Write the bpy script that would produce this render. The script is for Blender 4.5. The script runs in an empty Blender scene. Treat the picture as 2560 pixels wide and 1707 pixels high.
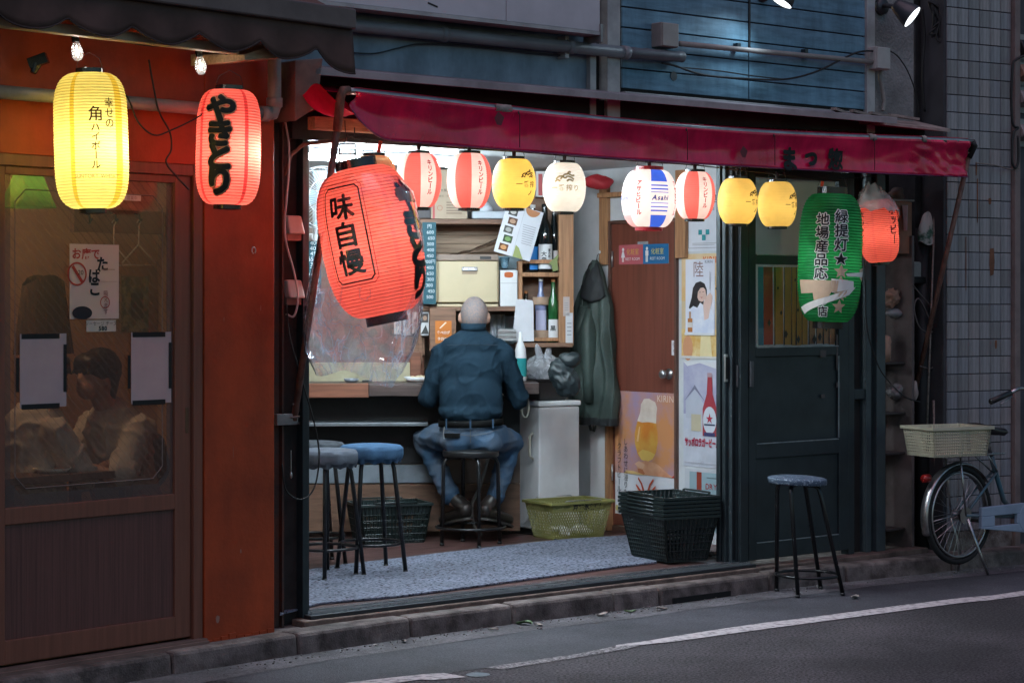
import bpy, bmesh, math, random
from mathutils import Vector, Matrix, noise as mnoise
R = math.radians
random.seed(7)
scn = bpy.context.scene
# ------------------------------------------------------------------ camera
FPX, HCAM, YH = 5300.0, 1.56, 755.0
CAM = Vector((0, 0, HCAM))
cd = bpy.data.cameras.new('camera'); cam = bpy.data.objects.new('camera', cd)
scn.collection.objects.link(cam); scn.camera = cam
cam.location = CAM; cam.rotation_euler = (R(90), 0, 0)
cd.sensor_width = 36; cd.lens = FPX / 2560 * 36; cd.shift_y = (YH - 853.5) / 2560
cd.clip_start = .05; cd.clip_end = 2000
# ------------------------------------------------------------------ sky, sun, exposure (dusk)
W = bpy.data.worlds.new('World'); scn.world = W; W.use_nodes = True
nt = W.node_tree; bg = nt.nodes['Background']
sky = nt.nodes.new('ShaderNodeTexSky'); sky.sky_type = 'NISHITA'; sky.sun_disc = False
sky.sun_elevation = R(5.0); sky.sun_rotation = R(-30); sky.air_density = 1.0; sky.dust_density = 1.2; sky.ozone_density = 2.5
nt.links.new(sky.outputs[0], bg.inputs[0]); bg.inputs[1].default_value = .11
sl = bpy.data.lights.new('sun', 'SUN'); sl.energy = .52; sl.angle = R(70); sl.color = (.97, .62, .74)
so = bpy.data.objects.new('sun', sl); scn.collection.objects.link(so)
so.rotation_euler = (R(23), 0, R(-20))
vs = scn.view_settings; vs.view_transform = 'Standard'; vs.look = 'None'; vs.exposure = 1.15; vs.gamma = 1.0
scn.cycles.use_denoising = True
try: scn.cycles.denoiser = 'OPENIMAGEDENOISE'
except Exception: pass
scn.cycles.max_bounces = 10; scn.cycles.transparent_max_bounces = 24; scn.cycles.diffuse_bounces = 5
scn.cycles.sample_clamp_indirect = 4.0; scn.cycles.caustics_reflective = False; scn.cycles.caustics_refractive = False
# ------------------------------------------------------------------ projection helpers (photo pixel -> a point on a real plane)
def ray(px, py): return Vector(((px - 1280) / FPX, 1, (YH - py) / FPX))
def gp(px, py, z=0.0):
    d = ray(px, py); return CAM + d * ((z - HCAM) / d.z)
def wp(px, py, Y): return CAM + ray(px, py) * Y
class Frame:
    """x = along the wall to the right, y = into the wall, z = up"""
    def __init__(s, x, y, deg):
        s.a = R(deg); s.M = Matrix.Translation((x, y, 0)) @ Matrix.Rotation(s.a, 4, 'Z'); s.I = s.M.inverted()
    def at(s, px, py, v=0.0):
        C = s.I @ CAM; d = s.I.to_3x3() @ ray(px, py); return C + d * ((v - C.y) / d.y)
    def on(s, px, py, z): return s.I @ gp(px, py, z)
    def w(s, u, v, z=0): return s.M @ Vector((u, v, z))
FL = .147                                    # bar floor level
F1 = Frame(-1.3595, 9.075, 48.7)             # orange shop front
F2 = Frame(-.91, 9.70, 40.45)                # bar front
F3 = Frame(2.57, 12.54, 33.0)                # tiled building
RW = Frame(1.234, 12.30, -54.0)              # right wall of the bar room (x runs outwards)
BK = Frame(0, 13.45, 3.0)                    # back wall of the bar room
# ------------------------------------------------------------------ materials
MATS = {}
def S(r, g, b):
    f = lambda c: (c / 255 / 12.92) if c / 255 <= .04045 else ((c / 255 + .055) / 1.055) ** 2.4
    return (f(r), f(g), f(b))
def mat(name, col=(.5, .5, .5), rough=.55, metal=0., var=.25, scale=6., bump=0., bscale=80., spec=.4, col2=None,
        lo=.4, hi=.65, stretch=(1, 1, 1), bstretch=None, coat=0., detail=6., rvar=.12, big=None):
    if name in MATS: return MATS[name]
    m = bpy.data.materials.new(name); m.use_nodes = True; MATS[name] = m
    n = m.node_tree.nodes; l = m.node_tree.links; b = n['Principled BSDF']
    if col2 is None: col2 = tuple(c * (1 - var) for c in col)
    tc = n.new('ShaderNodeTexCoord'); mp = n.new('ShaderNodeMapping'); mp.inputs['Scale'].default_value = stretch
    l.new(tc.outputs['Object'], mp.inputs[0])
    nz = n.new('ShaderNodeTexNoise'); nz.inputs['Scale'].default_value = scale; nz.inputs['Detail'].default_value = detail
    nz.inputs['Roughness'].default_value = .62; l.new(mp.outputs[0], nz.inputs[0])
    rp = n.new('ShaderNodeValToRGB'); rp.color_ramp.elements[0].position = lo; rp.color_ramp.elements[1].position = hi
    rp.color_ramp.elements[0].color = (*col, 1); rp.color_ramp.elements[1].color = (*col2, 1)
    l.new(nz.outputs[0], rp.inputs[0]); colout = rp.outputs[0]
    if big:                                      # broad stains: (scale, darkest factor, stretch)
        m3 = n.new('ShaderNodeMapping'); m3.inputs['Scale'].default_value = big[2] if len(big) > 2 else (1, 1, 1); l.new(tc.outputs['Object'], m3.inputs[0])
        n3 = n.new('ShaderNodeTexNoise'); n3.inputs['Scale'].default_value = big[0]; n3.inputs['Detail'].default_value = 8; n3.inputs['Roughness'].default_value = .65; l.new(m3.outputs[0], n3.inputs[0])
        r3 = n.new('ShaderNodeMapRange'); r3.inputs[1].default_value = .38; r3.inputs[2].default_value = .62; r3.inputs[3].default_value = big[1]; r3.inputs[4].default_value = 1.12; l.new(n3.outputs[0], r3.inputs[0])
        vm = n.new('ShaderNodeVectorMath'); vm.operation = 'SCALE'; l.new(colout, vm.inputs[0]); l.new(r3.outputs[0], vm.inputs['Scale']); colout = vm.outputs[0]
    l.new(colout, b.inputs['Base Color'])
    b.inputs['Metallic'].default_value = metal; b.inputs['Specular IOR Level'].default_value = spec
    b.inputs['Coat Weight'].default_value = coat
    mr = n.new('ShaderNodeMapRange'); mr.inputs[3].default_value = max(.02, rough - rvar); mr.inputs[4].default_value = min(1, rough + rvar)
    l.new(nz.outputs[0], mr.inputs[0]); l.new(mr.outputs[0], b.inputs['Roughness'])
    if bump:
        bn = n.new('ShaderNodeTexNoise'); bn.inputs['Scale'].default_value = bscale; bn.inputs['Detail'].default_value = 4
        mp2 = n.new('ShaderNodeMapping'); mp2.inputs['Scale'].default_value = bstretch or stretch
        l.new(tc.outputs['Object'], mp2.inputs[0]); l.new(mp2.outputs[0], bn.inputs[0])
        bp = n.new('ShaderNodeBump'); bp.inputs['Strength'].default_value = bump; bp.inputs['Distance'].default_value = .01
        l.new(bn.outputs[0], bp.inputs['Height']); l.new(bp.outputs[0], b.inputs['Normal'])
    return m
def ink(col, rough=.6):
    k = 'ink_%d_%d_%d' % tuple(int(c * 999) for c in col)
    return mat(k, col, rough, var=.08, scale=9, spec=.3)
def paper(name, col, tw=.6, dirt=.12, scale=14, rough=.45):
    if name in MATS: return MATS[name]
    m = bpy.data.materials.new(name); m.use_nodes = True; MATS[name] = m
    n = m.node_tree.nodes; l = m.node_tree.links; n.remove(n['Principled BSDF']); out = n['Material Output']
    tc = n.new('ShaderNodeTexCoord'); nz = n.new('ShaderNodeTexNoise'); nz.inputs['Scale'].default_value = scale; nz.inputs['Detail'].default_value = 5
    l.new(tc.outputs['Object'], nz.inputs[0])
    rp = n.new('ShaderNodeValToRGB'); rp.color_ramp.elements[0].color = (*col, 1); rp.color_ramp.elements[1].color = (*[c * (1 - dirt) for c in col], 1)
    rp.color_ramp.elements[0].position = .45; rp.color_ramp.elements[1].position = .75; l.new(nz.outputs[0], rp.inputs[0])
    t = n.new('ShaderNodeBsdfTranslucent'); d = n.new('ShaderNodeBsdfPrincipled'); mx = n.new('ShaderNodeMixShader')
    d.inputs['Roughness'].default_value = rough; d.inputs['Specular IOR Level'].default_value = .3
    l.new(rp.outputs[0], t.inputs[0]); l.new(rp.outputs[0], d.inputs['Base Color']); mx.inputs[0].default_value = 1 - tw
    l.new(t.outputs[0], mx.inputs[1]); l.new(d.outputs[0], mx.inputs[2]); l.new(mx.outputs[0], out.inputs[0])
    return m
def glassy(name, tint=(.9, .95, .95), haze=.06, hazecol=(.7, .72, .75), rough=.03, refl=1.0, bump=0., bscale=20., lines=0., gcol=(1, 1, 1), glint=0., cscale=6., cstr=(1, 1, 1)):
    if name in MATS: return MATS[name]
    m = bpy.data.materials.new(name); m.use_nodes = True; MATS[name] = m
    n = m.node_tree.nodes; l = m.node_tree.links; n.remove(n['Principled BSDF']); out = n['Material Output']
    t = n.new('ShaderNodeBsdfTransparent'); t.inputs[0].default_value = (*tint, 1)
    g = n.new('ShaderNodeBsdfGlossy'); g.inputs['Roughness'].default_value = rough; g.inputs[0].default_value = (*gcol, 1)
    h = n.new('ShaderNodeBsdfDiffuse'); h.inputs[0].default_value = (*hazecol, 1)
    hm = n.new('ShaderNodeMixShader'); hm.inputs[0].default_value = haze; l.new(t.outputs[0], hm.inputs[1]); l.new(h.outputs[0], hm.inputs[2])
    tc = n.new('ShaderNodeTexCoord')
    if lines:
        mp = n.new('ShaderNodeMapping'); mp.inputs['Rotation'].default_value = (0, R(45), 0); l.new(tc.outputs['Object'], mp.inputs[0])
        wv = n.new('ShaderNodeTexWave'); wv.inputs['Scale'].default_value = 11; wv.bands_direction = 'X'; l.new(mp.outputs[0], wv.inputs[0])
        r2 = n.new('ShaderNodeMapRange'); r2.inputs[1].default_value = .93; r2.inputs[2].default_value = 1; r2.inputs[3].default_value = haze; r2.inputs[4].default_value = haze + lines
        l.new(wv.outputs['Fac'], r2.inputs[0]); l.new(r2.outputs[0], hm.inputs[0])
    if glint:  # noise streaks painted in as pale glints along folds of the film
        h2 = n.new('ShaderNodeBsdfTranslucent'); h2.inputs[0].default_value = (*hazecol, 1); ad = n.new('ShaderNodeMixShader'); ad.inputs[0].default_value = .65
        l.new(h.outputs[0], ad.inputs[1]); l.new(h2.outputs[0], ad.inputs[2]); l.new(ad.outputs[0], hm.inputs[2])
        cn_ = n.new('ShaderNodeTexNoise'); cn_.inputs['Scale'].default_value = cscale; cn_.inputs['Detail'].default_value = 3; cn_.inputs['Distortion'].default_value = .6; cm_ = n.new('ShaderNodeMapping'); cm_.inputs['Scale'].default_value = cstr; l.new(tc.outputs['Object'], cm_.inputs[0]); l.new(cm_.outputs[0], cn_.inputs[0])
        s1_ = n.new('ShaderNodeMath'); s1_.operation = 'SUBTRACT'; s1_.inputs[1].default_value = .5; l.new(cn_.outputs[0], s1_.inputs[0])
        s2_ = n.new('ShaderNodeMath'); s2_.operation = 'ABSOLUTE'; l.new(s1_.outputs[0], s2_.inputs[0])
        s3_ = n.new('ShaderNodeMapRange'); s3_.inputs[1].default_value = 0.; s3_.inputs[2].default_value = .035; s3_.inputs[3].default_value = haze + glint; s3_.inputs[4].default_value = haze; l.new(s2_.outputs[0], s3_.inputs[0]); l.new(s3_.outputs[0], hm.inputs[0])
    fr = n.new('ShaderNodeFresnel'); ge = n.new('ShaderNodeNewGeometry')      # thin sheet: same reflectance from both sides
    ir = n.new('ShaderNodeMapRange'); ir.inputs[3].default_value = 1.45; ir.inputs[4].default_value = 1 / 1.45; l.new(ge.outputs['Backfacing'], ir.inputs[0]); l.new(ir.outputs[0], fr.inputs[0])
    mu = n.new('ShaderNodeMath'); mu.operation = 'MULTIPLY'; mu.inputs[1].default_value = refl; mu.use_clamp = True
    l.new(fr.outputs[0], mu.inputs[0])
    mx = n.new('ShaderNodeMixShader'); l.new(mu.outputs[0], mx.inputs[0]); l.new(hm.outputs[0], mx.inputs[1]); l.new(g.outputs[0], mx.inputs[2])
    l.new(mx.outputs[0], out.inputs[0])
    if bump:
        nz = n.new('ShaderNodeTexNoise'); nz.inputs['Scale'].default_value = bscale; nz.inputs['Detail'].default_value = 4; l.new(tc.outputs['Object'], nz.inputs[0])
        bp = n.new('ShaderNodeBump'); bp.inputs['Strength'].default_value = bump; bp.inputs['Distance'].default_value = .02
        l.new(nz.outputs[0], bp.inputs['Height']); l.new(bp.outputs[0], g.inputs['Normal']); l.new(bp.outputs[0], fr.inputs['Normal'])
    return m
def emit(name, col, strength):
    if name in MATS: return MATS[name]
    m = bpy.data.materials.new(name); m.use_nodes = True; MATS[name] = m
    b = m.node_tree.nodes['Principled BSDF']; b.inputs['Base Color'].default_value = (*col, 1)
    b.inputs['Emission Color'].default_value = (*col, 1); b.inputs['Emission Strength'].default_value = strength
    return m
# ------------------------------------------------------------------ mesh helpers
class MB:
    def __init__(s): s.bm = bmesh.new(); s.mi = 0
    def _f(s, vs):
        try:
            f = s.bm.faces.new(vs); f.material_index = s.mi; return f
        except ValueError: return None
    def quad(s, *p): return s._f([s.bm.verts.new(q) for q in p])
    def hexa(s, p):                                   # 8 points: bottom 4 (ccw), top 4
        v = [s.bm.verts.new(q) for q in p]
        for f in ((3, 2, 1, 0), (4, 5, 6, 7), (0, 1, 5, 4), (1, 2, 6, 5), (2, 3, 7, 6), (3, 0, 4, 7)): s._f([v[i] for i in f])
        return s
    def box(s, x0, x1, y0, y1, z0, z1, M=None):
        p = [(x0, y0, z0), (x1, y0, z0), (x1, y1, z0), (x0, y1, z0), (x0, y0, z1), (x1, y0, z1), (x1, y1, z1), (x0, y1, z1)]
        return s.hexa([M @ Vector(q) for q in p] if M else p)
    def prism(s, pts, y0, y1, M=None):                # polygon in XZ (ccw seen from -y), extruded y0..y1
        T = (lambda q: M @ Vector(q)) if M else (lambda q: q)
        a = [s.bm.verts.new(T((x, y0, z))) for x, z in pts]; b = [s.bm.verts.new(T((x, y1, z))) for x, z in pts]
        s._f(a); s._f(b[::-1]); n = len(pts)
        for i in range(n): s._f([a[i], b[i], b[(i + 1) % n], a[(i + 1) % n]])
        return s
    def tube(s, pts, r, n=8, closed=False, cap=True):
        P = [Vector(p) for p in pts]; N = len(P); rings = []
        rr = r if isinstance(r, (list, tuple)) else [r] * N
        up = None
        for i, p in enumerate(P):
            if closed: t = (P[(i + 1) % N] - P[i - 1])
            else: t = (P[min(i + 1, N - 1)] - P[max(i - 1, 0)])
            if t.length < 1e-9: t = Vector((0, 0, 1))
            t.normalize()
            if up is None:
                up = Vector((0, 0, 1)) if abs(t.z) < .9 else Vector((1, 0, 0))
            a = t.cross(up)
            if a.length < 1e-6: a = t.orthogonal()
            a.normalize(); b = a.cross(t).normalized(); up = b
            rings.append([s.bm.verts.new(p + (a * math.cos(2 * math.pi * k / n) + b * math.sin(2 * math.pi * k / n)) * rr[i]) for k in range(n)])
        for i in range(N if closed else N - 1):
            A, B = rings[i], rings[(i + 1) % N]
            for k in range(n): s._f([A[k], A[(k + 1) % n], B[(k + 1) % n], B[k]])
        if cap and not closed: s._f(rings[0][::-1]); s._f(rings[-1])
        return s
    def cyl(s, p0, p1, r0, r1=None, n=14): return s.tube([p0, p1], [r0, r0 if r1 is None else r1], n)
    def lathe(s, prof, n=32, M=None, cap=False, mis=None):
        rings = []
        for r, z in prof:
            ring = []
            for k in range(n):
                a = 2 * math.pi * k / n; q = Vector((r * math.sin(a), -r * math.cos(a), z)); ring.append(s.bm.verts.new(M @ q if M else q))
            rings.append(ring)
        for i in range(len(rings) - 1):
            for k in range(n):
                f = s._f([rings[i][k], rings[i][(k + 1) % n], rings[i + 1][(k + 1) % n], rings[i + 1][k]])
                if f and mis: f.material_index = mis[k]
        if cap: s._f(rings[0][::-1]); s._f(rings[-1])
        return s
    def ell(s, c, r, M=None, nu=14, nv=9):
        c = Vector(c); r = r if isinstance(r, (tuple, list)) else (r, r, r)
        T = lambda q: c + ((M @ Vector(q)) if M else Vector(q))
        top = s.bm.verts.new(T((0, 0, r[2]))); bot = s.bm.verts.new(T((0, 0, -r[2]))); rings = []
        for i in range(1, nv):
            t = math.pi * i / nv
            rings.append([s.bm.verts.new(T((r[0] * math.sin(t) * math.cos(2 * math.pi * k / nu), r[1] * math.sin(t) * math.sin(2 * math.pi * k / nu), r[2] * math.cos(t)))) for k in range(nu)])
        for k in range(nu):
            s._f([top, rings[0][k], rings[0][(k + 1) % nu]]); s._f([bot, rings[-1][(k + 1) % nu], rings[-1][k]])
            for i in range(nv - 2): s._f([rings[i][k], rings[i + 1][k], rings[i + 1][(k + 1) % nu], rings[i][(k + 1) % nu]])
        return s
    def capsule(s, a, b, ra, rb, steps=7):
        a, b = Vector(a), Vector(b)
        for i in range(steps + 1):
            t = i / steps; s.ell(a.lerp(b, t), ra + (rb - ra) * t, nu=14, nv=8)
        return s
    def grid(s, fn, nu, nv, closed_u=False):
        V = [[s.bm.verts.new(fn(i / nu, j / nv)) for j in range(nv + 1)] for i in range(nu if closed_u else nu + 1)]
        for i in range(nu):
            for j in range(nv):
                A, B = V[i], V[(i + 1) % len(V)]
                s._f([A[j], B[j], B[j + 1], A[j + 1]])
        return s
    def obj(s, name, mats, parent=None, smooth=False, bevel=0., mods=(), solid=0., recalc=True):
        if recalc: bmesh.ops.recalc_face_normals(s.bm, faces=s.bm.faces[:])
        me = bpy.data.meshes.new(name); s.bm.to_mesh(me); s.bm.free()
        for m in (mats if isinstance(mats, (list, tuple)) else [mats]): me.materials.append(m)
        if smooth:
            for p in me.polygons: p.use_smooth = True
        o = bpy.data.objects.new(name, me); scn.collection.objects.link(o)
        if parent: o.parent = parent
        if bevel:
            b = o.modifiers.new('bevel', 'BEVEL'); b.width = bevel; b.segments = 2; b.limit_method = 'ANGLE'; b.angle_limit = R(40)
        if solid:
            b = o.modifiers.new('solid', 'SOLIDIFY'); b.thickness = solid; b.offset = 0
        return o
def tag(o, label, cat, group=None):
    o['label'] = label; o['category'] = cat
    if group: o['group'] = group
    return o
def struct(o): o['kind'] = 'structure'; return o
def thing(name, label, cat, M=None, group=None):
    o = bpy.data.objects.new(name, None); scn.collection.objects.link(o); o.empty_display_size = .05
    if M is not None: o.matrix_world = M
    return tag(o, label, cat, group)
def FT(F, u=0, v=0, z=0, rz=0): return F.M @ Matrix.Translation((u, v, z)) @ Matrix.Rotation(R(rz), 4, 'Z')
def copy_tree(o, parent=None):
    c = o.copy(); scn.collection.objects.link(c); c.parent = parent
    for ch in list(o.children): copy_tree(ch, c)
    return c
def simple(name, mb, m, label, cat, M=None, group=None, **k):
    o = mb.obj(name, m, **k)
    if M is not None: o.matrix_world = M
    return tag(o, label, cat, group)
# ------------------------------------------------------------------ lettering
GLY = {}
def glyph(ch, bold=0.):
    """2D triangles of one character, em = 1, centred"""
    k = (ch, bold)
    if k in GLY: return GLY[k]
    cu = bpy.data.curves.new('t', 'FONT'); cu.body = ch; cu.size = 1; cu.resolution_u = 3; cu.offset = bold; cu.fill_mode = 'FRONT'
    o = bpy.data.objects.new('t', cu); scn.collection.objects.link(o)
    dg = bpy.context.evaluated_depsgraph_get(); me = bpy.data.meshes.new_from_object(o.evaluated_get(dg))
    V = [v.co.copy() for v in me.vertices]; Fc = [list(p.vertices) for p in me.polygons]
    adv = max([v.x for v in V] + [.3]) if V else .3
    bpy.data.objects.remove(o); bpy.data.curves.remove(cu); bpy.data.meshes.remove(me)
    GLY[k] = (V, Fc, adv); return GLY[k]
def text2d(s, size=1., bold=0., vertical=False, pitch=1.0, squeeze=1.0, skew=0.):
    """list of (verts, faces) of a string; centred at 0,0"""
    out = []; x = 0.
    for i, ch in enumerate(s):
        if ch == ' ': x += .35 * size * squeeze; continue
        V, Fc, adv = glyph(ch, bold)
        if not V: continue
        if vertical:
            x0 = min(v.x for v in V); x1 = max(v.x for v in V); cx = (x0 + x1) / 2; cy = .38
            if ch in 'ー': P = [((v.y - cy), -(v.x - cx)) for v in V]
            elif ch in 'ィッっゃャ': P = [(v.x - cx + .12, v.y - cy + .1) for v in V]
            else: P = [(v.x - cx, v.y - cy) for v in V]
            out.append(([(p[0] * size * squeeze, p[1] * size - i * pitch * size) for p in P], Fc))
        else:
            x0 = min(v.x for v in V); lead = .04
            cjk = ord(ch) > 0x2e80
            if cjk:
                cx = (x0 + max(v.x for v in V)) / 2
                out.append(([((v.x - cx + .5) * size * squeeze + x, v.y * size) for v in V], Fc)); x += pitch * size * squeeze
            else:
                out.append(([((v.x - x0 + lead + skew * v.y) * size * squeeze + x, v.y * size) for v in V], Fc)); x += (adv - x0 + .09) * size * squeeze * pitch
    if not out: return out
    xs = [p[0] for V, _ in out for p in V]; ys = [p[1] for V, _ in out for p in V]
    cx = (min(xs) + max(xs)) / 2; cy = (min(ys) + max(ys)) / 2
    return [([(p[0] - cx, p[1] - cy) for p in V], Fc) for V, Fc in out]
def put_text(mb, T, fn, cut=0.):
    """add text triangles; fn maps 2D -> 3D; cut = max cell size so it can bend"""
    for V, Fc in T:
        b = bmesh.new(); vs = [b.verts.new((p[0], p[1], 0)) for p in V]
        for f in Fc:
            try: b.faces.new([vs[i] for i in f])
            except ValueError: pass
        if cut:
            xs = [p[0] for p in V]; ys = [p[1] for p in V]
            for ax, lo, hi in ((0, min(xs), max(xs)), (1, min(ys), max(ys))):
                q = lo + cut
                while q < hi:
                    no = (1, 0, 0) if ax == 0 else (0, 1, 0); co = (q, 0, 0) if ax == 0 else (0, q, 0)
                    bmesh.ops.bisect_plane(b, geom=b.verts[:] + b.edges[:] + b.faces[:], plane_co=co, plane_no=no); q += cut
        m = {}
        for v in b.verts: m[v] = mb.bm.verts.new(fn(v.co.x, v.co.y))
        for f in b.faces: mb._f([m[v] for v in f.verts])
        b.free()
def bold_put(mb, T, fn, rad, off, n=8, cut=0.):
    """heavy brush strokes: the glyph drawn several times, slightly shifted; fn(off) gives the mapping"""
    put_text(mb, T, fn(off), cut)
    for k in range(n):
        a = 2 * math.pi * k / n; dx, dy = rad * math.cos(a), rad * math.sin(a)
        put_text(mb, [([(p[0] + dx, p[1] + dy) for p in V_], F_) for V_, F_ in T], fn(off + .00018 * (k + 1)), cut)
def sheet(name, w, h, shapes, parent=None, base=(.85, .85, .84), label=None, thick=.0012, bend=0.):
    """a printed sheet in local XZ (x 0..w, z 0..h, face towards -y). shapes use fractions; each is a flat print layer"""
    mb = MB(); mats = [ink(base)]; mb.box(0, w, 0, thick, 0, h); y = 0.
    def mi(c):
        m = c if not isinstance(c, tuple) else ink(c)
        if m not in mats: mats.append(m)
        mb.mi = mats.index(m)
    for k, s in enumerate(shapes):
        y = -.0005 * (k + 1); t = s[0]
        if t == 'r': mi(s[5]); mb.quad((s[1] * w, y, s[2] * h), (s[3] * w, y, s[2] * h), (s[3] * w, y, s[4] * h), (s[1] * w, y, s[4] * h))
        elif t == 'p': mi(s[2]); mb._f([mb.bm.verts.new((p[0] * w, y, p[1] * h)) for p in s[1]])
        elif t == 'e':
            mi(s[5]); n = 26; a0, a1 = (s[6] if len(s) > 6 else (0, 360))
            mb._f([mb.bm.verts.new((s[1] * w + s[3] * w * math.cos(R(a0 + (a1 - a0) * i / n)), y, s[2] * h + s[4] * w * math.sin(R(a0 + (a1 - a0) * i / n)))) for i in range(n)])
        elif t == 'ring':
            mi(s[5]); n = 26; c = (s[1] * w, s[2] * h); r0, r1 = s[3] * w, s[4] * w
            for i in range(n):
                a, b = 2 * math.pi * i / n, 2 * math.pi * (i + 1) / n
                mb.quad(*[(c[0] + r * math.cos(q), y, c[1] + r * math.sin(q)) for r, q in ((r0, a), (r1, a), (r1, b), (r0, b))])
        elif t == 't':                                    # ('t', cx, cy, size(frac of w), text, col, {opts})
            mi(s[5]); o = s[6] if len(s) > 6 else {}
            put_text(mb, text2d(s[4], s[3] * w, **o), lambda a, b, y=y, s=s: (s[1] * w + a, y, s[2] * h + b))
    if bend:
        for v in mb.bm.verts: v.co.y += bend * math.sin(v.co.z / h * 5) * (v.co.x / w - .3)
    return mb.obj(name, mats, parent, recalc=False)
# ================================================================== SETTING
U1 = lambda px, y=1000: F1.at(px, y).x
U2 = lambda px, y=1000, v=0: F2.at(px, y, v).x
M_asph = mat('asphalt', (.10, .09, .095), .85, var=.5, scale=75, bump=.8, bscale=120, col2=(.028, .025, .028), lo=.44, hi=.58, detail=3, spec=.25, big=(.7, .45))
M_gut = mat('gutter_concrete', (.13, .12, .13), .8, var=.5, scale=60, bump=.5, bscale=160, big=(3, .5))
M_kerb = mat('kerb_concrete', (.17, .135, .125), .8, var=.55, scale=9, bump=.5, bscale=120, col2=(.055, .04, .036), big=(4, .5))
M_conc = mat('step_concrete', (.2, .18, .17), .85, var=.6, scale=12, bump=.6, bscale=90, col2=(.07, .05, .042))
M_line = mat('road_paint', (.47, .43, .43), .75, scale=26, col2=(.2, .18, .18), lo=.48, hi=.62, bump=.3, bscale=200)
g = MB(); g.quad((-80, -80, 0), (90, -80, 0), (90, 90, 0), (-80, 90, 0)); struct(g.obj('road', M_asph))
KP = [(-2.73, 7.36), (-1.411, 8.862), (-.938, 9.363), (-.466, 9.843), (.006, 10.258), (.475, 10.573 + .06), (.764, 10.879), (1.394, 11.436), (1.867, 11.795), (2.501, 12.249), (3.039, 12.584), (4.9, 13.72)]
KP = [Vector((x, y, 0)) for x, y in KP]
def koff(i, d):
    a = KP[max(i - 1, 0)]; b = KP[min(i + 1, len(KP) - 1)]; t = (b - a).normalized(); return KP[i] + Vector((-t.y, t.x, 0)) * d
g = MB()
for i in range(len(KP) - 1):
    a, b, c, d = koff(i, .05), koff(i, -.2 - .03 * (i % 2)), koff(i + 1, -.2 - .03 * ((i + 1) % 2)), koff(i + 1, .05)
    g.quad(*[(q.x, q.y, .004) for q in (a, b, c, d)])
struct(g.obj('gutter', M_gut))
g = MB()
for i in range(len(KP) - 1):
    a, b, c, d = koff(i, .06), koff(i + 1, .06), koff(i + 1, 3.4), koff(i, 3.4)
    g.quad(*[(q.x, q.y, .088) for q in (a, b, c, d)])
    g.quad((a.x, a.y, .088), (b.x, b.y, .088), (b.x, b.y, -.05), (a.x, a.y, -.05))
struct(g.obj('pavement', M_conc))
kerb = bpy.data.objects.new('kerb', None); scn.collection.objects.link(kerb); struct(kerb)
def kpt(s):                                     # arclength param over KP index
    i = min(int(s), len(KP) - 2); f = s - i; return KP[i].lerp(KP[i + 1], f), (KP[i + 1] - KP[i]).normalized()
JO = [0, .45, 1, 2, 3, 4, 5.15, 6, 7, 8, 9.1, 10.2, 11]
for k in range(len(JO) - 1):
    a, ta = kpt(JO[k]); b, tb = kpt(JO[k + 1] - 1e-6); t = (b - a).normalized(); n = Vector((-t.y, t.x, 0)); gap = .004
    a = a + t * gap; b = b - t * gap; j = random.uniform(-.006, .006); hh = .0975 + random.uniform(-.005, .004)
    if k == 5: hh += .006
    p = [a + n * j, b + n * j, b + n * .145, a + n * .145]; f0 = [a + n * (j + .012), b + n * (j + .012), b + n * .145, a + n * .145]
    m = MB(); m.hexa([(q.x, q.y, -.03) for q in p] + [(q.x, q.y, hh) for q in f0])
    m.obj('kerb_stone', M_kerb, kerb, bevel=.016)
# grit washed into the gutter
m = MB()
for k in range(260):
    sI = random.uniform(1.2, 10.5); a, t = kpt(sI); n = Vector((-t.y, t.x, 0)); p = a - n * (abs(random.gauss(0, .07)) + .012); r = random.uniform(.0025, .007)
    m.ell((p.x, p.y, .004 + r * .5), (r, r * random.uniform(.6, 1), r * .7), None, 5, 3)
o = m.obj('gutter_grit', mat('grit', (.22, .2, .19), .9, var=.6, scale=3)); o['kind'] = 'stuff'; o['label'] = 'scattered grit and crumbs along the gutter'; o['category'] = 'grit'
# drain slot under one kerb stone
a, t = kpt(6.1); b, _ = kpt(6.62)
m = MB(); n = Vector((-t.y, t.x, 0)); m.hexa([(q.x, q.y, .006) for q in (a - n * .006, b - n * .006, b + n * .03, a + n * .03)] + [(q.x, q.y, .034) for q in (a - n * .006, b - n * .006, b + n * .03, a + n * .03)])
o = simple('drain_slot', m, mat('black_void', (.006, .006, .006), .9), 'dark slot of a street drain under the kerb', 'drain')
# smoother, older asphalt strip between gutter and painted line
M_as2 = mat('old_smooth_asphalt', (.062, .062, .073), .8, var=.5, scale=90, bump=.4, bscale=150, col2=(.035, .035, .042), lo=.44, hi=.6, detail=3, big=(1.1, .55))
PT = [(820, 1716), (1000, 1693), (1109, 1683), (1300, 1655), (1440, 1634), (1560, 1611), (1722, 1590), (1912, 1563), (2100, 1540), (2305, 1511), (2480, 1492), (2600, 1476)]
m = MB(); far = [gp(x, y, .002) for x, y in PT]; near_ = [koff(i, -.17) for i in range(1, len(KP))]
ring_ = far + [Vector((q.x, q.y, .002)) for q in reversed(near_)]; m._f([m.bm.verts.new(q) for q in ring_]); bmesh.ops.triangulate(m.bm, faces=m.bm.faces[:]); struct(m.obj('road_shoulder', M_as2))
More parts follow.
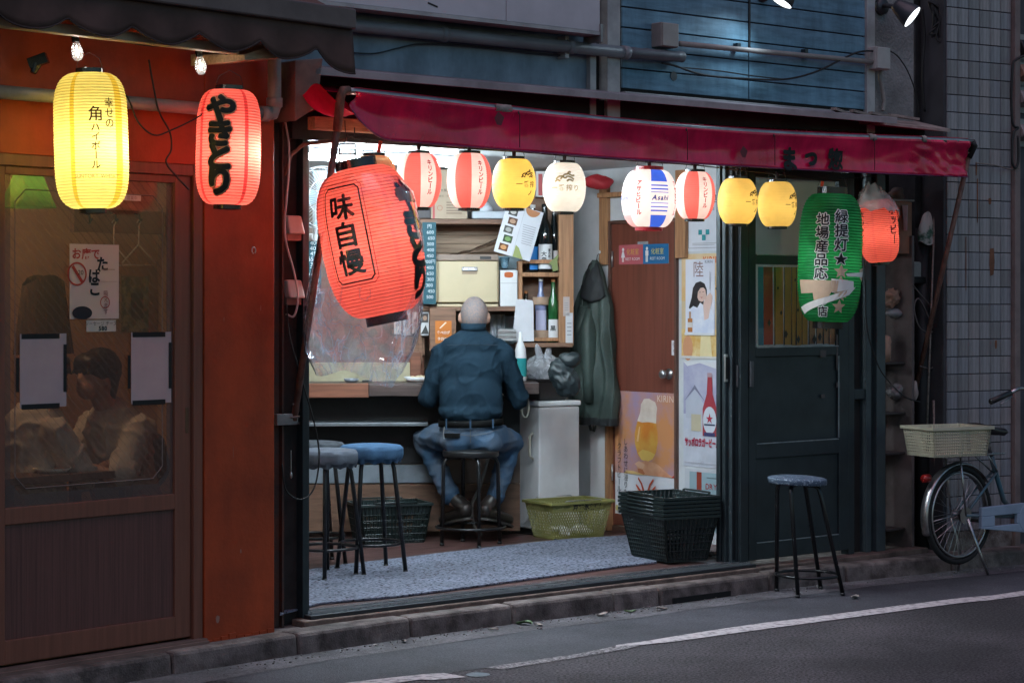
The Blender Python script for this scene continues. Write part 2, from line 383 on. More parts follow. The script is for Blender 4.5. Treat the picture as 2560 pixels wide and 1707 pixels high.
# painted line on the road
def mark(name, pts):
    m = MB(); P = [gp(x, y, .004) for x, y in pts]; m._f([m.bm.verts.new(p) for p in P]); return struct(m.obj(name, M_line))
up = [(1540, 1612, 3), (1570, 1607, 5), (1600, 1603, 8), (1660, 1594, 11), (1722, 1584, 13), (1800, 1572, 14.5), (1912, 1556, 15), (2000, 1545, 14.5), (2100, 1533, 14), (2238, 1514, 13), (2305, 1505, 13), (2400, 1494, 12), (2480, 1487, 11), (2575, 1474, 11)]
lo = [(x, y + w + .8 * math.sin(x * .11)) for x, y, w in reversed(up)]; up = [(x, y + .7 * math.sin(x * .17)) for x, y, w in up]
mark('road_marking', up + lo)
mark('road_marking', [(820, 1712), (900, 1701), (1000, 1690), (1060, 1684), (1109, 1681), (1140, 1686), (1166, 1691), (1120, 1695), (1085, 1698), (1050, 1697), (1000, 1704), (930, 1712)])
M_worn = mat('worn_road_paint', (.3, .28, .28), .85, scale=60, col2=(.06, .055, .058), lo=.44, hi=.56, bump=.5, bscale=220)
m = MB(); P = [gp(x, y, .003) for x, y in [(1206, 1668), (1320, 1651), (1440, 1634), (1560, 1609.5), (1600, 1613), (1560, 1622), (1440, 1643), (1330, 1660), (1260, 1672)]]; m._f([m.bm.verts.new(p) for p in P]); struct(m.obj('worn_marking', M_worn))
# ================================================================== ORANGE SHOP (left)
M_or = mat('orange_red_paint', (.38, .052, .012), .5, var=.3, scale=3.5, bump=.12, bscale=60, spec=.35, big=(1.6, .78, (1.5, 1.5, .7)))
M_fr = mat('brown_door_aluminium', (.19, .07, .045), .42, var=.25, scale=3, stretch=(14, 14, .6), bump=.05, bscale=50)
M_pan = mat('brown_woodgrain_panel', (.125, .05, .042), .5, var=.35, scale=5, stretch=(26, 26, .5), bump=.05, bscale=60, bstretch=(20, 20, .5))
M_dark = mat('shade_and_mark_black', (.018, .015, .014), .8, var=.5, scale=6)  # near-black that paints in the shade of gaps, voids and recesses
shop = thing('orange_shop', 'orange-red painted shopfront with brown sliding glass door', 'shop', FT(F1))
uE, uD = U1(686), U1(512); zT = F1.at(248, 397).z; z0 = .1
m = MB(); m.box(uD, uE, 0, .22, z0, 3.3); m.obj('pillar', M_or, shop, bevel=.004)
m = MB(); m.box(-2.6, uD - .001, .004, .2, zT + .0, 3.3); m.obj('header', M_or, shop)
# scuffs on the pillar
M_sc = mat('bare_plaster_chip', (.34, .17, .13), .9)
for px, py, w, h in ((544, 1547, .03, .05), (583, 1130, .004, .09), (602, 1377, .012, .03), (652, 770, .006, .04), (560, 798, .005, .03)):
    p = F1.at(px, py, -.0012); m = MB(); m._f([m.bm.verts.new((p.x + w * .5 * math.cos(q) * (.7 + .5 * mnoise.noise(Vector((q, px, 0)))), -.0012, p.z + h * .5 * math.sin(q) * (.7 + .5 * mnoise.noise(Vector((px, q, 1)))))) for q in [2 * math.pi * k / 11 for k in range(11)]]); m.obj('paint_chip', M_sc, shop)
p = F1.at(636, 626, -.012); m = MB(); m.tube([(p.x + .011 * math.cos(R(a)), -.008, p.z + .014 * math.sin(R(a))) for a in range(-60, 270, 20)], .0022, 6); m.cyl((p.x, .004, p.z + .014), (p.x, -.01, p.z + .014), .003); m.obj('screw_hook', mat('steel', (.55, .55, .56), .35, 1., var=.2), shop, smooth=True)
# cracked base of the pillar
m = MB()
for i in range(9):
    a = uD + (uE - uD) * i / 9; b = uD + (uE - uD) * (i + .9) / 9; m.box(a, b, -.004 - .004 * random.random(), .02, .088, .1 + random.uniform(.004, .022))
m.obj('broken_plaster_edge', M_or, shop)
# door: frame, stiles, rails, glass, lower panel
gu0, gu1 = U1(21, 800), U1(446, 800); gz1 = F1.at(248, 448, .03).z; gz0 = F1.at(248, 1250, .03).z
pz1 = F1.at(248, 1290, .03).z; pz0 = F1.at(248, 1567, .03).z; dz0 = .128; sR = U1(487)
door = bpy.data.objects.new('sliding_door', None); scn.collection.objects.link(door); door.parent = shop
def dbox(name, x0, x1, z0_, z1_, y0=.022, y1=.06, mm=M_fr, b=.003): m = MB(); m.box(x0, x1, y0, y1, z0_, z1_); return m.obj(name, mm, door, bevel=b)
dbox('stile', gu1, sR - .004, dz0, zT - .05); dbox('stile', gu0 - .07, gu0, dz0, zT - .05)
dbox('rail', gu0, gu1, gz1, zT - .05); dbox('rail', gu0, gu1, pz1, gz0); dbox('rail', gu0, gu1, dz0, pz0)
dbox('panel', gu0, gu1, pz0, pz1, .034, .05, M_pan, 0)
M_wg = glassy('wired_frosted_glass', (.94, .88, .82), .11, (.34, .22, .17), .08, .8, lines=.16)
dbox('glass', gu0, gu1, gz0, gz1, .038, .043, M_wg, 0)
# frosted rim with cut corners on the glass
M_fg = glassy('frosted_glass_border', (.62, .56, .52), .3, (.22, .17, .16), .3, .5)
wu = gu1 - gu0; m = MB(); b = .035; c = .05; yf = .0365
outer = [(gu0, gz0), (gu1, gz0), (gu1, gz1), (gu0, gz1)]
ix0, ix1, iz0, iz1 = gu0 + b, gu1 - b, gz0 + b * 1.4, gz1 - b
m.quad(*[(x, yf, z) for x, z in ((gu0, gz0), (gu1, gz0), (gu1, iz0), (gu0, iz0))])
m.quad(*[(x, yf, z) for x, z in ((gu0, iz0), (ix0, iz0), (ix0, gz1), (gu0, gz1))]); m.quad(*[(x, yf, z) for x, z in ((ix1, iz0), (gu1, iz0), (gu1, gz1), (ix1, gz1))])
for cx, cz, sx, sz in ((ix0, iz0, 1, 1), (ix1, iz0, -1, 1)):
    m._f([m.bm.verts.new(q) for q in ((cx, yf, cz), (cx + sx * c, yf, cz), (cx, yf, cz + sz * c))])
m.obj('frosted_border', M_fg, door)
m = MB(); q = .022
loop = [(ix0 + q, iz0 + q + c), (ix0 + q + c, iz0 + q), (ix1 - q - c, iz0 + q), (ix1 - q, iz0 + q + c), (ix1 - q, iz1 - q - c), (ix1 - q - c, iz1 - q), (ix0 + q + c, iz1 - q), (ix0 + q, iz1 - q - c)]
for i in range(8):
    a, b2 = loop[i], loop[(i + 1) % 8]; m.cyl((a[0], .037, a[1]), (b2[0], .037, b2[1]), .0024, n=4)
m.obj('etched_line', mat('etched_white', (.2, .155, .14), .8), door)
hp = F1.at(467, 1050, .022); m = MB(); m.box(hp.x - .009, hp.x + .009, .019, .03, hp.z - .055, hp.z + .055); m.obj('pull_handle', mat('bronze', (.16, .09, .06), .35, .6), door, bevel=.003)
m = MB(); m.box(sR, uD - .006, .006, .07, .1, zT); m.box(-2.6, sR, .008, .07, zT - .048, zT - .001); m.obj('door_frame', M_fr, shop, bevel=.003)
m = MB(); m.box(uD - .006, uD, .03, .1, .1, zT); m.obj('frame_gap', M_dark, shop)
m = MB(); m.box(-2.6, uD, -.03, .09, .088, .108); 
for y in (-.018, 0., .02): m.box(-2.6, uD, y, y + .006, .108, .118)
m.obj('door_track', mat('worn_brown_sill', (.2, .12, .1), .6, var=.4, scale=4), shop)
m = MB(); m.box(-2.6, gu0 - .072, .03, .06, .12, zT - .05); m.obj('second_door_leaf', M_fr, shop)
# gutter pipe across the header, with downpipe
M_pv = mat('weathered_pvc', (.3, .27, .25), .45, var=.3, scale=5)
a0 = F1.at(-40, 228, -.07); a1 = F1.at(672, 284, -.07); rp = .027
shopg = thing('gutter_pipe', 'grey pipe running across the orange header to a downpipe', 'pipe', FT(F1))
m = MB(); m.tube([(a0.x - .4, -.07, a0.z), (a1.x, -.07, a1.z - .004)], rp, 14); m.obj('pipe', M_pv, shopg, smooth=True)
dpx = F1.at(686, 200, -.07); m = MB(); m.tube([(a1.x - .01, -.07, a1.z - .004), (dpx.x - .012, -.07, a1.z), (dpx.x, -.07, a1.z + .03), (dpx.x, -.07, 3.3)], .03, 14); m.obj('downpipe', M_pv, shopg, smooth=True)
m = MB(); m.cyl((a1.x - .05, -.07, a1.z - .004), (a1.x - .005, -.07, a1.z - .004), .034); m.cyl((dpx.x, -.07, a1.z + .03), (dpx.x, -.07, a1.z + .07), .036); m.cyl((a1.x - .05, .02, a1.z), (a1.x - .05, -.09, a1.z), .008); m.obj('coupling', M_pv, shopg, smooth=True)
# room behind the glass
M_in = mat('tan_wallpaper', (.52, .36, .27), .8, var=.2, scale=3)
m = MB(); D = 1.35
m.quad((-2.6, D, .1), (.9, D, .1), (.9, D, 2.6), (-2.6, D, 2.6)); m.quad((.46, .2, .1), (.9, D, .1), (.9, D, 2.6), (.46, .2, 2.6)); m.quad((-2.6, .2, .1), (-2.6, D, .1), (-2.6, D, 2.6), (-2.6, .2, 2.6)); m.quad((-2.6, .05, 2.6), (.46, .05, 2.6), (.9, D, 2.6), (-2.6, D, 2.6))
m.obj('back_room_wall', M_in, shop)
m = MB(); m.quad((-2.6, .05, .12), (.46, .05, .12), (.9, D, .12), (-2.6, D, .12)); m.obj('back_room_floor', mat('brown_lino', (.12, .08, .06), .6), shop)
# ================================================================== LEFT AWNING
M_aw = mat('dark_brown_canvas', (.10, .052, .042), .8, var=.3, scale=5, bump=.15, bscale=400)
M_awf = mat('awning_cassette_metal', (.14, .10, .095), .45, .2, var=.3, scale=4)
aw = thing('scalloped_awning', 'dark brown awning with scalloped valance over the orange shop', 'awning', FT(F1))
DA = -.5
q = F1.at(878, 73, DA); zc0 = q.z; xE = q.x; zc1 = F1.at(878, 36, DA).z
pk = [F1.at(px, py, DA) for px, py in ((170, 45), (343, 64), (496, 84), (650, 98), (788, 117))]
pit = (pk[-1].x - pk[0].x) / 4; zpk = sum(p.z for p in pk) / 5; zlo = sum(F1.at(px, py, DA).z for px, py in ((104, 73), (275, 95), (445, 116), (603, 130))) / 4
m = MB(); N = 150; x0 = -2.4
def vz(x):
    ph = ((x - pk[0].x) / pit) % 1.0; return zpk - (zpk - zlo) * math.sin(math.pi * ph) ** .8
def val(i, j):
    x = x0 + (xE + .006 - x0) * i; zb = vz(x) if x < pk[-1].x else vz(x) - .02 * (x - pk[-1].x) / .1
    y = DA + .012 * math.sin(x * 23) * j + .01 * math.sin(x * 9 + 1) * j
    return (x, y, zc0 + (zb - zc0) * j)
m.grid(val, N, 5); m.obj('valance', M_aw, aw, smooth=True, solid=.003)
m = MB(); m.tube([val(i / N, 1.0) for i in range(N + 1)], .004, 6); m.obj('valance_hem', mat('hem_tape', (.05, .03, .028), .7), aw, smooth=True)
m = MB(); m.box(-2.4, xE + .004, DA - .03, DA + .05, zc0 - .004, zc1 + .02); m.obj('front_bar', M_awf, aw, bevel=.008)
m = MB(); m.quad((-2.4, DA + .05, zc1), (xE, DA + .05, zc1), (xE, .0, zc1 + .22), (-2.4, .0, zc1 + .22)); m.obj('canopy', M_aw, aw, solid=.004)
m = MB(); zz = F1.at(260, 88, -.4).z; m.box(-2.4, F1.at(590, 140, -.4).x, -.42, -.37, zz - .016, zz + .022); m.obj('cream_beam', mat('cream_painted_wood', (.62, .52, .38), .6, var=.3), aw, bevel=.003)
pe = F1.at(668, 150, -.4); m = MB(); m.hexa([(pe.x - .16, -.44, pe.z - .018), (pe.x + .06, -.44, pe.z + .01), (pe.x + .06, -.1, pe.z + .01), (pe.x - .16, -.1, pe.z - .018), (pe.x - .16, -.44, pe.z + .004), (pe.x + .03, -.44, pe.z + .07), (pe.x + .03, -.1, pe.z + .07), (pe.x - .16, -.1, pe.z + .03)]); m.obj('wooden_end', mat('raw_timber', (.5, .33, .2), .7, var=.4, stretch=(2, 14, 14)), aw)
# ================================================================== BAR BUILDING
M_dm = mat('dark_teal_metal', (.030, .042, .048), .42, .3, var=.35, scale=4, spec=.5)
M_dm2 = mat('dark_teal_metal_light', (.06, .08, .09), .4, .3, var=.3, scale=4)
M_shr = mat('grey_sheet_metal', (.21, .27, .34), .5, .15, var=.4, scale=3, bump=.06, bscale=30, big=(1.5, .6, (2, 2, .6)))
M_sid = mat('blue_grey_siding', (.15, .29, .39), .62, .0, var=.35, scale=4, stretch=(1, 1, 6), bump=.08, bscale=40, big=(2, .6, (2, 2, .5)))
M_post = mat('pale_steel_post', (.42, .40, .40), .5, .2, var=.35, scale=5)
M_rust = mat('rusted_brown_post', (.05, .032, .028), .75, var=.6, scale=8, bump=.3, bscale=50, col2=(.10, .035, .02))
bar = thing('bar_building', 'narrow bar building open to the street with grey metal upper storey', 'building', FT(F2))
Z2 = lambda px, py, v=0: F2.at(px, py, v).z
# --- dark strip between the shops
m = MB(); m.box(U2(688), U2(712), .02, .12, .09, 2.52); m.obj('rusty_angle', M_rust, bar)
m = MB(); m.box(U2(712), U2(757), .05, .1, .09, 2.52); m.obj('dark_board', mat('grimy_board', (.028, .018, .016), .8, var=.6, scale=7), bar)
m = MB(); m.box(U2(704), U2(709), -.004, .02, .09, 2.5); m.obj('conduit', M_rust, bar)
m = MB(); m.box(U2(757), U2(771), .0, .09, .12, 2.42); m.box(U2(771), U2(783), .03, .12, .12, 2.42); m.obj('door_jamb', M_dm, bar, bevel=.003)
pb = F2.at(712, 1048, -.01); m = MB(); m.box(pb.x - .055, pb.x + .06, -.03, .02, pb.z - .025, pb.z + .025); m.obj('angle_bracket', mat('galvanised', (.3, .29, .29), .5, .6, var=.4), bar, bevel=.002)
# --- sill, tracks, step
uR = U2(1872, 1400)
m = MB(); m.box(U2(783) - .1, 4.35, -.075, .03, .085, .118); m.obj('stone_step', mat('brown_stone_step', (.16, .11, .09), .85, var=.6, scale=9, bump=.5, bscale=60), bar, bevel=.006)
m = MB(); m.box(-.05, uR, -.055, .1, .118, .136); m.obj('sill', mat('dark_sill', (.04, .04, .045), .5, .5), bar, bevel=.002)
M_tr = mat('polished_track', (.62, .63, .66), .28, .9, var=.3, scale=8, stretch=(.4, 8, 8))
for y in (-.03, .0, .03, .062):
    m = MB(); m.box(-.03, uR - .02, y, y + .007, .136, .149); m.obj('track', M_tr, bar)
# --- room shell
M_wh = mat('white_painted_wall', (.66, .68, .70), .6, var=.22, scale=2.5, bump=.05, bscale=50)
M_ceil = mat('white_ceiling_sheet', (.74, .78, .80), .5, var=.15, scale=3)
M_fl = mat('brown_wood_floor', (.10, .05, .045), .4, var=.5, scale=4, stretch=(1, 9, 1), bump=.08, bscale=40)
CE = 2.385
FLp = [F2.I @ Vector(p) for p in ((-1.9, 11.2, 0), (-1.9, 13.8, 0), (1.6, 13.9, 0))]
m = MB(); P = [Vector((-.04, .05, 0)), Vector((uR, .05, 0)), FLp[2], FLp[1], FLp[0]]
m._f([m.bm.verts.new((p.x, p.y, FL)) for p in P]); m.obj('floor', M_fl, bar)
m = MB(); P2 = [Vector((-.7, -.02, 0)), Vector((uR + .9, -.02, 0))] + P[2:]
m._f([m.bm.verts.new((p.x, p.y, CE)) for p in P2]); m.obj('ceiling', M_ceil, bar)
def wallq(name, a, b, z0_, z1_, mm, t=.05):
    a = F2.I @ Vector((a[0], a[1], 0)); b = F2.I @ Vector((b[0], b[1], 0)); d = (b - a).normalized(); n = Vector((-d.y, d.x, 0)) * t
    m = MB(); m.hexa([(q.x, q.y, z0_) for q in (a, b, b + n, a + n)] + [(q.x, q.y, z1_) for q in (a, b, b + n, a + n)]); return m.obj(name, mm, bar)
bkL, bkR = BK.w(-2.2, 0), BK.w(.62, 0)
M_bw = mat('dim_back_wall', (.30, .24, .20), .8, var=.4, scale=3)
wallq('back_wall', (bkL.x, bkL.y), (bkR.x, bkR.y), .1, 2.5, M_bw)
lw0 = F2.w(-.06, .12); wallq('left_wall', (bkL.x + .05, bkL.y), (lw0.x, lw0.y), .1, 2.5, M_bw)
# right wall with the toilet door (RW frame: x grows towards the street)
rd0, rd1 = RW.at(1527, 950).x, RW.at(1697, 950).x
zdt = RW.at(1607, 549).z
def rwbox(name, x0, x1, y0, y1, z0_, z1_, mm, parent=bar, bevel=0.):
    m = MB(); M = F2.I @ RW.M; m.box(x0, x1, y0, y1, z0_, z1_, M); return m.obj(name, mm, parent, bevel=bevel)
rwbox('right_wall', rd1, .08, 0, .06, .1, 2.5, M_wh); rwbox('right_wall', -1.48, rd0, 0, .06, .1, 2.5, M_wh); rwbox('right_wall', rd0, rd1, 0, .06, zdt, 2.5, M_wh)
M_td = mat('red_brown_door', (.17, .05, .032), .38, var=.3, scale=3, stretch=(10, 10, .5), spec=.5)
td = bpy.data.objects.new('toilet_door', None); scn.collection.objects.link(td); td.parent = bar; td.matrix_local = F2.I @ RW.M
m = MB(); m.box(rd0 + .022, rd1 - .02, -.012, .03, .185, zdt - .02); m.obj('leaf', M_td, td, bevel=.003)
m = MB(); m.box(rd0, rd0 + .02, -.022, .04, .2, zdt); m.box(rd1 - .018, rd1, -.022, .04, .2, zdt); m.box(rd0 + .02, rd1 - .018, -.0225, .04, zdt - .018, zdt); m.box(rd0, rd1, -.02, .04, .148, .18); m.obj('frame', mat('door_frame_brown', (.12, .06, .045), .45), td)
M_st = MATS['steel']
k = RW.at(1662, 935, -.05); m = MB(); m.tube([(k.x, -.012, k.z), (k.x, -.02, k.z), (k.x, -.021, k.z), (k.x, -.04, k.z), (k.x, -.05, k.z), (k.x, -.075, k.z), (k.x, -.082, k.z)], [.032, .032, .014, .013, .024, .027, .018], 20); m.obj('knob', M_st, td, smooth=True)
k2 = RW.at(1688, 960, -.014); m = MB(); m.box(k2.x - .012, k2.x + .012, -.0145, -.011, k2.z - .09, k2.z + .06); m.obj('lock_plate', mat('brass_plate', (.35, .27, .2), .4, .7), td)
for py in (648, 1180):
    k2 = RW.at(1531, py, -.02); m = MB(); m.cyl((k2.x + .006, -.026, k2.z - .05), (k2.x + .006, -.026, k2.z + .05), .006); m.obj('hinge', M_st, td, smooth=True)
# header block over the door and wood strips
M_wd = mat('pine_wood', (.42, .21, .10), .55, var=.4, scale=4, stretch=(14, 14, .8), bump=.06, bscale=60, bstretch=(10, 10, .5))
M_wdd = mat('dark_stained_wood', (.15, .075, .05), .55, var=.4, scale=4, stretch=(1, 10, 10))
w0, w1 = RW.at(1497, 570, -.03).x, RW.at(1517, 570, -.03).x
rwbox('wood_strip', w0, w1, -.03, -.001, RW.at(1505, 662, -.03).z, RW.at(1505, 470, -.03).z, M_wd, bevel=.003)
w0, w1 = RW.at(1688, 570, -.03).x, RW.at(1712, 570, -.03).x
rwbox('wood_strip', w0, w1, -.032, -.001, RW.at(1700, 645, -.03).z, RW.at(1700, 425, -.03).z, M_wd, bevel=.003)
rwbox('wood_shelf_strip', RW.at(1492, 480, -.06).x, RW.at(1660, 480, -.06).x, -.06, -.001, RW.at(1540, 492, -.06).z, RW.at(1540, 480, -.06).z, M_wd, bevel=.003)
rwbox('white_trim', RW.at(1525, 540, -.03).x, RW.at(1690, 540, -.03).x, -.024, -.001, zdt + .002, zdt + .03, M_wh)
# white board hiding the corner left of the door
b0, b1 = RW.at(1440, 1150, -.16).x, RW.at(1512, 1150, -.06).x
rwbox('white_board', b0, b1, -.05, -.02, .16, RW.at(1480, 1000, -.06).z + .1, mat('scuffed_white_board', (.62, .6, .6), .6, var=.4, scale=5, lo=.55, hi=.75, col2=(.25, .23, .22)), bevel=.003)
rwbox('board_edge', b1, b1 + .022, -.06, -.01, .15, RW.at(1480, 1000, -.06).z + .1, M_wd)
# --- stacked sliding doors and dark door on the right
def f2box(name, p0, p1, v0, v1, z0_, z1_, mm, parent=bar, bevel=.003):
    m = MB(); m.box(U2(p0, 1000, v0), U2(p1, 1000, v0), v0, v1, z0_, z1_); return m.obj(name, mm, parent, bevel=bevel)
for nm, p0, p1, v0, v1, mm in (('sliding_leaf_edge', 1800, 1812, .07, .10, M_dm), ('sliding_leaf_edge', 1813, 1827, .04, .065, M_dm), ('sliding_leaf_edge', 1829, 1839, .016, .04, M_dm2), ('sliding_leaf_edge', 1840, 1850, .01, .035, M_dm), ('jamb_post', 1852, 1871, -.012, .10, M_dm)):
    f2box(nm, p0, p1, v0, v1, .137, 2.42, mm)
for k in range(4):
    p = 1831 + k * 2.2; f2box('leaf_groove', p, p + .9, .012, .016, .16, 2.35, mat('groove_dark', (.012, .016, .02), .6), bevel=0)
f2box('leaf_backing', 1800, 1872, .1, .13, .13, 2.42, M_dark)
h = F2.at(1817, 920, .03); m = MB(); m.box(h.x - .012, h.x + .012, .03, .042, h.z - .075, h.z + .075); m.obj('pull_handle', M_st, bar, bevel=.003)
m = MB(); m.box(h.x - .008, h.x + .008, .0285, .034, h.z - .06, h.z + .06); m.obj('handle_recess', M_dark, bar)
h = F2.at(1845, 940, .008); m = MB(); m.box(h.x - .012, h.x + .012, .0, .0095, h.z - .06, h.z + .06); m.obj('latch_plate', mat('dull_steel', (.12, .12, .13), .45, .6), bar, bevel=.002)
h = F2.at(1879, 935, -.02); m = MB(); m.box(h.x - .012, h.x + .012, -.026, -.012, h.z - .07, h.z + .07); m.obj('latch_plate', MATS['dull_steel'], bar, bevel=.002)
# dark door leaf
dk = bpy.data.objects.new('dark_door', None); scn.collection.objects.link(dk); dk.parent = bar
ZZ = lambda py: Z2(1990, py)
def dd(name, p0, p1, y0, y1, v0=.0, v1=.035, mm=M_dm, b=.003): m = MB(); m.box(U2(p0), U2(p1), v0, v1, ZZ(y0), ZZ(y1)); return m.obj(name, mm, dk, bevel=b)
zb = 1388
dd('stile', 1872, 1890, zb, 425); dd('stile', 2098, 2122, zb, 425)
for y0, y1 in ((662, 637), (890, 866), (1140, 1102), (zb, 1345)): dd('rail', 1890, 2098, y0, y1)
dd('rail', 1890, 2098, 448, 425)
dd('panel', 1890, 2098, 1102, 890, .012, .03); dd('panel', 1890, 2098, 1345, 1140, .012, .03)
M_dg = glassy('dark_window_glass', (.88, .92, .92), .03, (.2, .25, .25), .05, 1.0)
dd('glass', 1890, 2098, 637, 448, .014, .018, M_dg, 0); dd('glass', 1890, 2098, 866, 662, .014, .018, M_dg, 0)
M_tl = mat('worn_bright_edge', (.32, .36, .38), .4, .5, var=.4, scale=20)
for y in (638.5, 866.5, 1103, 1346):
    dd('bead', 1892, 2096, y + 1.4, y - 1.4, -.003, .002, M_tl, 0)
dd('bead', 2095, 2097.5, 1100, 892, -.003, .002, M_tl, 0)
# tape remains on the dark door
M_tp = mat('old_tape', (.11, .09, .085), .7, var=.4, scale=12)
for px, py, w, h in ((2058, 884, .05, .04), (2058, 990, .03, .02), (2096, 962, .03, .03), (2093, 880, .012, .2)):
    p = F2.at(px, py, -.0015); m = MB(); a = random.uniform(-.1, .1); T = Matrix.Translation((p.x, 0, p.z)) @ Matrix.Rotation(a, 4, 'Y'); m.box(-w / 2, w / 2, -.0015, .0005, -h / 2, h / 2, T); m.obj('tape_remnant', M_tp, dk)
# colourful strip curtain inside the window
M_cu = [ink((.10, .30, .36)), ink((.72, .09, .04)), ink((.88, .36, .06)), ink((.66, .27, .13))]
cur = thing('strip_curtain', 'orange red and teal striped noren curtain behind the dark door window', 'curtain', FT(F2))
mb = MB(); us = [1895, 1910, 1936, 1960, 1978, 1990, 2004, 2022, 2040, 2058, 2072, 2090]; ci = [0, 1, 2, 2, 2, 2, 2, 3, 3, 3, 3]
for k in range(11):
    mb.mi = ci[k]; a, b = U2(us[k], 760, .03) + .002, U2(us[k + 1], 760, .03) - .002 - .003 * (k % 3 == 1)
    zt = ZZ(668); zb_ = ZZ(862) + .004 * math.sin(k); y = .03 + .006 * math.sin(k * 1.3)
    mb.quad((a, y, zb_), (b, y, zb_), (b, y + .003, zt), (a, y + .003, zt))
mb.obj('cloth', M_cu, cur)
mb = MB()
M_bk = ink((.012, .012, .014))
for k in range(2, 11):
    x = U2(us[k], 760, .025); pts = [(x - .004 - .004 * (k % 2), ZZ(862)), (x + .004, ZZ(862)), (x + .003, ZZ(760)), (x + .006, ZZ(700)), (x + .003, ZZ(668)), (x - .003, ZZ(668)), (x - .002, ZZ(760))]
    mb._f([mb.bm.verts.new((a, .0215, z)) for a, z in pts])
for px, py, s in ((1923, 807, .022), (1953, 782, .016), (1965, 835, .026), (1996, 848, .024), (2008, 720, .012), (2036, 848, .03), (2050, 842, .026), (2052, 806, .018), (1945, 720, .012), (1988, 700, .012), (2066, 822, .018), (1995, 775, .014)):
    p = F2.at(px, py, .021); mb._f([mb.bm.verts.new((p.x + a, .021, p.z + b)) for a, b in ((-s * .6, 0), (0, -s), (s * .6, 0), (0, s))])
mb.obj('pattern', M_bk, cur)
# room behind the dark door
wallq('inner_partition', (1.29, 12.26), (2.5, 13.1), .1, 2.5, M_wh)
# --- frame right of the dark door
for p0, p1, v0, v1, mm in ((2122, 2136, .0, .06, M_dm), (2136, 2166, .05, .1, M_dark), (2166, 2178, .0, .07, M_dm2), (2178, 2192, .02, .09, M_dm), (2192, 2214, -.012, .09, M_dm2)):
    f2box('frame_post', p0, p1, v0, v1, .118, 2.45, mm)
f2box('cross_rail', 2136, 2166, .01, .05, Z2(2150, 998), Z2(2150, 973), M_dm)
# --- recess with red boards right of the frame
M_rb = mat('red_board', (.10, .018, .012), .6, var=.6, scale=6, col2=(.03, .012, .01))
f2box('recess_back', 2200, 2360, .36, .38, .1, 2.5, M_dark, bevel=0)
f2box('recess_red_board', 2205, 2288, .2, .22, .12, 1.9, M_rb, bevel=0)
for p in (2234, 2262): f2box('recess_board_slat', p, p + 14, .185, .2, .14, 1.5, mat('dark_red_slat', (.14, .02, .012), .6, var=.5), bevel=.002)
for y in (905, 1030, 1130, 1320): 
    z = F2.at(2245, y, .06).z; f2box('recess_shelf', 2216, 2288, .05, .2, z - .012, z, mat('grey_shelf', (.045, .035, .033), .7), bevel=.002)
f2box('recess_edge_strip', 2280, 2286, .0, .2, .11, 1.95, mat('worn_edge', (.12, .09, .085), .6, var=.5), bevel=.002)
f2box('pillar_dark', 2288, 2346, .1, .3, .09, 3.3, mat('dark_charred_wall', (.035, .034, .036), .8, var=.5, scale=7, bump=.4, bscale=50), bevel=0)
f2box('corner_post', 2344, 2352, .02, .12, .09, 3.6, M_rust); f2box('corner_post', 2352, 2364, -.01, .1, .09, 3.6, mat('pale_corner_board', (.34, .29, .27), .6, var=.4, stretch=(4, 4, .4)), bevel=.003)
# --- upper storey
zE = 2.56
f2box('upper_sheet', 660, 1476, .0, .05, 2.45, 4.2, M_shr, bevel=0)
for p0, p1, v0, v1, mm in ((1476, 1491, -.03, .05, M_post), (1491, 1519, .02, .05, M_dark), (1519, 1551, -.045, .05, M_post), (2168, 2188, -.03, .05, M_post)):  # the near-black strip stands for the shaded gap between posts
    f2box('upper_post', p0, p1, v0, v1, 2.45, 4.2, mm)
sb0, sbm, sb1 = U2(1552, 150), U2(1868, 150), U2(2168, 150)
zz = [2.662 + .1055 * k for k in range(13)]
for k in range(12):
    for a, b in ((sb0, sbm - .004), (sbm + .004, sb1)):
        m = MB(); m.box(a, b, -.012, .03, zz[k] + .0035, zz[k + 1] - .0035); m.obj('siding_board', M_sid, bar, bevel=.0025)
m = MB(); m.box(sb0, sb1, .0, .04, 2.45, 4.0); m.obj('siding_backing', M_dark, bar)
m = MB(); m.box(sb0, sb1, -.035, .0, 2.60, 2.645); m.obj('siding_base_rail', M_post, bar, bevel=.003)
m = MB(); m.box(sbm - .006, sbm + .006, -.02, -.012, Z2(1868, 122), 4.0); m.obj('siding_joint_strip', mat('dark_cable', (.02, .02, .022), .5), bar)
M_stu = mat('grey_stucco', (.27, .255, .25), .9, var=.45, scale=3, bump=1.0, bscale=55)
f2box('stucco_wall', 2188, 2284, .0, .06, 2.4, 4.2, M_stu, bevel=0)
f2box('slot_dark', 2284, 2346, .12, .16, 1.9, 4.2, mat('dark_slot_render', (.03, .034, .034), .9, bump=.6, bscale=70), bevel=0)
# eave sheet over the awning
e0 = F2.at(788, 176, -.2); e1 = F2.at(2244, 304, -.2); ez = (e0.z + e1.z) / 2
M_eave = mat('grey_eave_flashing', (.33, .30, .31), .5, .3, var=.35, scale=4)
m = MB(); m.hexa([(e0.x, -.2, ez - .018), (e1.x, -.2, ez - .018), (e1.x, .04, ez + .03), (e0.x, .04, ez + .03), (e0.x, -.2, ez + .018), (e1.x, -.2, ez + .018), (e1.x, .04, ez + .06), (e0.x, .04, ez + .06)]); m.obj('eave', M_eave, bar, bevel=.003)
e2 = F2.at(2380, 322, -.22); m = MB(); m.hexa([(e1.x - .12, -.21, ez - .03), (e2.x, -.21, ez - .04), (e2.x, .12, ez), (e1.x - .12, .12, ez), (e1.x - .12, -.21, ez - .018), (e2.x, -.21, ez - .022), (e2.x, .12, ez + .06), (e1.x - .12, .12, ez + .06)]); m.obj('eave_end_board', mat('weathered_board', (.32, .26, .23), .75, var=.5, stretch=(2, 12, 12)), bar)
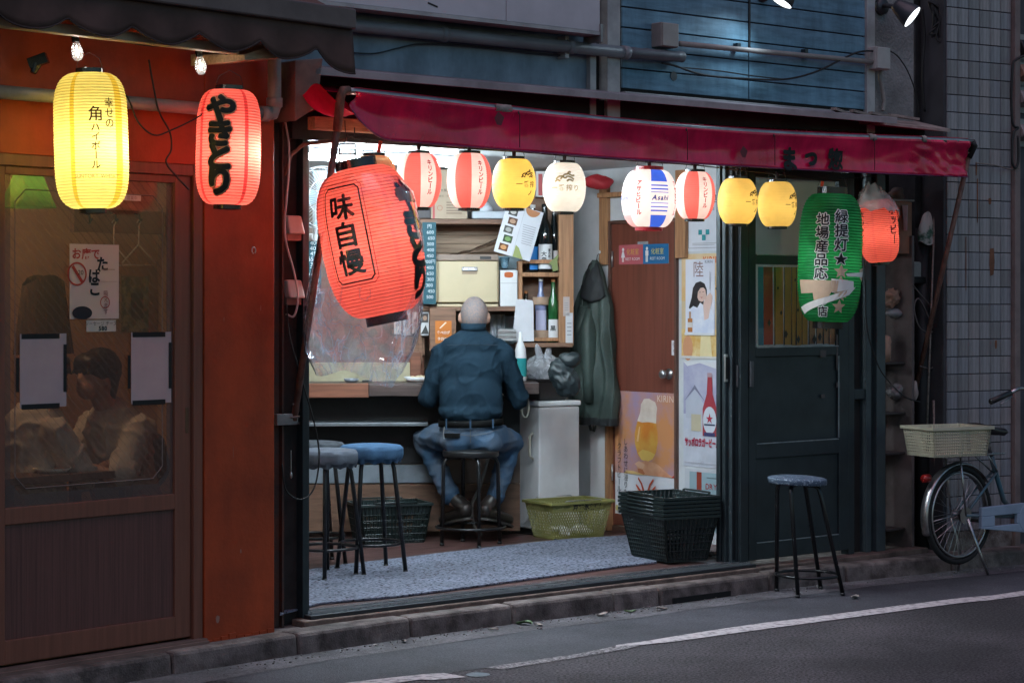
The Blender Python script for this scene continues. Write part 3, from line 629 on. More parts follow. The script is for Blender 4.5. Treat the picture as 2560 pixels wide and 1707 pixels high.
for k in range(4):
    a = F2.at(2120 + 52 * k, 286 + 5 * k, -.19); m = MB(); T = Matrix.Translation((a.x, -.14, ez + .026)) @ Matrix.Rotation(R(18 - 9 * k), 4, 'Z') @ Matrix.Rotation(R(4), 4, 'Y'); m.box(-.11, .11, -.015, .015, 0, .014, T); m.obj('loose_batten', MATS['weathered_board'], bar)
m = MB(); m.box(e0.x, e2.x, -.02, .0, 2.30, ez); m.obj('eave_void_shade', M_dark, bar)  # dark sheet painted as the shaded void under the eave
# timber bracket + soffit at left end
lb = F2.at(745, 225, -.12); m = MB(); m.hexa([(lb.x - .07, -.2, lb.z - .15), (lb.x + .05, -.2, lb.z - .08), (lb.x + .05, 0, lb.z - .08), (lb.x - .07, 0, lb.z - .15), (lb.x - .07, -.2, lb.z + .12), (lb.x + .08, -.2, lb.z + .14), (lb.x + .08, 0, lb.z + .14), (lb.x - .07, 0, lb.z + .12)]); m.obj('end_board', mat('dusty_end_board', (.24, .16, .13), .75, var=.4), bar, bevel=.004)
w = F2.at(840, 312, -.1); m = MB(); m.box(w.x - .13, w.x + .55, -.12, -.06, w.z - .028, w.z + .03); m.obj('timber_beam', MATS['raw_timber'], bar, bevel=.003)
# ================================================================== TILED BUILDING
tl = thing('tiled_building', 'narrow building clad in grey blue rectangular wall tiles', 'building', FT(F3))
M_ti = [mat('tile_%d' % k, c, .35, var=.45, scale=5, stretch=(22, 22, 1.2), bump=.05, bscale=30, spec=.5) for k, c in enumerate(((.28, .27, .285), (.24, .24, .265), (.30, .27, .275), (.21, .20, .21)))]
m = MB(); m.box(-.02, .6, .004, .2, .05, 4.2); m.obj('wall', mat('tile_grout', (.05, .05, .055), .9), tl)
tw = (F3.at(2525, 600).x - F3.at(2365, 600).x) / 6; th = .1035
protos = []
for k in range(4):
    m = MB(); m.box(.0018, tw - .0018, -.005, .005, .0025, th - .0025); o = m.obj('tile', M_ti[k], tl, bevel=.002); protos.append(o)
zs = .2; cnt = 0
for r in range(33):
    for c in range(6):
        k = random.choice((0, 0, 1, 1, 2, 3))
        if cnt < 4: o = protos[cnt]
        else: o = protos[k].copy(); scn.collection.objects.link(o); o.parent = tl
        o.location = (c * tw, random.uniform(-.001, .001), zs + r * th); cnt += 1
m = MB(); m.box(-.0, .58, -.01, .01, .06, .198); m.obj('plinth', M_conc, tl)
M_rs = mat('rust_stain', (.20, .085, .045), .8, var=.5, scale=9)
for px, y0_, y1_, w in ((2441, 405, 440, .014), (2444, 445, 560, .012), (2475, 495, 512, .026), (2480, 620, 690, .045), (2490, 850, 872, .02), (2415, 590, 730, .008)):
    p0_, p1_ = F3.at(px, y1_, -.0075), F3.at(px, y0_, -.0075); m = MB(); m._f([m.bm.verts.new((p0_.x + a * w, -.0075, p0_.z + (p1_.z - p0_.z) * b)) for a, b in ((-.3, 0), (.3, .05), (.5, .5), (.35, 1), (-.4, .97), (-.5, .4))]); m.obj('stain', M_rs, tl)
m = MB(); m.box(tw * 6 + .004, tw * 6 + .05, -.035, .2, .05, 4.2); m.obj('edge_trim', mat('brown_edge_trim', (.2, .15, .14), .55, var=.3), tl, bevel=.004)
# neighbouring dark building at the picture's edge
nb = thing('dark_neighbour_wall', 'dark wall beside the tiled building carrying meter boxes', 'wall', FT(F3))
m = MB(); m.box(tw * 6 + .052, 2.4, .03, .2, .05, 4.2); m.obj('wall', mat('dark_panel_wall', (.06, .062, .07), .7, var=.3), nb)
# ================================================================== LANTERNS
P_white = paper('paper_white', (.88, .84, .78)); P_red = paper('paper_red', (.84, .19, .16)); P_dred = paper('paper_coral', (.88, .215, .165))
P_yel = paper('paper_yellow', (.90, .66, .20)); P_lem = paper('paper_lemon', (.88, .76, .26)); P_grn = paper('paper_green', (.02, .24, .075), dirt=.55, scale=8, rough=.25)
P_blue = paper('paper_blue', (.04, .12, .62)); P_cream = paper('paper_cream', (.88, .72, .40)); P_pink = paper('paper_pink', (.85, .42, .40))
M_lac = mat('black_lacquer', (.012, .012, .014), .22, var=.3, spec=.6); M_lred = mat('red_lacquer', (.45, .02, .03), .3)
I_blk = ink((.010, .010, .010)); I_red = ink((.55, .02, .02)); I_gold = ink((.42, .27, .05)); I_brn = ink((.07, .03, .006)); I_blue = ink((.02, .05, .35)); I_wht = ink((.85, .84, .80))
M_wire = mat('black_cord', (.015, .014, .014), .6)
class Lan:
    def __init__(s, name, label, M, Rr, H, rc=.5, p=2.0, q=2.0, ribs=26, mats=(P_white,), mis=None, n=48, cap=M_lac, caph=.022, power=1., lcol=(1, .82, .6), lz=0., group=None, amp=.003, egg=0., rot=0., hang=.06, lx=0., rcb=None, parts=True, hoops=0.):
        s.R, s.H, s.rc, s.p, s.q, s.egg = Rr, H, rc * Rr, p, q, egg; s.rcb = (rcb or rc) * Rr
        s.t = thing(name, label, 'lantern', M, group)
        prof = []; N = ribs * 4
        for i in range(N + 1):
            z = -H / 2 + H * i / N; ph = (i % 4) / 4; prof.append((s.r(z) + amp * math.sin(math.pi * ph), z))
        m = MB(); mm = None
        rings = []
        for r, z in prof:
            rings.append([m.bm.verts.new((r * math.sin(2 * math.pi * k / n + rot), -r * math.cos(2 * math.pi * k / n + rot), z)) for k in range(n)])
        for i in range(N):
            t = (i + .5) / N
            for k in range(n):
                f = m._f([rings[i][k], rings[i][(k + 1) % n], rings[i + 1][(k + 1) % n], rings[i + 1][k]])
                if mis: f.material_index = mis(math.degrees(2 * math.pi * (k + .5) / n + rot) % 360, t)
        m.obj('shade', list(mats), s.t, smooth=True)
        if hoops:
            m = MB(); hn = 48
            for i in range(1, ribs):
                z = -H / 2 + H * i / ribs; r = s.r(z) + .0006
                m.grid(lambda a, b, r=r, z=z: ((r + .0004) * math.sin(2 * math.pi * a), -(r + .0004) * math.cos(2 * math.pi * a), z + (b - .5) * hoops), hn, 1, closed_u=True)
            m.obj('rib_hoops', paper('hoop_%s' % mats[0].name, tuple(c * .55 for c in mats[0].node_tree.nodes['Color Ramp'].color_ramp.elements[0].color[:3])), s.t, smooth=True)
        for nm, z, r, sg in (('top_ring', H / 2 - .004, s.rc, 1), ('bottom_ring', -H / 2 + .004, s.rcb, -1)):
            m = MB(); h = caph * sg; m.lathe([(r - .006, z), (r + .003, z), (r + .003, z + h), (r - .006, z + h), (r - .006, z)], 36); m.obj(nm, cap, s.t, smooth=False, bevel=.001)
        if hang:
            m = MB(); zt = H / 2 + caph; m.tube([(-s.rc, 0, zt), (-s.rc * .8, 0, zt + hang * .6), (0, 0, zt + hang), (s.rc * .8, 0, zt + hang * .6), (s.rc, 0, zt)], .0015, 5); m.obj('wire_handle', M_wire, s.t, smooth=True)
        if power:
            l = bpy.data.lights.new('bulb', 'POINT'); l.energy = power; l.color = lcol; l.shadow_soft_size = min(.03, Rr * .25)
            o = bpy.data.objects.new('bulb', l); scn.collection.objects.link(o); o.parent = s.t; o.location = (lx, 0, lz)
    def r(s, z):
        t = 2 * z / s.H; t = max(-1, min(1, t)); e = s.egg * t * (1 - t * t)
        rc = s.rcb + (s.rc - s.rcb) * (t + 1) / 2
        return rc + (s.R - rc) * (1 - abs(t) ** s.p) ** (1 / s.q) * (1 + e)
    def wrap(s, th, z0, off=.003):
        def fn(a, b):
            z = z0 + b; A = R(th) + a / s.R; r = s.r(z) + off; return (r * math.sin(A), -r * math.cos(A), z)
        return fn
    def text(s, items):
        """items: (string, theta_deg, z, size, ink, opts)"""
        mb = MB(); mats = []
        for it in items:
            st, th, z, size, ik = it[:5]; o = dict(it[5]) if len(it) > 5 else {}
            off = o.pop('off', .003)
            if ik not in mats: mats.append(ik)
            mb.mi = mats.index(ik); put_text(mb, text2d(st, size, **o), s.wrap(th, z, off), cut=.012)
        return mb, mats
    def done(s, mb, mats, name='lettering'): mb.obj(name, mats, s.t, recalc=False); return s.t
    def patch(s, mb, pts, off=.004, sub=5):
        """polygon (theta, z) as a fan of small quads: pts = 4 corners"""
        a, b, c, d = [Vector((q[0], q[1])) for q in pts]
        def f(i, j):
            p = a.lerp(b, i).lerp(d.lerp(c, i), j); A = R(p.x); r = s.r(p.y) + off; return (r * math.sin(A), -r * math.cos(A), p.y)
        mb.grid(f, sub * 2, sub)
def LM(F, px, py, v, tilt=0., rx=0.): 
    p = F.M @ F.at(px, py, v); return Matrix.Translation(p) @ Matrix.Rotation(R(tilt), 4, 'Y') @ Matrix.Rotation(R(rx), 4, 'X')
V = {'vertical': True}
# --- big yellow
L = Lan('paper_lantern', 'tall yellow paper lantern hanging before the orange shop door', LM(F1, 228, 353, -.3, -1.5), .141, .53, .36, 5, 2.2, 46, (P_lem, paper('paper_lemon_seam', (.74, .52, .06))), mis=lambda a, t: 1 if any(abs((a - c + 180) % 360 - 180) < 4 for c in (-22, 60, 140, 220)) else 0, power=1.85, lcol=(1, .92, .70), lz=-.03, lx=.045, hoops=.0016)
mb, ms = L.text([('幸せの', 41, .10, .040, I_brn, dict(V, pitch=.98, bold=.012)), ('角', 18, .095, .06, I_brn, {'bold': .01}), ('ハイボール', 18, -.03, .036, I_brn, dict(V, pitch=1.0, bold=.015)), ('SUNTORY WHISKY', 20, -.145, .02, I_gold, {})]); L.done(mb, ms)
# --- red yakitori
L = Lan('paper_lantern', 'red paper lantern with bold black brush lettering by the orange pillar', LM(F1, 571, 369, -.3, 1), .132, .478, .42, 4, 2.4, 40, (P_dred, paper('paper_coral_seam', (.62, .05, .05))), mis=lambda a, t: 1 if any(abs((a - c + 180) % 360 - 180) < 4 for c in (42, -48, 130, 220)) else 0, power=1.9, lcol=(1, .82, .7), lz=-.02, lx=.06, egg=-.03, hoops=.002)
st = dict(V, pitch=.72, squeeze=1.0)
z = .16
mb, ms = L.text([]); ms = [I_red, ink((.78, .34, .18)), I_blk]
for i, (ch, sx) in enumerate((('や', 1.12), ('き', 1.0), ('と', 1.0), ('り', 1.05))):
    zc = .152 - .099 * i; T = text2d(ch, .122, squeeze=sx); F_ = lambda o, zc=zc: L.wrap(-8, zc, o)
    mb.mi = 0; bold_put(mb, T, F_, .0135, .002, 12, .03); mb.mi = 1; bold_put(mb, T, F_, .0115, .0046, 12, .03); mb.mi = 2; bold_put(mb, T, F_, .0068, .0072, 10, .03)
L.done(mb, ms)
# --- big lantern in a plastic bag
LB = Lan('bagged_lantern', 'large coral paper lantern tilted inside a clear plastic bag', LM(F2, 928, 604, -.34, -11.4), .222, .665, .41, 3.0, 2.0, 44, (P_dred, P_red), mis=lambda a, t: 1 if any(abs((a - c + 180) % 360 - 180) < 3.5 for c in (30, -62, 120, 210)) else 0, power=2.3, lcol=(1, .8, .68), n=64, caph=.045, amp=.003, hang=.1, hoops=.0028)
mb = MB(); ms = [I_blk, ink((.45, .03, .03))]
for i, ch in enumerate('味自慢'):
    bold_put(mb, text2d(ch, .118, squeeze=1.08), lambda o, i=i: LB.wrap(-24, .165 - .122 * i, o), .0034, .004, 8, .03)
def frame_loop(w, h, c, wd, off):
    pts = [(-w, -h + c), (-w + c, -h), (w - c, -h), (w, -h + c), (w, h - c), (w - c, h), (-w + c, h), (-w, h - c)]
    f = LB.wrap(-24, .043, off)
    for i in range(8):
        a = Vector(pts[i]); b = Vector(pts[(i + 1) % 8]); d = (b - a).normalized(); nn = Vector((-d.y, d.x)) * wd; ns = max(2, int((b - a).length / .02))
        for k in range(ns):
            p, q = a.lerp(b, k / ns), a.lerp(b, (k + 1) / ns); mb.quad(f(*p), f(*q), f(*(q + nn)), f(*(p + nn)))
mb.mi = 0; frame_loop(.098, .215, .02, .007, .004); mb.mi = 1; frame_loop(.112, .229, .022, .003, .0035)
for i, ch in enumerate('やきとり'):
    T = text2d(ch, .15, squeeze=1.1); F_ = lambda o, i=i: LB.wrap(66, .17 - .13 * i, o)
    mb.mi = 1; bold_put(mb, T, F_, .013, .003, 10, .03); mb.mi = 0; bold_put(mb, T, F_, .008, .0055, 10, .03)
LB.done(mb, ms)
mb = MB(); LB.patch(mb, ((44, .20), (64, .215), (66, .15), (46, .14)), .014); mb.mi = 1; LB.patch(mb, ((56, .19), (80, .18), (80, .13), (58, .135)), .017); mb.obj('packing_tape', [mat('brown_packing_tape', (.36, .12, .05), .35), mat('brown_packing_tape_light', (.45, .18, .09), .35)], LB.t, recalc=False)
# its chain and plug frame
pt = LB.t.matrix_world @ Vector((0, 0, .665 / 2 + .045)); hk = F2.M @ F2.at(862, 330, -.3)
hg = thing('hanging_chain', 'wire chain with small metal frame holding the bagged lantern', 'chain', Matrix.Translation(hk))
m = MB(); L0 = pt + Vector((0, 0, .09)) - hk; m.tube([(0, 0, .05), (.004, 0, -.02), (0, 0, -.05)], .002, 5); m.tube([L0 + Vector((0, 0, .05)), L0], .0025, 5); m.obj('wire', M_wire, hg, smooth=True)
m = MB(); c = Vector((.012, 0, -.1)); w = .035
for a, b in (((-w, -w), (w, -w)), ((w, -w), (w, w)), ((w, w), (-w, w)), ((-w, w), (-w, -w)), ((-w, 0), (w, 0))): m.cyl(c + Vector((a[0], -.01, a[1] * 1.3)), c + Vector((b[0], -.01, b[1] * 1.3)), .004, n=6)
m.obj('metal_frame', M_lac, hg)
# clear bag around it
M_bag = glassy('clear_plastic_bag', (.97, .97, .98), .015, (.5, .7, 1.0), .08, 2.2, bump=.8, bscale=5., gcol=(.85, .93, 1.0), glint=.10, cscale=4.)  # blue haze tint paints in cool light against the lantern's red glow
M_bag2 = glassy('crumpled_plastic_film', (.96, .96, .98), .05, (.68, .82, 1.0), .10, 4.0, bump=1.0, bscale=8., gcol=(.72, .88, 1.0), glint=.30, cscale=2.3, cstr=(2.6, 2.6, .8))
m = MB(); YB = LB.t.location.y; PX = FPX / YB
def lerp_t(t, tab):
    for (a, x), (b, y) in zip(tab, tab[1:]):
        if t <= b: return x + (y - x) * (t - a) / (b - a)
    return tab[-1][1]
LE = [(440, 838), (480, 812), (600, 797), (700, 772), (800, 758), (880, 762), (935, 790)]; RE = [(440, 1000), (480, 1035), (600, 1060), (700, 1060), (800, 1054), (880, 1035), (935, 1008)]
def bagf(i, j):
    a = 2 * math.pi * i; s_, c_ = math.sin(a), math.cos(a); yb = 940 + 12 * math.sin(s_ * 5) - 14 * s_ * s_
    py = 440 + (yb - 440) * j; l_, r_ = lerp_t(py, LE), lerp_t(py, RE); xc = (l_ + r_) / 2; hw = (r_ - l_) / 2
    dep = .245 if py < 700 else .245 - .19 * (py - 700) / 230
    if py < 480: dep *= .75 + .25 * (py - 440) / 40
    k = .12 + .88 * min(1, max(0, (py - 620) / 220)); q = Vector((s_ * 2.2, c_ * 2.2, py / 90))
    n1 = mnoise.noise(q * 1.3); n2 = 1 - 2 * abs(mnoise.noise(q * 1.8 + Vector((5, 2, 1)))); n3 = 1 - 2 * abs(mnoise.noise(q * 4.2))
    d = k * (.04 * n1 + .04 * n2 + .016 * n3 + .035 * math.sin(a * 9 + 3 * n1 + py / 60))
    px = xc + hw * s_ * (1 + .25 * d); y = -dep * c_ * (1 + 1.2 * d) + .25 * d
    t = math.exp(-((px - 985) / 42) ** 2) * max(0, (py - 800) / 130) ** 1.5
    px += (985 - px) * .75 * t; py += 38 * t; y *= 1 - .6 * t
    return ((px - 928) / PX, y, (604 - py) / PX + .02 * d)
bg_ = thing('plastic_bag', 'clear crumpled plastic bag pulled over the big coral lantern', 'bag', Matrix.Translation(LB.t.location))
m.grid(lambda i, j: bagf(i, j * .56), 84, 26, closed_u=True); m.obj('smooth_film', M_bag, bg_, smooth=True)
m = MB(); m.grid(lambda i, j: bagf(i, .56 + .44 * j), 110, 34, closed_u=True); m.obj('crumpled_film', M_bag2, bg_, smooth=True)
# --- small lanterns on the string
VS = -.27
grp = None
strp = lambda off: (lambda a, t: int(((a - off) % 90) >= 45))
def kirin(px, y0, y1, label, off=10):
    pos = F2.at(px, (y0 + y1) / 2, VS); sc = (F2.M @ pos).y; H = (y1 - y0) / FPX * sc
    L = Lan('striped_lantern', label, LM(F2, px, (y0 + y1) / 2, VS, random.uniform(-1, 1)), .1035, H, .47, 2.0, 1.75, 26, (P_white, P_red), mis=strp(off), power=.26, lcol=(1, .9, .78), egg=.06, caph=.016, amp=.002)
    mb, ms = L.text([('キリンビール', off + 23, .012, .0275, I_red, dict(V, pitch=.98, bold=.03, off=.0025))]); return L.done(mb, ms)
kirin(1047, 384, 519, 'red and white striped lantern nearest the tilted bagged lantern', 10)
kirin(1173, 384, 521, 'red and white striped lantern next to a plain yellow one', 10)
kirin(1737, 430, 548, 'red and white striped lantern beside the blue and white striped one', 4)
def swirl(L, mb, th, z, s):
    f = L.wrap(th, z, .0025)
    for pts in ([(-1, .1), (-.7, .4), (-.3, .45), (0, .2)], [(-.5, .1), (-.1, .6), (.4, .7), (.8, .5), (1.1, .55)], [(0, .2), (.3, .45), (.7, .3), (1, .1)], [(-1.1, -.15), (-.8, .05), (-.5, -.1)], [(.2, -.1), (.5, .1), (.9, -.1)], [(.3, .7), (.45, .95), (.7, .85)]):
        for k in range(len(pts) - 1):
            a, b = Vector(pts[k]) * s, Vector(pts[k + 1]) * s; d = (b - a).normalized(); n = Vector((-d.y, d.x)) * s * .09; mb.quad(f(*(a - n)), f(*(b - n)), f(*(b + n)), f(*(a + n)))
def ichi(px, y0, y1, label, mats, ik, th, power=.24, plain=False, sz=.032, w=.1035):
    sc = (F2.M @ F2.at(px, (y0 + y1) / 2, VS)).y; H = (y1 - y0) / FPX * sc
    L = Lan('round_lantern', label, LM(F2, px, (y0 + y1) / 2, VS, random.uniform(-1, 1)), w, H, .47, 2.0, 1.9, 28, mats, power=power, lcol=(1, .9, .74), caph=.016, amp=.002, mis=(lambda a, t: 0) , lz=-.01)
    if plain: return L.t
    mb, ms = L.text([('一番搾り' if th < 20 else '一番搾', th, -.006, sz, ik, dict(off=.0025, bold=.012, pitch=1.12)), ('ノ', th + 14, -.047, .026, ik, dict(off=.0025, bold=.05))] if th > 20 else [('一番搾り', th, -.006, sz, ik, dict(off=.0025, bold=.012, pitch=1.12))])
    swirl(L, mb, th + (6 if th > 20 else 0), .03, .034 if th > 20 else .045); return L.done(mb, ms)
ichi(935, 390, 505, 'plain pale yellow lantern half hidden behind the bagged lantern', (P_cream,), I_brn, 0, plain=True)
ichi(1285, 398, 521, 'amber round lantern next to a white round lantern', (P_yel,), I_brn, 34)
ichi(1411, 408, 530, 'white round lantern with pale gold lettering and emblem', (P_white,), ink((.5, .38, .16)), 0, .21)
ichi(1844, 447, 560, 'amber round lantern hanging beside a red and white striped one', (P_yel,), I_brn, 46)
ichi(1943, 455, 567, 'amber round lantern hanging nearest the green lantern', (P_yel,), I_brn, 46)
# Asahi style lantern
def mis_a(a, t):
    b = a if a < 180 else a - 360
    if -48 <= b < -2 or 42 <= b < 90: return 0
    blue = -2 <= b < 42
    c1 = 1 if blue else 2
    if t > .78 or t < .2: return c1
    for lo_, hi_ in ((.70, .725), (.64, .66), (.585, .60), (.40, .415), (.33, .35), (.265, .285)):
        if lo_ <= t < hi_: return c1
    return 0
sc = (F2.M @ F2.at(1622, 496, VS)).y
L = Lan('striped_lantern', 'large round white lantern with blue panel and red rims', LM(F2, 1623, 497, VS, 1), .139, 143 / FPX * sc, .48, 2.1, 2.0, 40, (P_white, P_blue, P_pink), mis=mis_a, cap=M_lred, caph=.022, power=.43, lcol=(1, .95, .88), amp=.001, rot=R(0), n=72)
mb, ms = L.text([('アサヒビール', -26, 0, .029, I_red, dict(V, pitch=1.02, bold=.03, off=.0025)), ('アサヒビール', 66, 0, .029, I_red, dict(V, pitch=1.02, bold=.03, off=.0025)), ('Asahi', 20, .0, .034, I_blue, dict(bold=.03, skew=.25, off=.0025)), ('Asahi', -70, .0, .034, I_blue, dict(bold=.03, skew=.25, off=.0025))]); L.done(mb, ms)
# --- green lantern
L = Lan('green_lantern', 'tall green paper lantern with outlined lettering patched with tape', LM(F2, 2075, 645, -.28, 2), .170, .70, .47, 3.6, 2.1, 44, (P_grn,), power=.75, lcol=(.95, 1, .8), caph=.04, n=56, amp=.005, lz=.0, hang=.08, hoops=.003)  # weak bulb added inside to brighten the green paper
L.t['category'] = 'lantern'
mb = MB(); ms = [I_wht, I_blk]
for s_, th, z0, pt_, sz in (('緑提灯★', 11, .222, .076, .074), ('地場産品応援', -24, .205, .073, .070), ('の店', -20, -.232, .06, .058)):
    for i, ch in enumerate(s_):
        T = text2d(ch, sz, squeeze=1.05); F_ = lambda o, th=th, z=z0 - pt_ * i: L.wrap(th, z, o)
        mb.mi = 0; bold_put(mb, T, F_, .0062, .005, 10, .03); mb.mi = 1; bold_put(mb, T, F_, .0016, .0072, 4, .03)
L.done(mb, ms)
mb = MB(); ms = [mat('kraft_paper_tape', (.62, .44, .30), .7, var=.2), mat('white_tape', (.8, .77, .72), .6, var=.15)]
def star(th, z, s):
    f = L.wrap(th, z, .0078); c = f(0, 0); P = [f(s * (1 if k % 2 == 0 else .45) * math.sin(k * math.pi / 5), s * (1 if k % 2 == 0 else .45) * math.cos(k * math.pi / 5)) for k in range(10)]
    for k in range(10): mb._f([mb.bm.verts.new(q) for q in (c, P[k], P[(k + 1) % 10])])
for z in (-.075, -.135, -.20, -.265): star(12, z, .042)
for mi_, pts in ((0, ((-70, -.125), (8, -.125), (6, -.185), (-66, -.20))), (1, ((-5, -.115), (38, -.125), (40, -.165), (-3, -.19))), (0, ((-40, -.15), (5, -.13), (-8, -.21), (-36, -.235))), (1, ((-75, -.275), (45, -.155), (30, -.20), (-68, -.31))), (0, ((8, -.115), (26, -.12), (24, -.215), (6, -.21))), (1, ((20, -.085), (75, -.07), (72, -.10), (24, -.10))), (0, ((55, -.06), (74, -.05), (72, -.125), (58, -.11)))):
    mb.mi = mi_; L.patch(mb, pts, .0092 + .0015 * random.random())
mb.obj('tape_patch', ms, L.t, recalc=False)
# --- small hoppy lantern with torn wrap on top
L = Lan('red_lantern', 'small lit coral lantern with torn plastic around its top', LM(F2, 2197, 578, -.16, -4), .108, .355, .42, 3.4, 2.0, 34, (P_dred, P_red), mis=lambda a, t: 1 if any(abs((a - c + 180) % 360 - 180) < 4 for c in (28, -28, 120, 220)) else 0, power=.42, lcol=(1, .78, .6), amp=.004, caph=.02, hang=0, lz=-.02, hoops=.0026)
mb, ms = L.text([('ホッピー', 40, .03, .058, I_blk, dict(V, pitch=.95, bold=.035)), ('ホッピー', -68, .02, .05, I_blk, dict(V, pitch=1.0, bold=.02))]); L.done(mb, ms)
M_wrap = glassy('torn_white_plastic', (.75, .73, .72), .55, (.72, .66, .6), .25, 1.5, bump=1, bscale=25)
m = MB()
def wr(i, j):
    a = 2 * math.pi * i; r = .075 + .045 * j + .02 * mnoise.noise(Vector((math.sin(a) * 3, math.cos(a) * 3, j * 3))); r *= .55 + .5 * min(1, j * 2.2)
    return (r * math.sin(a) - .015 * (1 - j), -r * math.cos(a), .245 - .15 * j + .035 * mnoise.noise(Vector((math.sin(a) * 4, math.cos(a) * 4, 7))) + .03 * math.sin(a + 2))
m.grid(wr, 40, 8, closed_u=True); m.obj('torn_wrap', M_wrap, L.t, smooth=True)
# ================================================================== STRING LIGHTS AND CORDS
def cord(name, label, pts, r=.004, mm=M_wire, cat='cable', sub=6):
    P = [Vector(p) for p in pts]; Q = []
    for i in range(len(P) - 1):
        a, b, c, d = P[max(i - 1, 0)], P[i], P[i + 1], P[min(i + 2, len(P) - 1)]
        for k in range(sub):
            t = k / sub; Q.append(.5 * ((2 * b) + (c - a) * t + (2 * a - 5 * b + 4 * c - d) * t * t + (3 * b - a - 3 * c + d) * t ** 3))
    Q.append(P[-1]); m = MB(); m.tube(Q, r, 6); return simple(name, m, mm, label, cat, smooth=True)
W2 = lambda px, py, v: F2.M @ F2.at(px, py, v)
W1 = lambda px, py, v: F1.M @ F1.at(px, py, v)
lc = thing('string_of_sockets', 'black cord with lamp sockets that the small lanterns hang from', 'cord')
m = MB(); P = [W2(x, y, VS) for x, y in ((870, 338), (960, 352), (1047, 362), (1173, 366), (1285, 379), (1411, 390), (1520, 398), (1622, 405), (1737, 413), (1844, 425), (1943, 435), (2060, 452), (2130, 446), (2190, 440))]; m.tube(P, .0035, 6); m.obj('wire', M_wire, lc, smooth=True)
for px, y in ((1047, 362), (1173, 364), (1285, 378), (1411, 388), (1623, 405), (1737, 412), (1844, 426), (1943, 436)):
    p = W2(px, y, VS); m = MB(); m.cyl((0, 0, -.024), (0, 0, .012), .009, .011); m.cyl((-.02, 0, .0), (.02, 0, .0), .005); o = m.obj('socket', M_wire, lc); o.location = p
for px, y, dx in ((950, 362, .0), (2055, 462, -.008)):
    p = W2(px, y, VS + .02); m = MB(); m.box(-.008, .008, -.001, .001, -.05, .02, Matrix.Rotation(R(10), 4, 'Y')); simple('ribbon', m, ink((.7, .08, .03)), 'red plastic tie ribbon on the lantern cord by the ' + ('pale yellow lantern' if px < 1000 else 'green lantern'), 'ribbon', Matrix.Translation(p))
# filament bulbs at the left shop
M_bulb = glassy('bulb_glass', (.97, .97, .97), .12, (.9, .9, .9), .02, 1.0); M_fil = emit('led_filament', (1, .95, .86), 50)
def bulb(px, py, label, lit=True, rx=8):
    p = W1(px, py, -.33); t = thing('festoon_bulb', label, 'light bulb', Matrix.Translation(p) @ Matrix.Rotation(R(-rx), 4, 'Y'))
    m = MB(); m.lathe([(.002, -.078), (.014, -.075), (.022, -.06), (.024, -.045), (.02, -.025), (.013, -.005), (.011, .004)], 20); m.obj('glass', M_bulb, t, smooth=True)
    m = MB(); m.cyl((0, 0, -.004), (0, 0, .03), .0145, .016); m.cyl((0, 0, .03), (0, 0, .05), .019, .015); m.cyl((-.03, 0, .045), (.03, 0, .05), .004); m.obj('socket', M_lac, t, smooth=False)
    m = MB(); m.tube([(-.003, 0, -.055), (0, 0, -.02), (.003, 0, -.055)], .0028, 5); m.obj('filament', M_fil, t)
bulb(189, 103, 'lit clear filament bulb above the tall yellow lantern'); bulb(498, 140, 'lit clear filament bulb beside the black-lettered red lantern')
cord('festoon_cable', 'thin dark cable of the festoon bulbs along the orange header', [W1(x, y, -.33) for x, y in ((-20, 62), (90, 80), (187, 70), (250, 92), (380, 116), (490, 108), (580, 142), (640, 150))], .003)
cord('loose_cable', 'dark cable looping between the yellow lantern and the orange pillar', [W1(x, y, -.28) for x, y in ((236, 180), (290, 210), (322, 250), (345, 305), (385, 338), (430, 325), (500, 290), (540, 255), (566, 215))], .0035)
cord('drooping_cable', 'dark cable drooping from the header down to the red pillar', [W1(x, y, -.1) for x, y in ((372, 150), (388, 240), (400, 285), (425, 332), (428, 375), (415, 405), (440, 440), (472, 474))], .004)
pb = W1(97, 152, -.1); m = MB(); m.box(-.04, .035, -.02, .02, -.02, .02, Matrix.Rotation(R(-20), 4, 'Y')); m.cyl((-.01, 0, -.015), (-.02, -.01, -.05), .022, .012); simple('unlit_spotlight', m, M_lac, 'small black unlit clip light on the orange header', 'lamp', Matrix.Translation(pb))
# ================================================================== RED AWNING
M_ra = mat('crimson_vinyl', (.74, .010, .075), .26, var=.25, scale=3, spec=.5, bump=.1, bscale=10, big=(4, .7, (1, 1, .4)))
M_pip = mat('steel_pipe', (.42, .37, .37), .32, .85, var=.4, scale=10, stretch=(1, 5, 5))
M_rp = mat('rusty_pole', (.20, .10, .075), .55, .3, var=.6, scale=12, stretch=(3, 3, 1), col2=(.10, .05, .04))
ra = thing('crimson_awning', 'crimson vinyl awning with steel front rail over the bar', 'awning', FT(F2))
rl, rr_ = F2.at(858, 226, -.365), F2.at(2430, 355, -.385)
def rail(t): 
    p = rl.lerp(rr_, t); p.z -= .045 * math.sin(math.pi * min(1, t * 1.02)) ** 1.2 * (1 if t < .97 else 1); return p
NR = 60; m = MB(); m.tube([rail(i / NR) for i in range(NR + 1)], .016, 14); m.obj('front_rail', M_pip, ra, smooth=True)
zl = F2.at(940, 346, -.35).z; zr = F2.at(2400, 441, -.37).z
t0 = .012
def vbot(t): return zl + (zr - zl) * t - .022 * math.sin(math.pi * t)
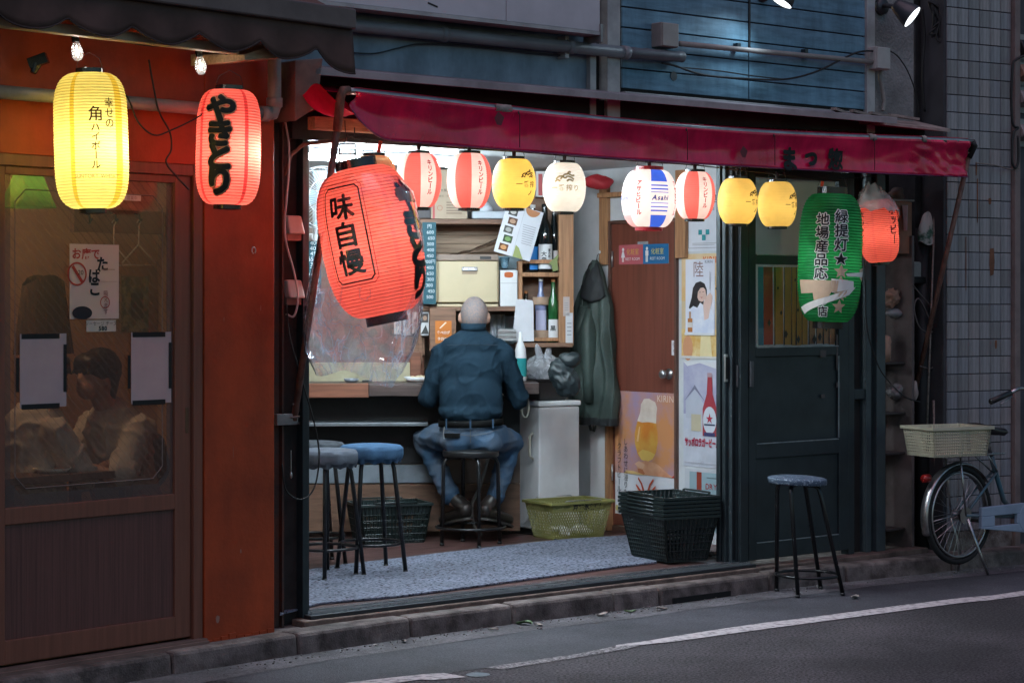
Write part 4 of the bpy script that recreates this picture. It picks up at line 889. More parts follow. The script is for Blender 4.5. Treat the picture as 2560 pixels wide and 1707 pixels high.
def vf(i, j):
    t = t0 + (.992 - t0) * i; p = rail(t); zb = vbot(t)
    if i < .05: zb += (1 - i / .05) ** 2 * .12
    z = p.z - .002 + (zb - p.z) * j
    sw = .02 * math.sin(j * math.pi) * (.6 + .4 * math.sin(t * 40)) + .007 * (1 - 2 * abs(mnoise.noise(Vector((t * 14 + j, j * 2.0, 1))))) * math.sin(j * 3.1) + .012 * j * mnoise.noise(Vector((t * 9, 3, 0)))
    if i > .88: sw += .02 * mnoise.noise(Vector((t * 110 - j * 7, j * 5, 2)))
    return (p.x + (.015 * math.sin(j * 6) if i < .02 else 0), p.y - .018 + sw + .02 * j, z)
m = MB(); m.grid(vf, 150, 14); m.obj('valance', M_ra, ra, smooth=True, solid=.0025)
m = MB(); m.tube([vf(i / 100, 1.) for i in range(101)], .004, 6); m.obj('hem', mat('purple_hem', (.16, .02, .09), .35), ra, smooth=True)
def tf(i, j):
    p = rail(t0 + (.99 - t0) * i); return (p.x, p.y + (.0 - p.y) * j - .01, p.z + .016 + (.05) * j - .03 * math.sin(j * math.pi))
m = MB(); m.grid(tf, 40, 6); m.obj('canopy', M_ra, ra, smooth=True, solid=.002)
# gathered cloth at the left end
m = MB(); q = F2.at(770, 245, -.2)
def gf(i, j): return (q.x - .03 + .2 * i, -.36 + .34 * j, q.z + .03 - .075 * i * (1 - j) + .025 * math.sin(j * 9 + i * 4) - .06 * math.sin(i * 3.1))
m.grid(gf, 14, 14); m.obj('gathered_cloth', M_ra, ra, smooth=True)
for k, t in enumerate((.225, .475, .62, .80)):
    p = rail(t); m = MB(); m.tube([(p.x, p.y - .02, p.z - .01 - .006 * s) if s else (p.x, p.y, p.z + .018) for s in range(0, 3)], .004, 6); m.obj('tie_cord', M_wire, ra)
    m = MB(); m.box(p.x - .0015, p.x + .0015, p.y - .028, p.y - .024, vbot(t) + .01, p.z - .02); m.obj('seam', mat('seam_dark', (.12, .004, .02), .5), ra)
for t, w in ((.205, .05), (.80, .03), (.90, .02)):
    p = rail(t); m = MB()
    def tp(i, j, p=p, w=w): a = 2 * math.pi * i; r = .019 + .006 * abs(mnoise.noise(Vector((math.sin(a) * 3, j * 5, t * 50)))); return (p.x - w + 2 * w * j, p.y + r * math.sin(a), p.z + r * math.cos(a))
    m.grid(tp, 16, 8, closed_u=True); m.obj('tape_wrap', mat('dirty_tape', (.32, .27, .24), .6, var=.5, scale=20), ra, smooth=True)
for t, zz_, w in ((.195, 2.41, .03), (.565, 2.33, .028)):
    p = rail(t); m = MB(); w2 = w; m._f([m.bm.verts.new((p.x + a * w2, p.y - .036, zz_ + b * w2)) for a, b in ((-1, .2), (-.2, 1.3), (1, .4), (.4, -.9), (-.5, -.8))]); m.obj('patch', mat('dark_patch', (.13, .003, .02), .4), ra)
# shop name on the valance (black kana and kanji)
mb = MB()
def onv(u0, z0):
    def fn(a, b):
        x = u0 + a; t = (x - rl.x) / (rr_.x - rl.x); i = (t - t0) / (.992 - t0); p = rail(t); zb = vbot(t); j = min(1, max(0, (p.z - .002 - (z0 + b)) / (p.z - zb))); q_ = vf(i, j); return (x, q_[1] - .013, z0 + b)
    return fn
for ch, px, sz, bd in (('ま', 1975, .135, .045), ('つ', 2030, .095, .045), ('惣', 2087, .12, .03)):
    q = F2.at(px, 398, -.385); bold_put(mb, text2d(ch, sz, squeeze=1.0), lambda o, q=q: (lambda f: (lambda a, b: (lambda r: (r[0], r[1] - o, r[2]))(f(a, b))))(onv(q.x, q.z)), bd * .16, .001, 8, .03)
mb.obj('lettering', I_blk, ra, recalc=False)
# elbows and poles
m = MB(); pl0 = F2.at(735, 1050, -.02); m.tube([rail(0) + Vector((.03, 0, 0)), rail(0), rail(0) + Vector((-.012, .004, -.03)), rail(0).lerp(pl0, .12)], .021, 12); m.obj('elbow', M_rp, ra, smooth=True)
m = MB(); m.tube([rail(0).lerp(pl0, .05), rail(0).lerp(pl0, .5), pl0], .0155, 12); m.obj('pole', M_rp, ra, smooth=True)
pr0 = F2.at(2286, 985, .06); m = MB(); m.tube([rail(1), rail(1) + Vector((.02, 0, -.02)), rail(1).lerp(pr0, .06)], .021, 12); m.obj('elbow', mat('black_iron', (.03, .028, .028), .6, .4), ra, smooth=True)
m = MB(); m.tube([rail(1).lerp(pr0, .04), rail(1).lerp(pr0, .5), pr0], [.0155, .015, .014], 12); m.obj('pole', M_rp, ra, smooth=True)
m = MB(); bb = F2.at(760, 360, -.05); m.tube([(bb.x - .06, .02, bb.z - .14), (bb.x - .05, -.02, bb.z - .05), (bb.x, -.05, bb.z), (bb.x + .16, -.16, bb.z + .02)], .009, 8); m.obj('bracket_arm', M_rp, ra, smooth=True)
# ================================================================== FLUORESCENT FIXTURES
M_tube = emit('fluorescent_tube', (.76, .91, 1.0), 140)
for k, (x0_, x1_, v_, nm) in enumerate(((.02, 1.02, .12, 'fluorescent tube fixture under the bar ceiling nearest the pole'), (1.12, 2.12, .12, 'fluorescent tube fixture under the bar ceiling nearest the dark door'), (.9, 1.9, 1.35, 'fluorescent tube fixture added over the counter to light the room'))):  # the one over the counter is added to brighten the room
    t = thing('fluorescent_fixture', nm, 'light', FT(F2)); zt = CE - .003
    m = MB(); m.box(x0_ - .03, x1_ + .03, v_ - .03, v_ + .03, zt - .03, zt); m.obj('batten', mat('white_enamel', (.75, .76, .76), .35), t, bevel=.003)
    m = MB(); m.cyl((x0_, v_ - .0, zt - .048), (x1_, v_ - .0, zt - .048), .014); m.obj('tube', M_tube, t, smooth=True)
    for x in (x0_ - .012, x1_ + .002): m = MB(); m.box(x, x + .01, v_ - .018, v_ + .018, zt - .066, zt - .03); m.obj('tube_holder', MATS['white_enamel'], t)
# ================================================================== INSIDE THE BAR
def bkM(px, py, v): return BK.M @ Matrix.Translation(BK.at(px, py, v))
def bb(name, p0, p1, y0, y1, v0, v1, mm, parent, bevel=.003):
    """box whose front face (at depth v0) spans the given pixels; local frame BK"""
    a = BK.at(p0, y0, v0); b = BK.at(p1, y1, v0); m = MB(); m.box(a.x, b.x, v0, v1, a.z, b.z); return m.obj(name, mm, parent, bevel=bevel)
M_wdm = mat('brown_shelf_wood', (.22, .115, .07), .55, var=.45, scale=4, stretch=(.8, 12, 12), bump=.05, bscale=50)
M_ctr = mat('dark_counter_wood', (.075, .05, .045), .42, var=.5, scale=5, stretch=(.6, 10, 10))
M_ctf = mat('red_brown_fascia', (.22, .085, .05), .45, var=.4, scale=4, stretch=(.8, 10, 10))
M_blk = mat('black_plastic', (.012, .012, .013), .45, var=.3)
M_wpl = mat('white_plastic', (.72, .73, .74), .4, var=.12)
# --- counter
VC = -.86
ct = thing('bar_counter', 'dark wooden bar counter with red-brown fascia and metal foot rail', 'counter', FT(BK))
bb('top', 700, 1348, 986, 957, VC, VC + .4, M_ctr, ct); bb('fascia', 760, 921, 994, 958, VC - .012, VC - .001, M_ctf, ct); bb('fascia', 922, 1052, 990, 962, VC - .008, VC - .001, M_ctr, ct)
bb('front_panel', 700, 1300, 1160, 987, VC + .25, VC + .27, mat('black_panel', (.02, .02, .022), .6, var=.4), ct)
bb('foot_rail', 700, 1070, 1066, 1056, VC - .0, VC + .25, mat('grey_metal_rail', (.2, .22, .24), .4, .6, var=.3), ct)
bb('plinth', 700, 1110, 1208, 1162, VC + .22, VC + .27, mat('pale_plinth', (.22, .26, .30), .6, var=.4), ct)
bb('plinth', 1110, 1300, 1208, 1122, VC + .24, VC + .27, mat('tan_plinth', (.15, .105, .085), .65, var=.3), ct)
bb('kick_board', 700, 1300, 1330, 1209, VC + .21, VC + .27, mat('tan_kick_board', (.15, .08, .05), .6, var=.45, stretch=(1, 6, 6)), ct)
zt = BK.at(900, 957, VC).z + .001
def on_counter(px, v): p = BK.at(px, 955, v); return BK.M @ Matrix.Translation((p.x, v, zt))
rs = thing('counter_riser', 'pale olive wooden riser along the back of the counter', 'riser', FT(BK)); bb('board', 700, 1025, 956, 906, VC + .34, VC + .37, mat('olive_board', (.40, .36, .24), .6, var=.3), rs); bb('board', 1026, 1052, 945, 880, VC + .35, VC + .38, M_ctf, rs)
m = MB(); m.lathe([(.0, .004), (.03, .004), (.045, .022), (.047, .022), (.034, .0), (.0, .0)], 24); simple('saucer', m, mat('grey_glaze', (.25, .27, .3), .3), 'small grey dish on the counter behind the bag', 'dish', on_counter(878, VC + .1), smooth=True)
m = MB(); m.lathe([(.0, .012), (.06, .012), (.085, .03), (.088, .03), (.065, .0), (.0, .0)], 28); simple('plate', m, M_wpl, 'white oval plate with food beside the seated man', 'plate', on_counter(1046, VC + .12), smooth=True)
m = MB()
for k in range(9): m.ell((random.uniform(-.04, .04), random.uniform(-.03, .03), .024 + .006 * random.random()), (.02, .012, .01), Matrix.Rotation(random.random() * 3, 3, 'Z'), 8, 5)
simple('food', m, mat('pale_food', (.6, .5, .33), .6), 'pale food heaped on the white plate', 'food', on_counter(1046, VC + .12), smooth=True)
m = MB(); m.box(-.03, .03, -.02, .02, 0, .012); simple('ashtray', m, M_blk, 'small black tray on the counter', 'tray', on_counter(918, VC + .12), bevel=.003)
# detergent bottle
m = MB(); m.mi = 0; m.lathe([(.0, 0), (.034, 0), (.037, .01), (.037, .15), (.033, .19), (.018, .235), (.015, .24), (.015, .262), (.011, .264), (.011, .295), (.0, .297)], 24)
m.mi = 1; m.lathe([(.0377, .03), (.0377, .14)], 24)
o = simple('detergent_bottle', m, [M_wpl, ink((.02, .26, .27))], 'white squeeze bottle with teal label on the counter', 'bottle', on_counter(1301, VC + .16), smooth=True)
# --- back shelf unit
sh = thing('back_shelf', 'brown wooden shelving behind the counter carrying boxes and a cabinet', 'shelf', FT(BK))
VS1 = -.42
bb('shelf_board', 1050, 1290, 560, 548, VS1, -.01, M_wdm, sh); bb('shelf_board', 1050, 1300, 778, 766, VS1 - .04, -.01, M_wdd if False else M_wdm, sh)
M_plk = mat('pale_planks', (.36, .25, .17), .65, var=.4, scale=4, stretch=(.7, 10, 10))
for k in range(5): bb('back_plank', 1050, 1260, 588 + 22 * k, 567 + 22 * k, -.1, -.08, M_plk, sh, bevel=.002)
bb('upright', 1046, 1056, 910, 560, VS1, -.02, M_wdm, sh); bb('lower_panel', 985, 1062, 888, 843, VS1 + .02, VS1 + .05, M_wdm, sh); bb('lower_panel', 960, 1060, 945, 891, VS1 + .05, VS1 + .08, M_ctf, sh)
bb('upper_back', 780, 1290, 545, 400, -.06, -.04, mat('grey_back_panel', (.24, .23, .24), .7, var=.25), sh)
# bottle rack on the right
M_wr = M_wd
rk = thing('bottle_rack', 'pine bottle rack with two shelves of sake bottles', 'rack', FT(BK)); V3 = -.44
bb('side_post', 1397, 1434, 864, 425, V3, V3 + .22, M_wr, rk); bb('side_panel', 1296, 1306, 862, 652, V3, V3 + .2, M_wr, rk)
bb('shelf_board', 1296, 1397, 692, 681, V3, V3 + .2, M_wr, rk); bb('shelf_board', 1290, 1432, 868, 857, V3 - .03, V3 + .2, M_wdm, rk)
bb('front_rail', 1306, 1397, 659, 649, V3 - .004, V3 + .008, M_wr, rk); bb('front_rail', 1306, 1397, 853, 844, V3 - .004, V3 + .008, M_wr, rk)
bb('back_board', 1306, 1397, 858, 430, V3 + .19, V3 + .2, M_wdm, rk)
rkz1 = BK.at(1350, 681, V3).z; rkz2 = BK.at(1350, 857, V3 - .03).z
def bottle(px, zb, h, r, glass, capm, label, labs=(), v=V3 + .08, txt=None):
    p = BK.at(px, 700, v); t = thing('sake_bottle', label, 'bottle', BK.M @ Matrix.Translation((p.x, v, zb + .001)))
    m = MB(); m.lathe([(.0, 0), (r, 0), (r, h * .56), (r * .9, h * .64), (r * .42, h * .78), (r * .34, h * .95), (r * .34, h * .97), (0, h * .97)], 28); m.obj('glass', glass, t, smooth=True)
    m = MB(); m.lathe([(r * .4, h * .95), (r * .42, h), (0, h)], 18); m.obj('cap', capm, t, smooth=True)
    for a, b, col, th, w in labs:
        m = MB(); m.grid(lambda i, j: ((r + .001) * math.sin(R(th - w + 2 * w * i)), -(r + .001) * math.cos(R(th - w + 2 * w * i)), h * (a + (b - a) * j)), 12, 1); m.obj('paper_label', ink(col), t, smooth=True)
    if txt:
        mb = MB()
        for s_, th, z, sz in txt: put_text(mb, text2d(s_, sz, vertical=True, bold=.02, pitch=1.0), lambda a, b, th=th, z=z: ((r + .002) * math.sin(R(th) + a / r), -(r + .002) * math.cos(R(th) + a / r), z + b), cut=.015)
        mb.obj('lettering', I_blk, t, recalc=False)
    return t
G_blk = mat('dark_bottle_glass', (.006, .012, .014), .08, spec=.7, var=.2); G_grn = mat('green_bottle_glass', (.015, .10, .03), .1, spec=.7, var=.2); G_cl = mat('blue_clear_glass', (.20, .24, .42), .12, spec=.7, var=.2)
wc = mat('white_cap', (.75, .75, .74), .4); oc = mat('orange_cap', (.5, .2, .07), .4)
h1 = (681 - 511) / FPX * 13.0
bottle(1332, rkz1, h1, .041, G_blk, wc, 'black sake bottle with bright blue label on the upper shelf', [(.04, .38, (.03, .22, .62), 20, 50)])
bottle(1362, rkz1, h1 * 1.01, .047, G_blk, M_blk, 'black sake bottle with white brush-lettered label on the upper shelf', [(.05, .41, (.72, .74, .76), 5, 62)], V3 + .06, [('大辛', -10, h1 * .23, .034), ('澤乃井', 30, h1 * .28, .019)])
bottle(1385, rkz1, h1 * .98, .036, G_blk, wc, 'dark bottle half behind the white labelled sake bottle', [(.03, .33, (.7, .66, .66), 30, 40)], V3 + .13)
h2 = (857 - 695) / FPX * 13.0
bottle(1352, rkz2, h2, .036, G_cl, wc, 'clear sake bottle with lavender label on the lower shelf', [(.08, .5, (.55, .55, .75), 0, 60)])
bottle(1383, rkz2, h2 * .99, .034, G_grn, oc, 'green sake bottle with white brush label on the lower shelf', [(.06, .36, (.74, .74, .76), 0, 60)], V3 + .08, [('黒', -6, h2 * .22, .035)])
bottle(1315, rkz2, h2 * .8, .03, G_blk, oc, 'short dark bottle with orange cap behind the paper stack', [(.1, .4, (.6, .5, .3), 0, 60)], V3 + .12)
bottle(1397, rkz2, h2 * .97, .034, G_grn, oc, 'green bottle tucked against the rack post', [(.06, .34, (.74, .74, .76), 0, 60)], V3 + .13)
M_kr = mat('kraft_band', (.45, .31, .22), .75, var=.2)
for py, w, nm in ((752, .05, 'upper'), (835, .05, 'lower')):
    p = BK.at(1355, py, V3 + .04); m = MB(); m.lathe([(.05, -.024), (.05, .024), (.048, .024), (.048, -.024), (.05, -.024)], 28)
    simple('cardboard_band', m, M_kr, 'kraft cardboard band around the %s part of the lavender labelled bottle' % nm, 'band', BK.M @ Matrix.Translation((BK.at(1352, 700, V3 + .08).x, V3 + .08, p.z)), smooth=True)
# tags taped to the rack post, folded green paper on a bottle
for k_, (pa, pb_, ya, yb, c_) in enumerate(((1414, 1432, 862, 782, (.62, .62, .64)), (1408, 1424, 790, 742, (.5, .42, .4)))):
    a_, b_ = BK.at(pa, ya, V3 - .004), BK.at(pb_, yb, V3 - .004); o = sheet('paper_tag', b_.x - a_.x, b_.z - a_.z, [('r', .2, .3 + .12 * q, .8, .33 + .12 * q, (.3, .3, .32)) for q in range(4)], base=c_); o.matrix_world = BK.M @ Matrix.Translation((a_.x, V3 - .004, a_.z)); tag(o, ('white paper tag taped low on the rack post', 'dull pink slip taped above the white tag on the rack post')[k_], 'paper')
m = MB(); p = BK.at(1384, 655, V3 - .02); m._f([m.bm.verts.new((p.x + a, V3 - .02, p.z + b)) for a, b in ((-.03, -.01), (.0, .02), (.03, .05), (.022, .0), (.03, -.05), (-.005, -.06), (-.012, -.02))]); simple('folded_leaf', m, ink((.22, .26, .10)), 'folded olive green paper hung on the white labelled sake bottle', 'paper', FT(BK), solid=.002)
for k_, (pa, pb_, ya, yb, c_) in enumerate(((985, 1003, 835, 775, (.6, .58, .52)), (1008, 1026, 838, 778, (.55, .5, .45)), (1030, 1047, 834, 780, (.58, .56, .5)))):
    a_, b_ = BK.at(pa, ya, -.30), BK.at(pb_, yb, -.30); o = sheet('menu_strip', b_.x - a_.x, b_.z - a_.z, [('t', .5, .5, .62, ('冷奴', '枝豆', '煮込')[k_], (.03, .03, .03), {'vertical': True})], base=c_); o.matrix_world = BK.M @ Matrix.Translation((a_.x, -.30, a_.z)); tag(o, 'paper menu strip reading %s behind the counter' % ('cold tofu', 'green soybeans', 'stew')[k_], 'menu')
# papers on the rack
tp = thing('paper_stack', 'stack of white papers hung beside the lower bottles', 'papers', BK.M @ Matrix.Translation(BK.at(1308, 800, V3 - .03)))
for k in range(4):
    m = MB(); T = Matrix.Rotation(R(5 - 2 * k), 4, 'Y'); m.box(-.055 + .012 * k, .045 + .006 * k, -.004 * k, -.004 * k + .002, -.13, .125 - .004 * k, T); m.obj('page', ink((.66, .66, .70)), tp)
# menu sheet
o = sheet('menu_sheet', .23, .31, [('r', 0, 0, .5, 1, (.70, .71, .76)), ('r', .5, 0, 1, 1, (.66, .68, .73)), ('r', .495, 0, .505, 1, (.5, .5, .55))] + [('r', .10 + .05 * (k % 2), .78 - .18 * k, .34 + .05 * (k % 2), .92 - .18 * k, ((.06, .06, .06), (.12, .06, .04), (.1, .1, .09), (.05, .08, .04), (.14, .05, .02))[k]) for k in range(5)] + [('e', .22 + .05 * (k % 2), .85 - .18 * k, .08, .06, ((.5, .48, .46), (.5, .3, .2), (.4, .4, .38), (.2, .35, .12), (.6, .3, .12))[k]) for k in range(5)] + [('e', .72, 1.0, .2, .2, (.5, .22, .1), (180, 360)), ('p', [(.52, 0), (.8, 0), (.62, .2), (.52, .24)], (.33, .38, .14))] + [('r', .56 + .01 * k, .66 - .045 * k, .92, .67 - .045 * k, (.3, .3, .33)) for k in range(9)], base=(.68, .69, .73))
o.matrix_world = BK.M @ Matrix.Translation(BK.at(1234, 628, -.5)) @ Matrix.Rotation(R(16), 4, 'Y'); tag(o, 'white two-page food menu sheet hanging tilted beside the bottles', 'menu')
# things on the upper shelf
cb = thing('cardboard_box', 'brown cardboard carton with printed text on the top shelf', 'box', FT(BK)); bb('carton', 1078, 1168, 547, 425, VS1 + .02, -.12, mat('cardboard', (.42, .33, .24), .75, var=.15, scale=3), cb)
a = BK.at(1078, 547, VS1 + .02); b = BK.at(1168, 425, VS1 + .02)
s_ = sheet('print', b.x - a.x, b.z - a.z, [('r', .04, .0, .1, 1, (.45, .10, .10)), ('t', .5, .58, .09, '最大積上段数5段', (.08, .06, .05)), ('t', .45, .46, .07, '横倒・手鉤厳禁', (.2, .15, .1)), ('ring', .24, .22, .06, .075, (.4, .15, .1))] + [('r', .42, .10 + .055 * k, .85 - .05 * (k % 2), .125 + .055 * k, (.24, .18, .13)) for k in range(5)], cb, base=(.42, .33, .24)); s_.location = (a.x, VS1 + .0185, a.z)
tr = thing('plastic_tray', 'pale blue-grey plastic tray with cloth on the top shelf', 'tray', FT(BK)); bb('tray', 1180, 1268, 547, 528, VS1, -.1, mat('grey_blue_plastic', (.45, .50, .56), .4, var=.15), tr, bevel=.008)
m = MB(); a = BK.at(1208, 522, VS1 + .1); m.ell((a.x, VS1 + .12, a.z + .0), (.06, .06, .045)); 
for v in m.bm.verts: v.co += Vector((0, 0, .02)) * mnoise.noise(v.co * 25)
m.obj('cloth', mat('white_cloth', (.66, .70, .76), .8, var=.2), tr, smooth=True)
o = thing('small_carton', 'white carton with red print on top of the bottle rack', 'box', FT(BK)); bb('carton', 1340, 1368, 492, 428, V3 + .03, V3 + .12, ink((.6, .58, .56)), o); bb('red_panel', 1346, 1356, 489, 435, V3 + .0285, V3 + .03, ink((.45, .1, .1)), o, 0)
o = thing('red_bundle', 'red cloth bundle on the high shelf beside the white wall', 'bundle', BK.M @ Matrix.Translation(BK.at(1500, 455, -.62)))
m = MB(); m.ell((0, 0, 0), (.09, .05, .045), None, 24, 14)
for v in m.bm.verts: v.co += v.co.normalized() * .02 * mnoise.noise(v.co * 20)
m.obj('cloth', mat('red_cloth', (.4, .02, .03), .6), o, smooth=True)
# clear wrapped sheet between shelves
m = MB(); a = BK.at(1080, 643, -.3); b = BK.at(1255, 580, -.3)
m.grid(lambda i, j: (a.x + (b.x - a.x) * i, -.34 + .2 * j, a.z + .01 + (b.z - a.z) * .8 * i * i * (1 - .3 * j) + .012 * mnoise.noise(Vector((i * 8, j * 5, 0)))), 24, 8)
o = simple('plastic_wrap', m, glassy('brown_wrap', (.6, .5, .45), .4, (.3, .22, .2), .2, 1.5, bump=.8, bscale=20), 'brownish plastic-wrapped parcel lying on the towel cabinet', 'parcel', FT(BK), smooth=True)
# towel cabinet
cv = thing('towel_cabinet', 'cream towel warmer cabinet with silver handle on the shelf', 'cabinet', FT(BK)); Vc = -.47
M_cr = mat('cream_enamel', (.56, .46, .29), .4, var=.12, scale=3, spec=.5)
bb('body', 1088, 1247, 757, 652, Vc + .02, -.12, M_cr, cv, .008); bb('door', 1095, 1244, 756, 653, Vc, Vc + .018, M_cr, cv, .006)
bb('top_strip', 1090, 1246, 651, 636, Vc + .004, -.12, mat('brown_strip', (.26, .19, .15), .5), cv); bb('control_panel', 1200, 1228, 648, 641, Vc + .001, Vc + .006, M_blk, cv, .001)
bb('base', 1092, 1246, 767, 760, Vc + .004, -.12, M_cr, cv); h = BK.at(1174, 673, Vc)
m = MB(); m.box(h.x - .048, h.x + .048, Vc - .016, Vc, h.z - .012, h.z + .014); m.obj('handle', mat('silver_handle', (.55, .56, .6), .3, .6), cv, bevel=.005)
m = MB(); m.box(h.x - .046, h.x + .046, Vc - .002, Vc, h.z - .03, h.z - .014); m.obj('handle_recess', mat('recess_tan', (.33, .24, .16), .5), cv)
# white dispenser
ds = thing('white_dispenser', 'white plastic dispenser with orange window beside the towel cabinet', 'dispenser', FT(BK)); bb('body', 1250, 1294, 766, 675, Vc + .03, -.2, M_wpl, ds, .005)
p = BK.at(1272, 687, Vc + .029); m = MB(); m._f([m.bm.verts.new((p.x + .027 * max(-1, min(1, 1.3 * math.cos(a))), Vc + .0285, p.z + .018 * math.sin(a))) for a in [2 * math.pi * k / 24 for k in range(24)]]); m.obj('window', ink((.5, .12, .03)), ds)
bb('lid_seam', 1251, 1293, 708.5, 707.5, Vc + .0292, Vc + .03, ink((.35, .36, .38)), ds, 0)
m = MB(); p = BK.at(1262, 660, Vc + .08); m.lathe([(.02, -.03), (.032, .035), (.03, .035), (.018, -.028)], 18); simple('clear_cup', m, glassy('blue_cup', (.6, .8, .9), .25, (.4, .6, .7), .1, 1), 'pale blue clear cup on top of the white dispenser', 'cup', BK.M @ Matrix.Translation((p.x, Vc + .09, p.z + .006)), smooth=True)
# pale panes behind the shelf; the blue light there is painted into their colour
wn = thing('blue_light_panes', 'pale panes behind the shelves with blue light painted in', 'window', FT(BK)); bb('pane', 1246, 1300, 676, 640, -.14, -.13, mat('painted_blue_light', (.5, .66, .74), .5), wn, 0); bb('pane', 1225, 1300, 860, 790, -.1, -.09, MATS['painted_blue_light'], wn, 0)
m = MB(); a = BK.at(1228, 850, -.16); b = BK.at(1262, 786, -.16); m.grid(lambda i, j: (a.x + (b.x - a.x) * i, -.16 + .015 * math.sin(i * 16), a.z + (b.z - a.z) * j), 24, 4); simple('hanging_towel', m, MATS['white_cloth'], 'white towel hanging in the kitchen behind the seated man', 'towel', FT(BK), smooth=True)
tt = thing('steel_tray_stack', 'stack of steel trays on the kitchen side of the counter', 'trays', FT(BK))
for k in range(5): bb('tray', 1245 - k % 2, 1290 + k % 2, 852 - 6 * k, 847 - 6 * k, -.5, -.3, MATS['galvanised'] if k % 2 else M_st, tt, .001)
# key box with orange sticker
kb = thing('wooden_box', 'dark wooden box with orange restaurant sticker behind the counter', 'box', FT(BK)); bb('body', 1074, 1140, 878, 770, -.52, -.4, M_wdm, kb); a = BK.at(1088, 858, -.522); b = BK.at(1129, 802, -.522)
s_ = sheet('sticker', b.x - a.x, b.z - a.z, [('p', [(.25, .68), (.32, .66), (.7, .92), (.62, .95)], (.8, .7, .6)), ('t', .5, .48, .2, '食べログ', (.85, .78, .7), {'bold': .03}), ('t', .5, .2, .2, '予約OK', (.85, .78, .7), {'bold': .02})], kb, base=(.55, .17, .03)); s_.location = (a.x, -.5215, a.z)
o = sheet('photo_card', .05, .14, [('r', .1, .55, .9, .95, (.06, .05, .05)), ('e', .5, .75, .25, .3, (.35, .22, .15)), ('p', [(0, .05), (1, .05), (.6, .45)], (.05, .05, .05))], base=(.55, .55, .56)); o.matrix_world = bkM(1052, 838, -.46); tag(o, 'white card with dark photographs beside the wooden box', 'card')
# chalk menu boards
def chalk(px0, px1, py0, py1, v, label, seed, F=BK):
    random.seed(seed); a = F.at(px0, py0, v); b = F.at(px1, py1, v); w, h = b.x - a.x, b.z - a.z
    sp = []
    for k in range(13):
        sp.append(('t', .55 + random.uniform(-.08, .12), .95 - .072 * k, .34, random.choice(('500', '300', '600', '650', '450', '800円', '400')) if k else '円', (.6, .66, .68)))
    o = sheet('menu_board', w, h, sp, base=(.012, .07, .095)); o.matrix_world = F.M @ Matrix.Translation((a.x, v, a.z)); tag(o, label, 'menu board'); random.seed(seed + 1)
chalk(1056, 1090, 760, 556, -.55, 'teal chalkboard menu with white prices left of the towel cabinet', 3)
chalk(760, 803, 770, 585, -1.6, 'teal chalkboard menu with white prices behind the rusty pole', 5)
m = MB(); a = BK.at(768, 560, -1.7); m.box(a.x - .2, a.x + .12, -1.7, -1.5, a.z - .012, a.z + .008); simple('wall_shelf', m, M_dm2, 'narrow dark shelf below the fan', 'shelf', FT(BK))
# fan
fp = wp(806, 495, 11.0); fan = thing('wall_fan', 'white wall fan with blue centre badge inside the bar', 'fan', Matrix.Translation(fp) @ Matrix.Rotation(R(28), 4, 'Z'))
M_fw = mat('fan_white', (.68, .72, .74), .4)
m = MB(); Rf = .165
for r, y in ((Rf, 0), (Rf * .97, -.04), (Rf * .6, -.055), (Rf * .33, -.06), (Rf * .97, .05)): m.tube([(r * math.cos(a), y, r * math.sin(a)) for a in [2 * math.pi * k / 40 for k in range(40)]], .0022, 5, closed=True)
for k in range(56):
    a = 2 * math.pi * k / 56; c_, s_2 = math.cos(a), math.sin(a); m.tube([(Rf * .3 * c_, -.06, Rf * .3 * s_2), (Rf * .75 * c_, -.055, Rf * .75 * s_2), (Rf * .97 * c_, -.035, Rf * .97 * s_2), (Rf * c_, 0, Rf * s_2)], .0011, 4, cap=False)
m.obj('cage', M_fw, fan)
m = MB(); m.tube([(0, -.062, 0), (0, -.07, 0), (0, -.072, 0)], [.05, .046, .0], 28); m.obj('badge', ink((.03, .14, .3)), fan, smooth=True)
for k in range(4):
    m = MB(); T = Matrix.Rotation(R(90 * k), 4, 'Y')
    m.grid(lambda i, j: T @ Vector((.03 + .11 * i, -.02 + .03 * (j - .5), (j - .5) * (.05 + .07 * i))), 6, 4); m.obj('blade', mat('fan_blade', (.3, .45, .52), .3), fan, smooth=True)
m = MB(); m.cyl((0, .0, 0), (0, .12, 0), .045, .035); m.cyl((0, .1, 0), (0, .1, -.22), .012); m.cyl((0, .1, -.2), (0, .22, -.2), .02); m.obj('motor', M_fw, fan)
# --- chest freezer, basket etc. on the right
fz = gp(1348, 1338, FL); fr = thing('white_freezer', 'white boxy under-counter freezer beside the seated man', 'freezer', Matrix.Translation(fz) @ Matrix.Rotation(R(36), 4, 'Z'))
m = MB(); m.box(0, .31, 0, .4, .03, .775); m.obj('body', mat('freezer_white', (.74, .73, .74), .45, var=.2, scale=2.5), fr, bevel=.01)
m = MB(); m.box(-.006, .318, -.006, .41, .779, .81); m.obj('lid', M_wpl, fr, bevel=.008)
m = MB(); m.tube([(-.01, .05, .62), (-.035, .05, .6), (-.035, .05, .48), (-.01, .05, .46)], .008, 8); m.obj('handle', mat('cream_plastic', (.5, .46, .38), .4), fr, smooth=True)
m = MB(); m.box(.01, .3, .01, .38, .0, .03); m.obj('base', M_blk, fr)
fm = fr.matrix_world
bx = thing('black_crate', 'black plastic crate on the white freezer under a carrier bag', 'crate', fm @ Matrix.Translation((.03, .04, .811)))
m = MB(); m.hexa([(.02, .02, 0), (.22, .02, 0), (.22, .2, 0), (.02, .2, 0), (-.01, -.01, .12), (.25, -.01, .12), (.25, .23, .12), (-.01, .23, .12)]); m.obj('box', M_blk, bx, bevel=.006)
m = MB(); m.box(-.02, .26, -.02, .24, .12, .132); m.obj('rim', M_blk, bx, bevel=.004)
m = MB(); m.ell((.10, .09, .205), (.105, .1, .078), None, 72, 44)
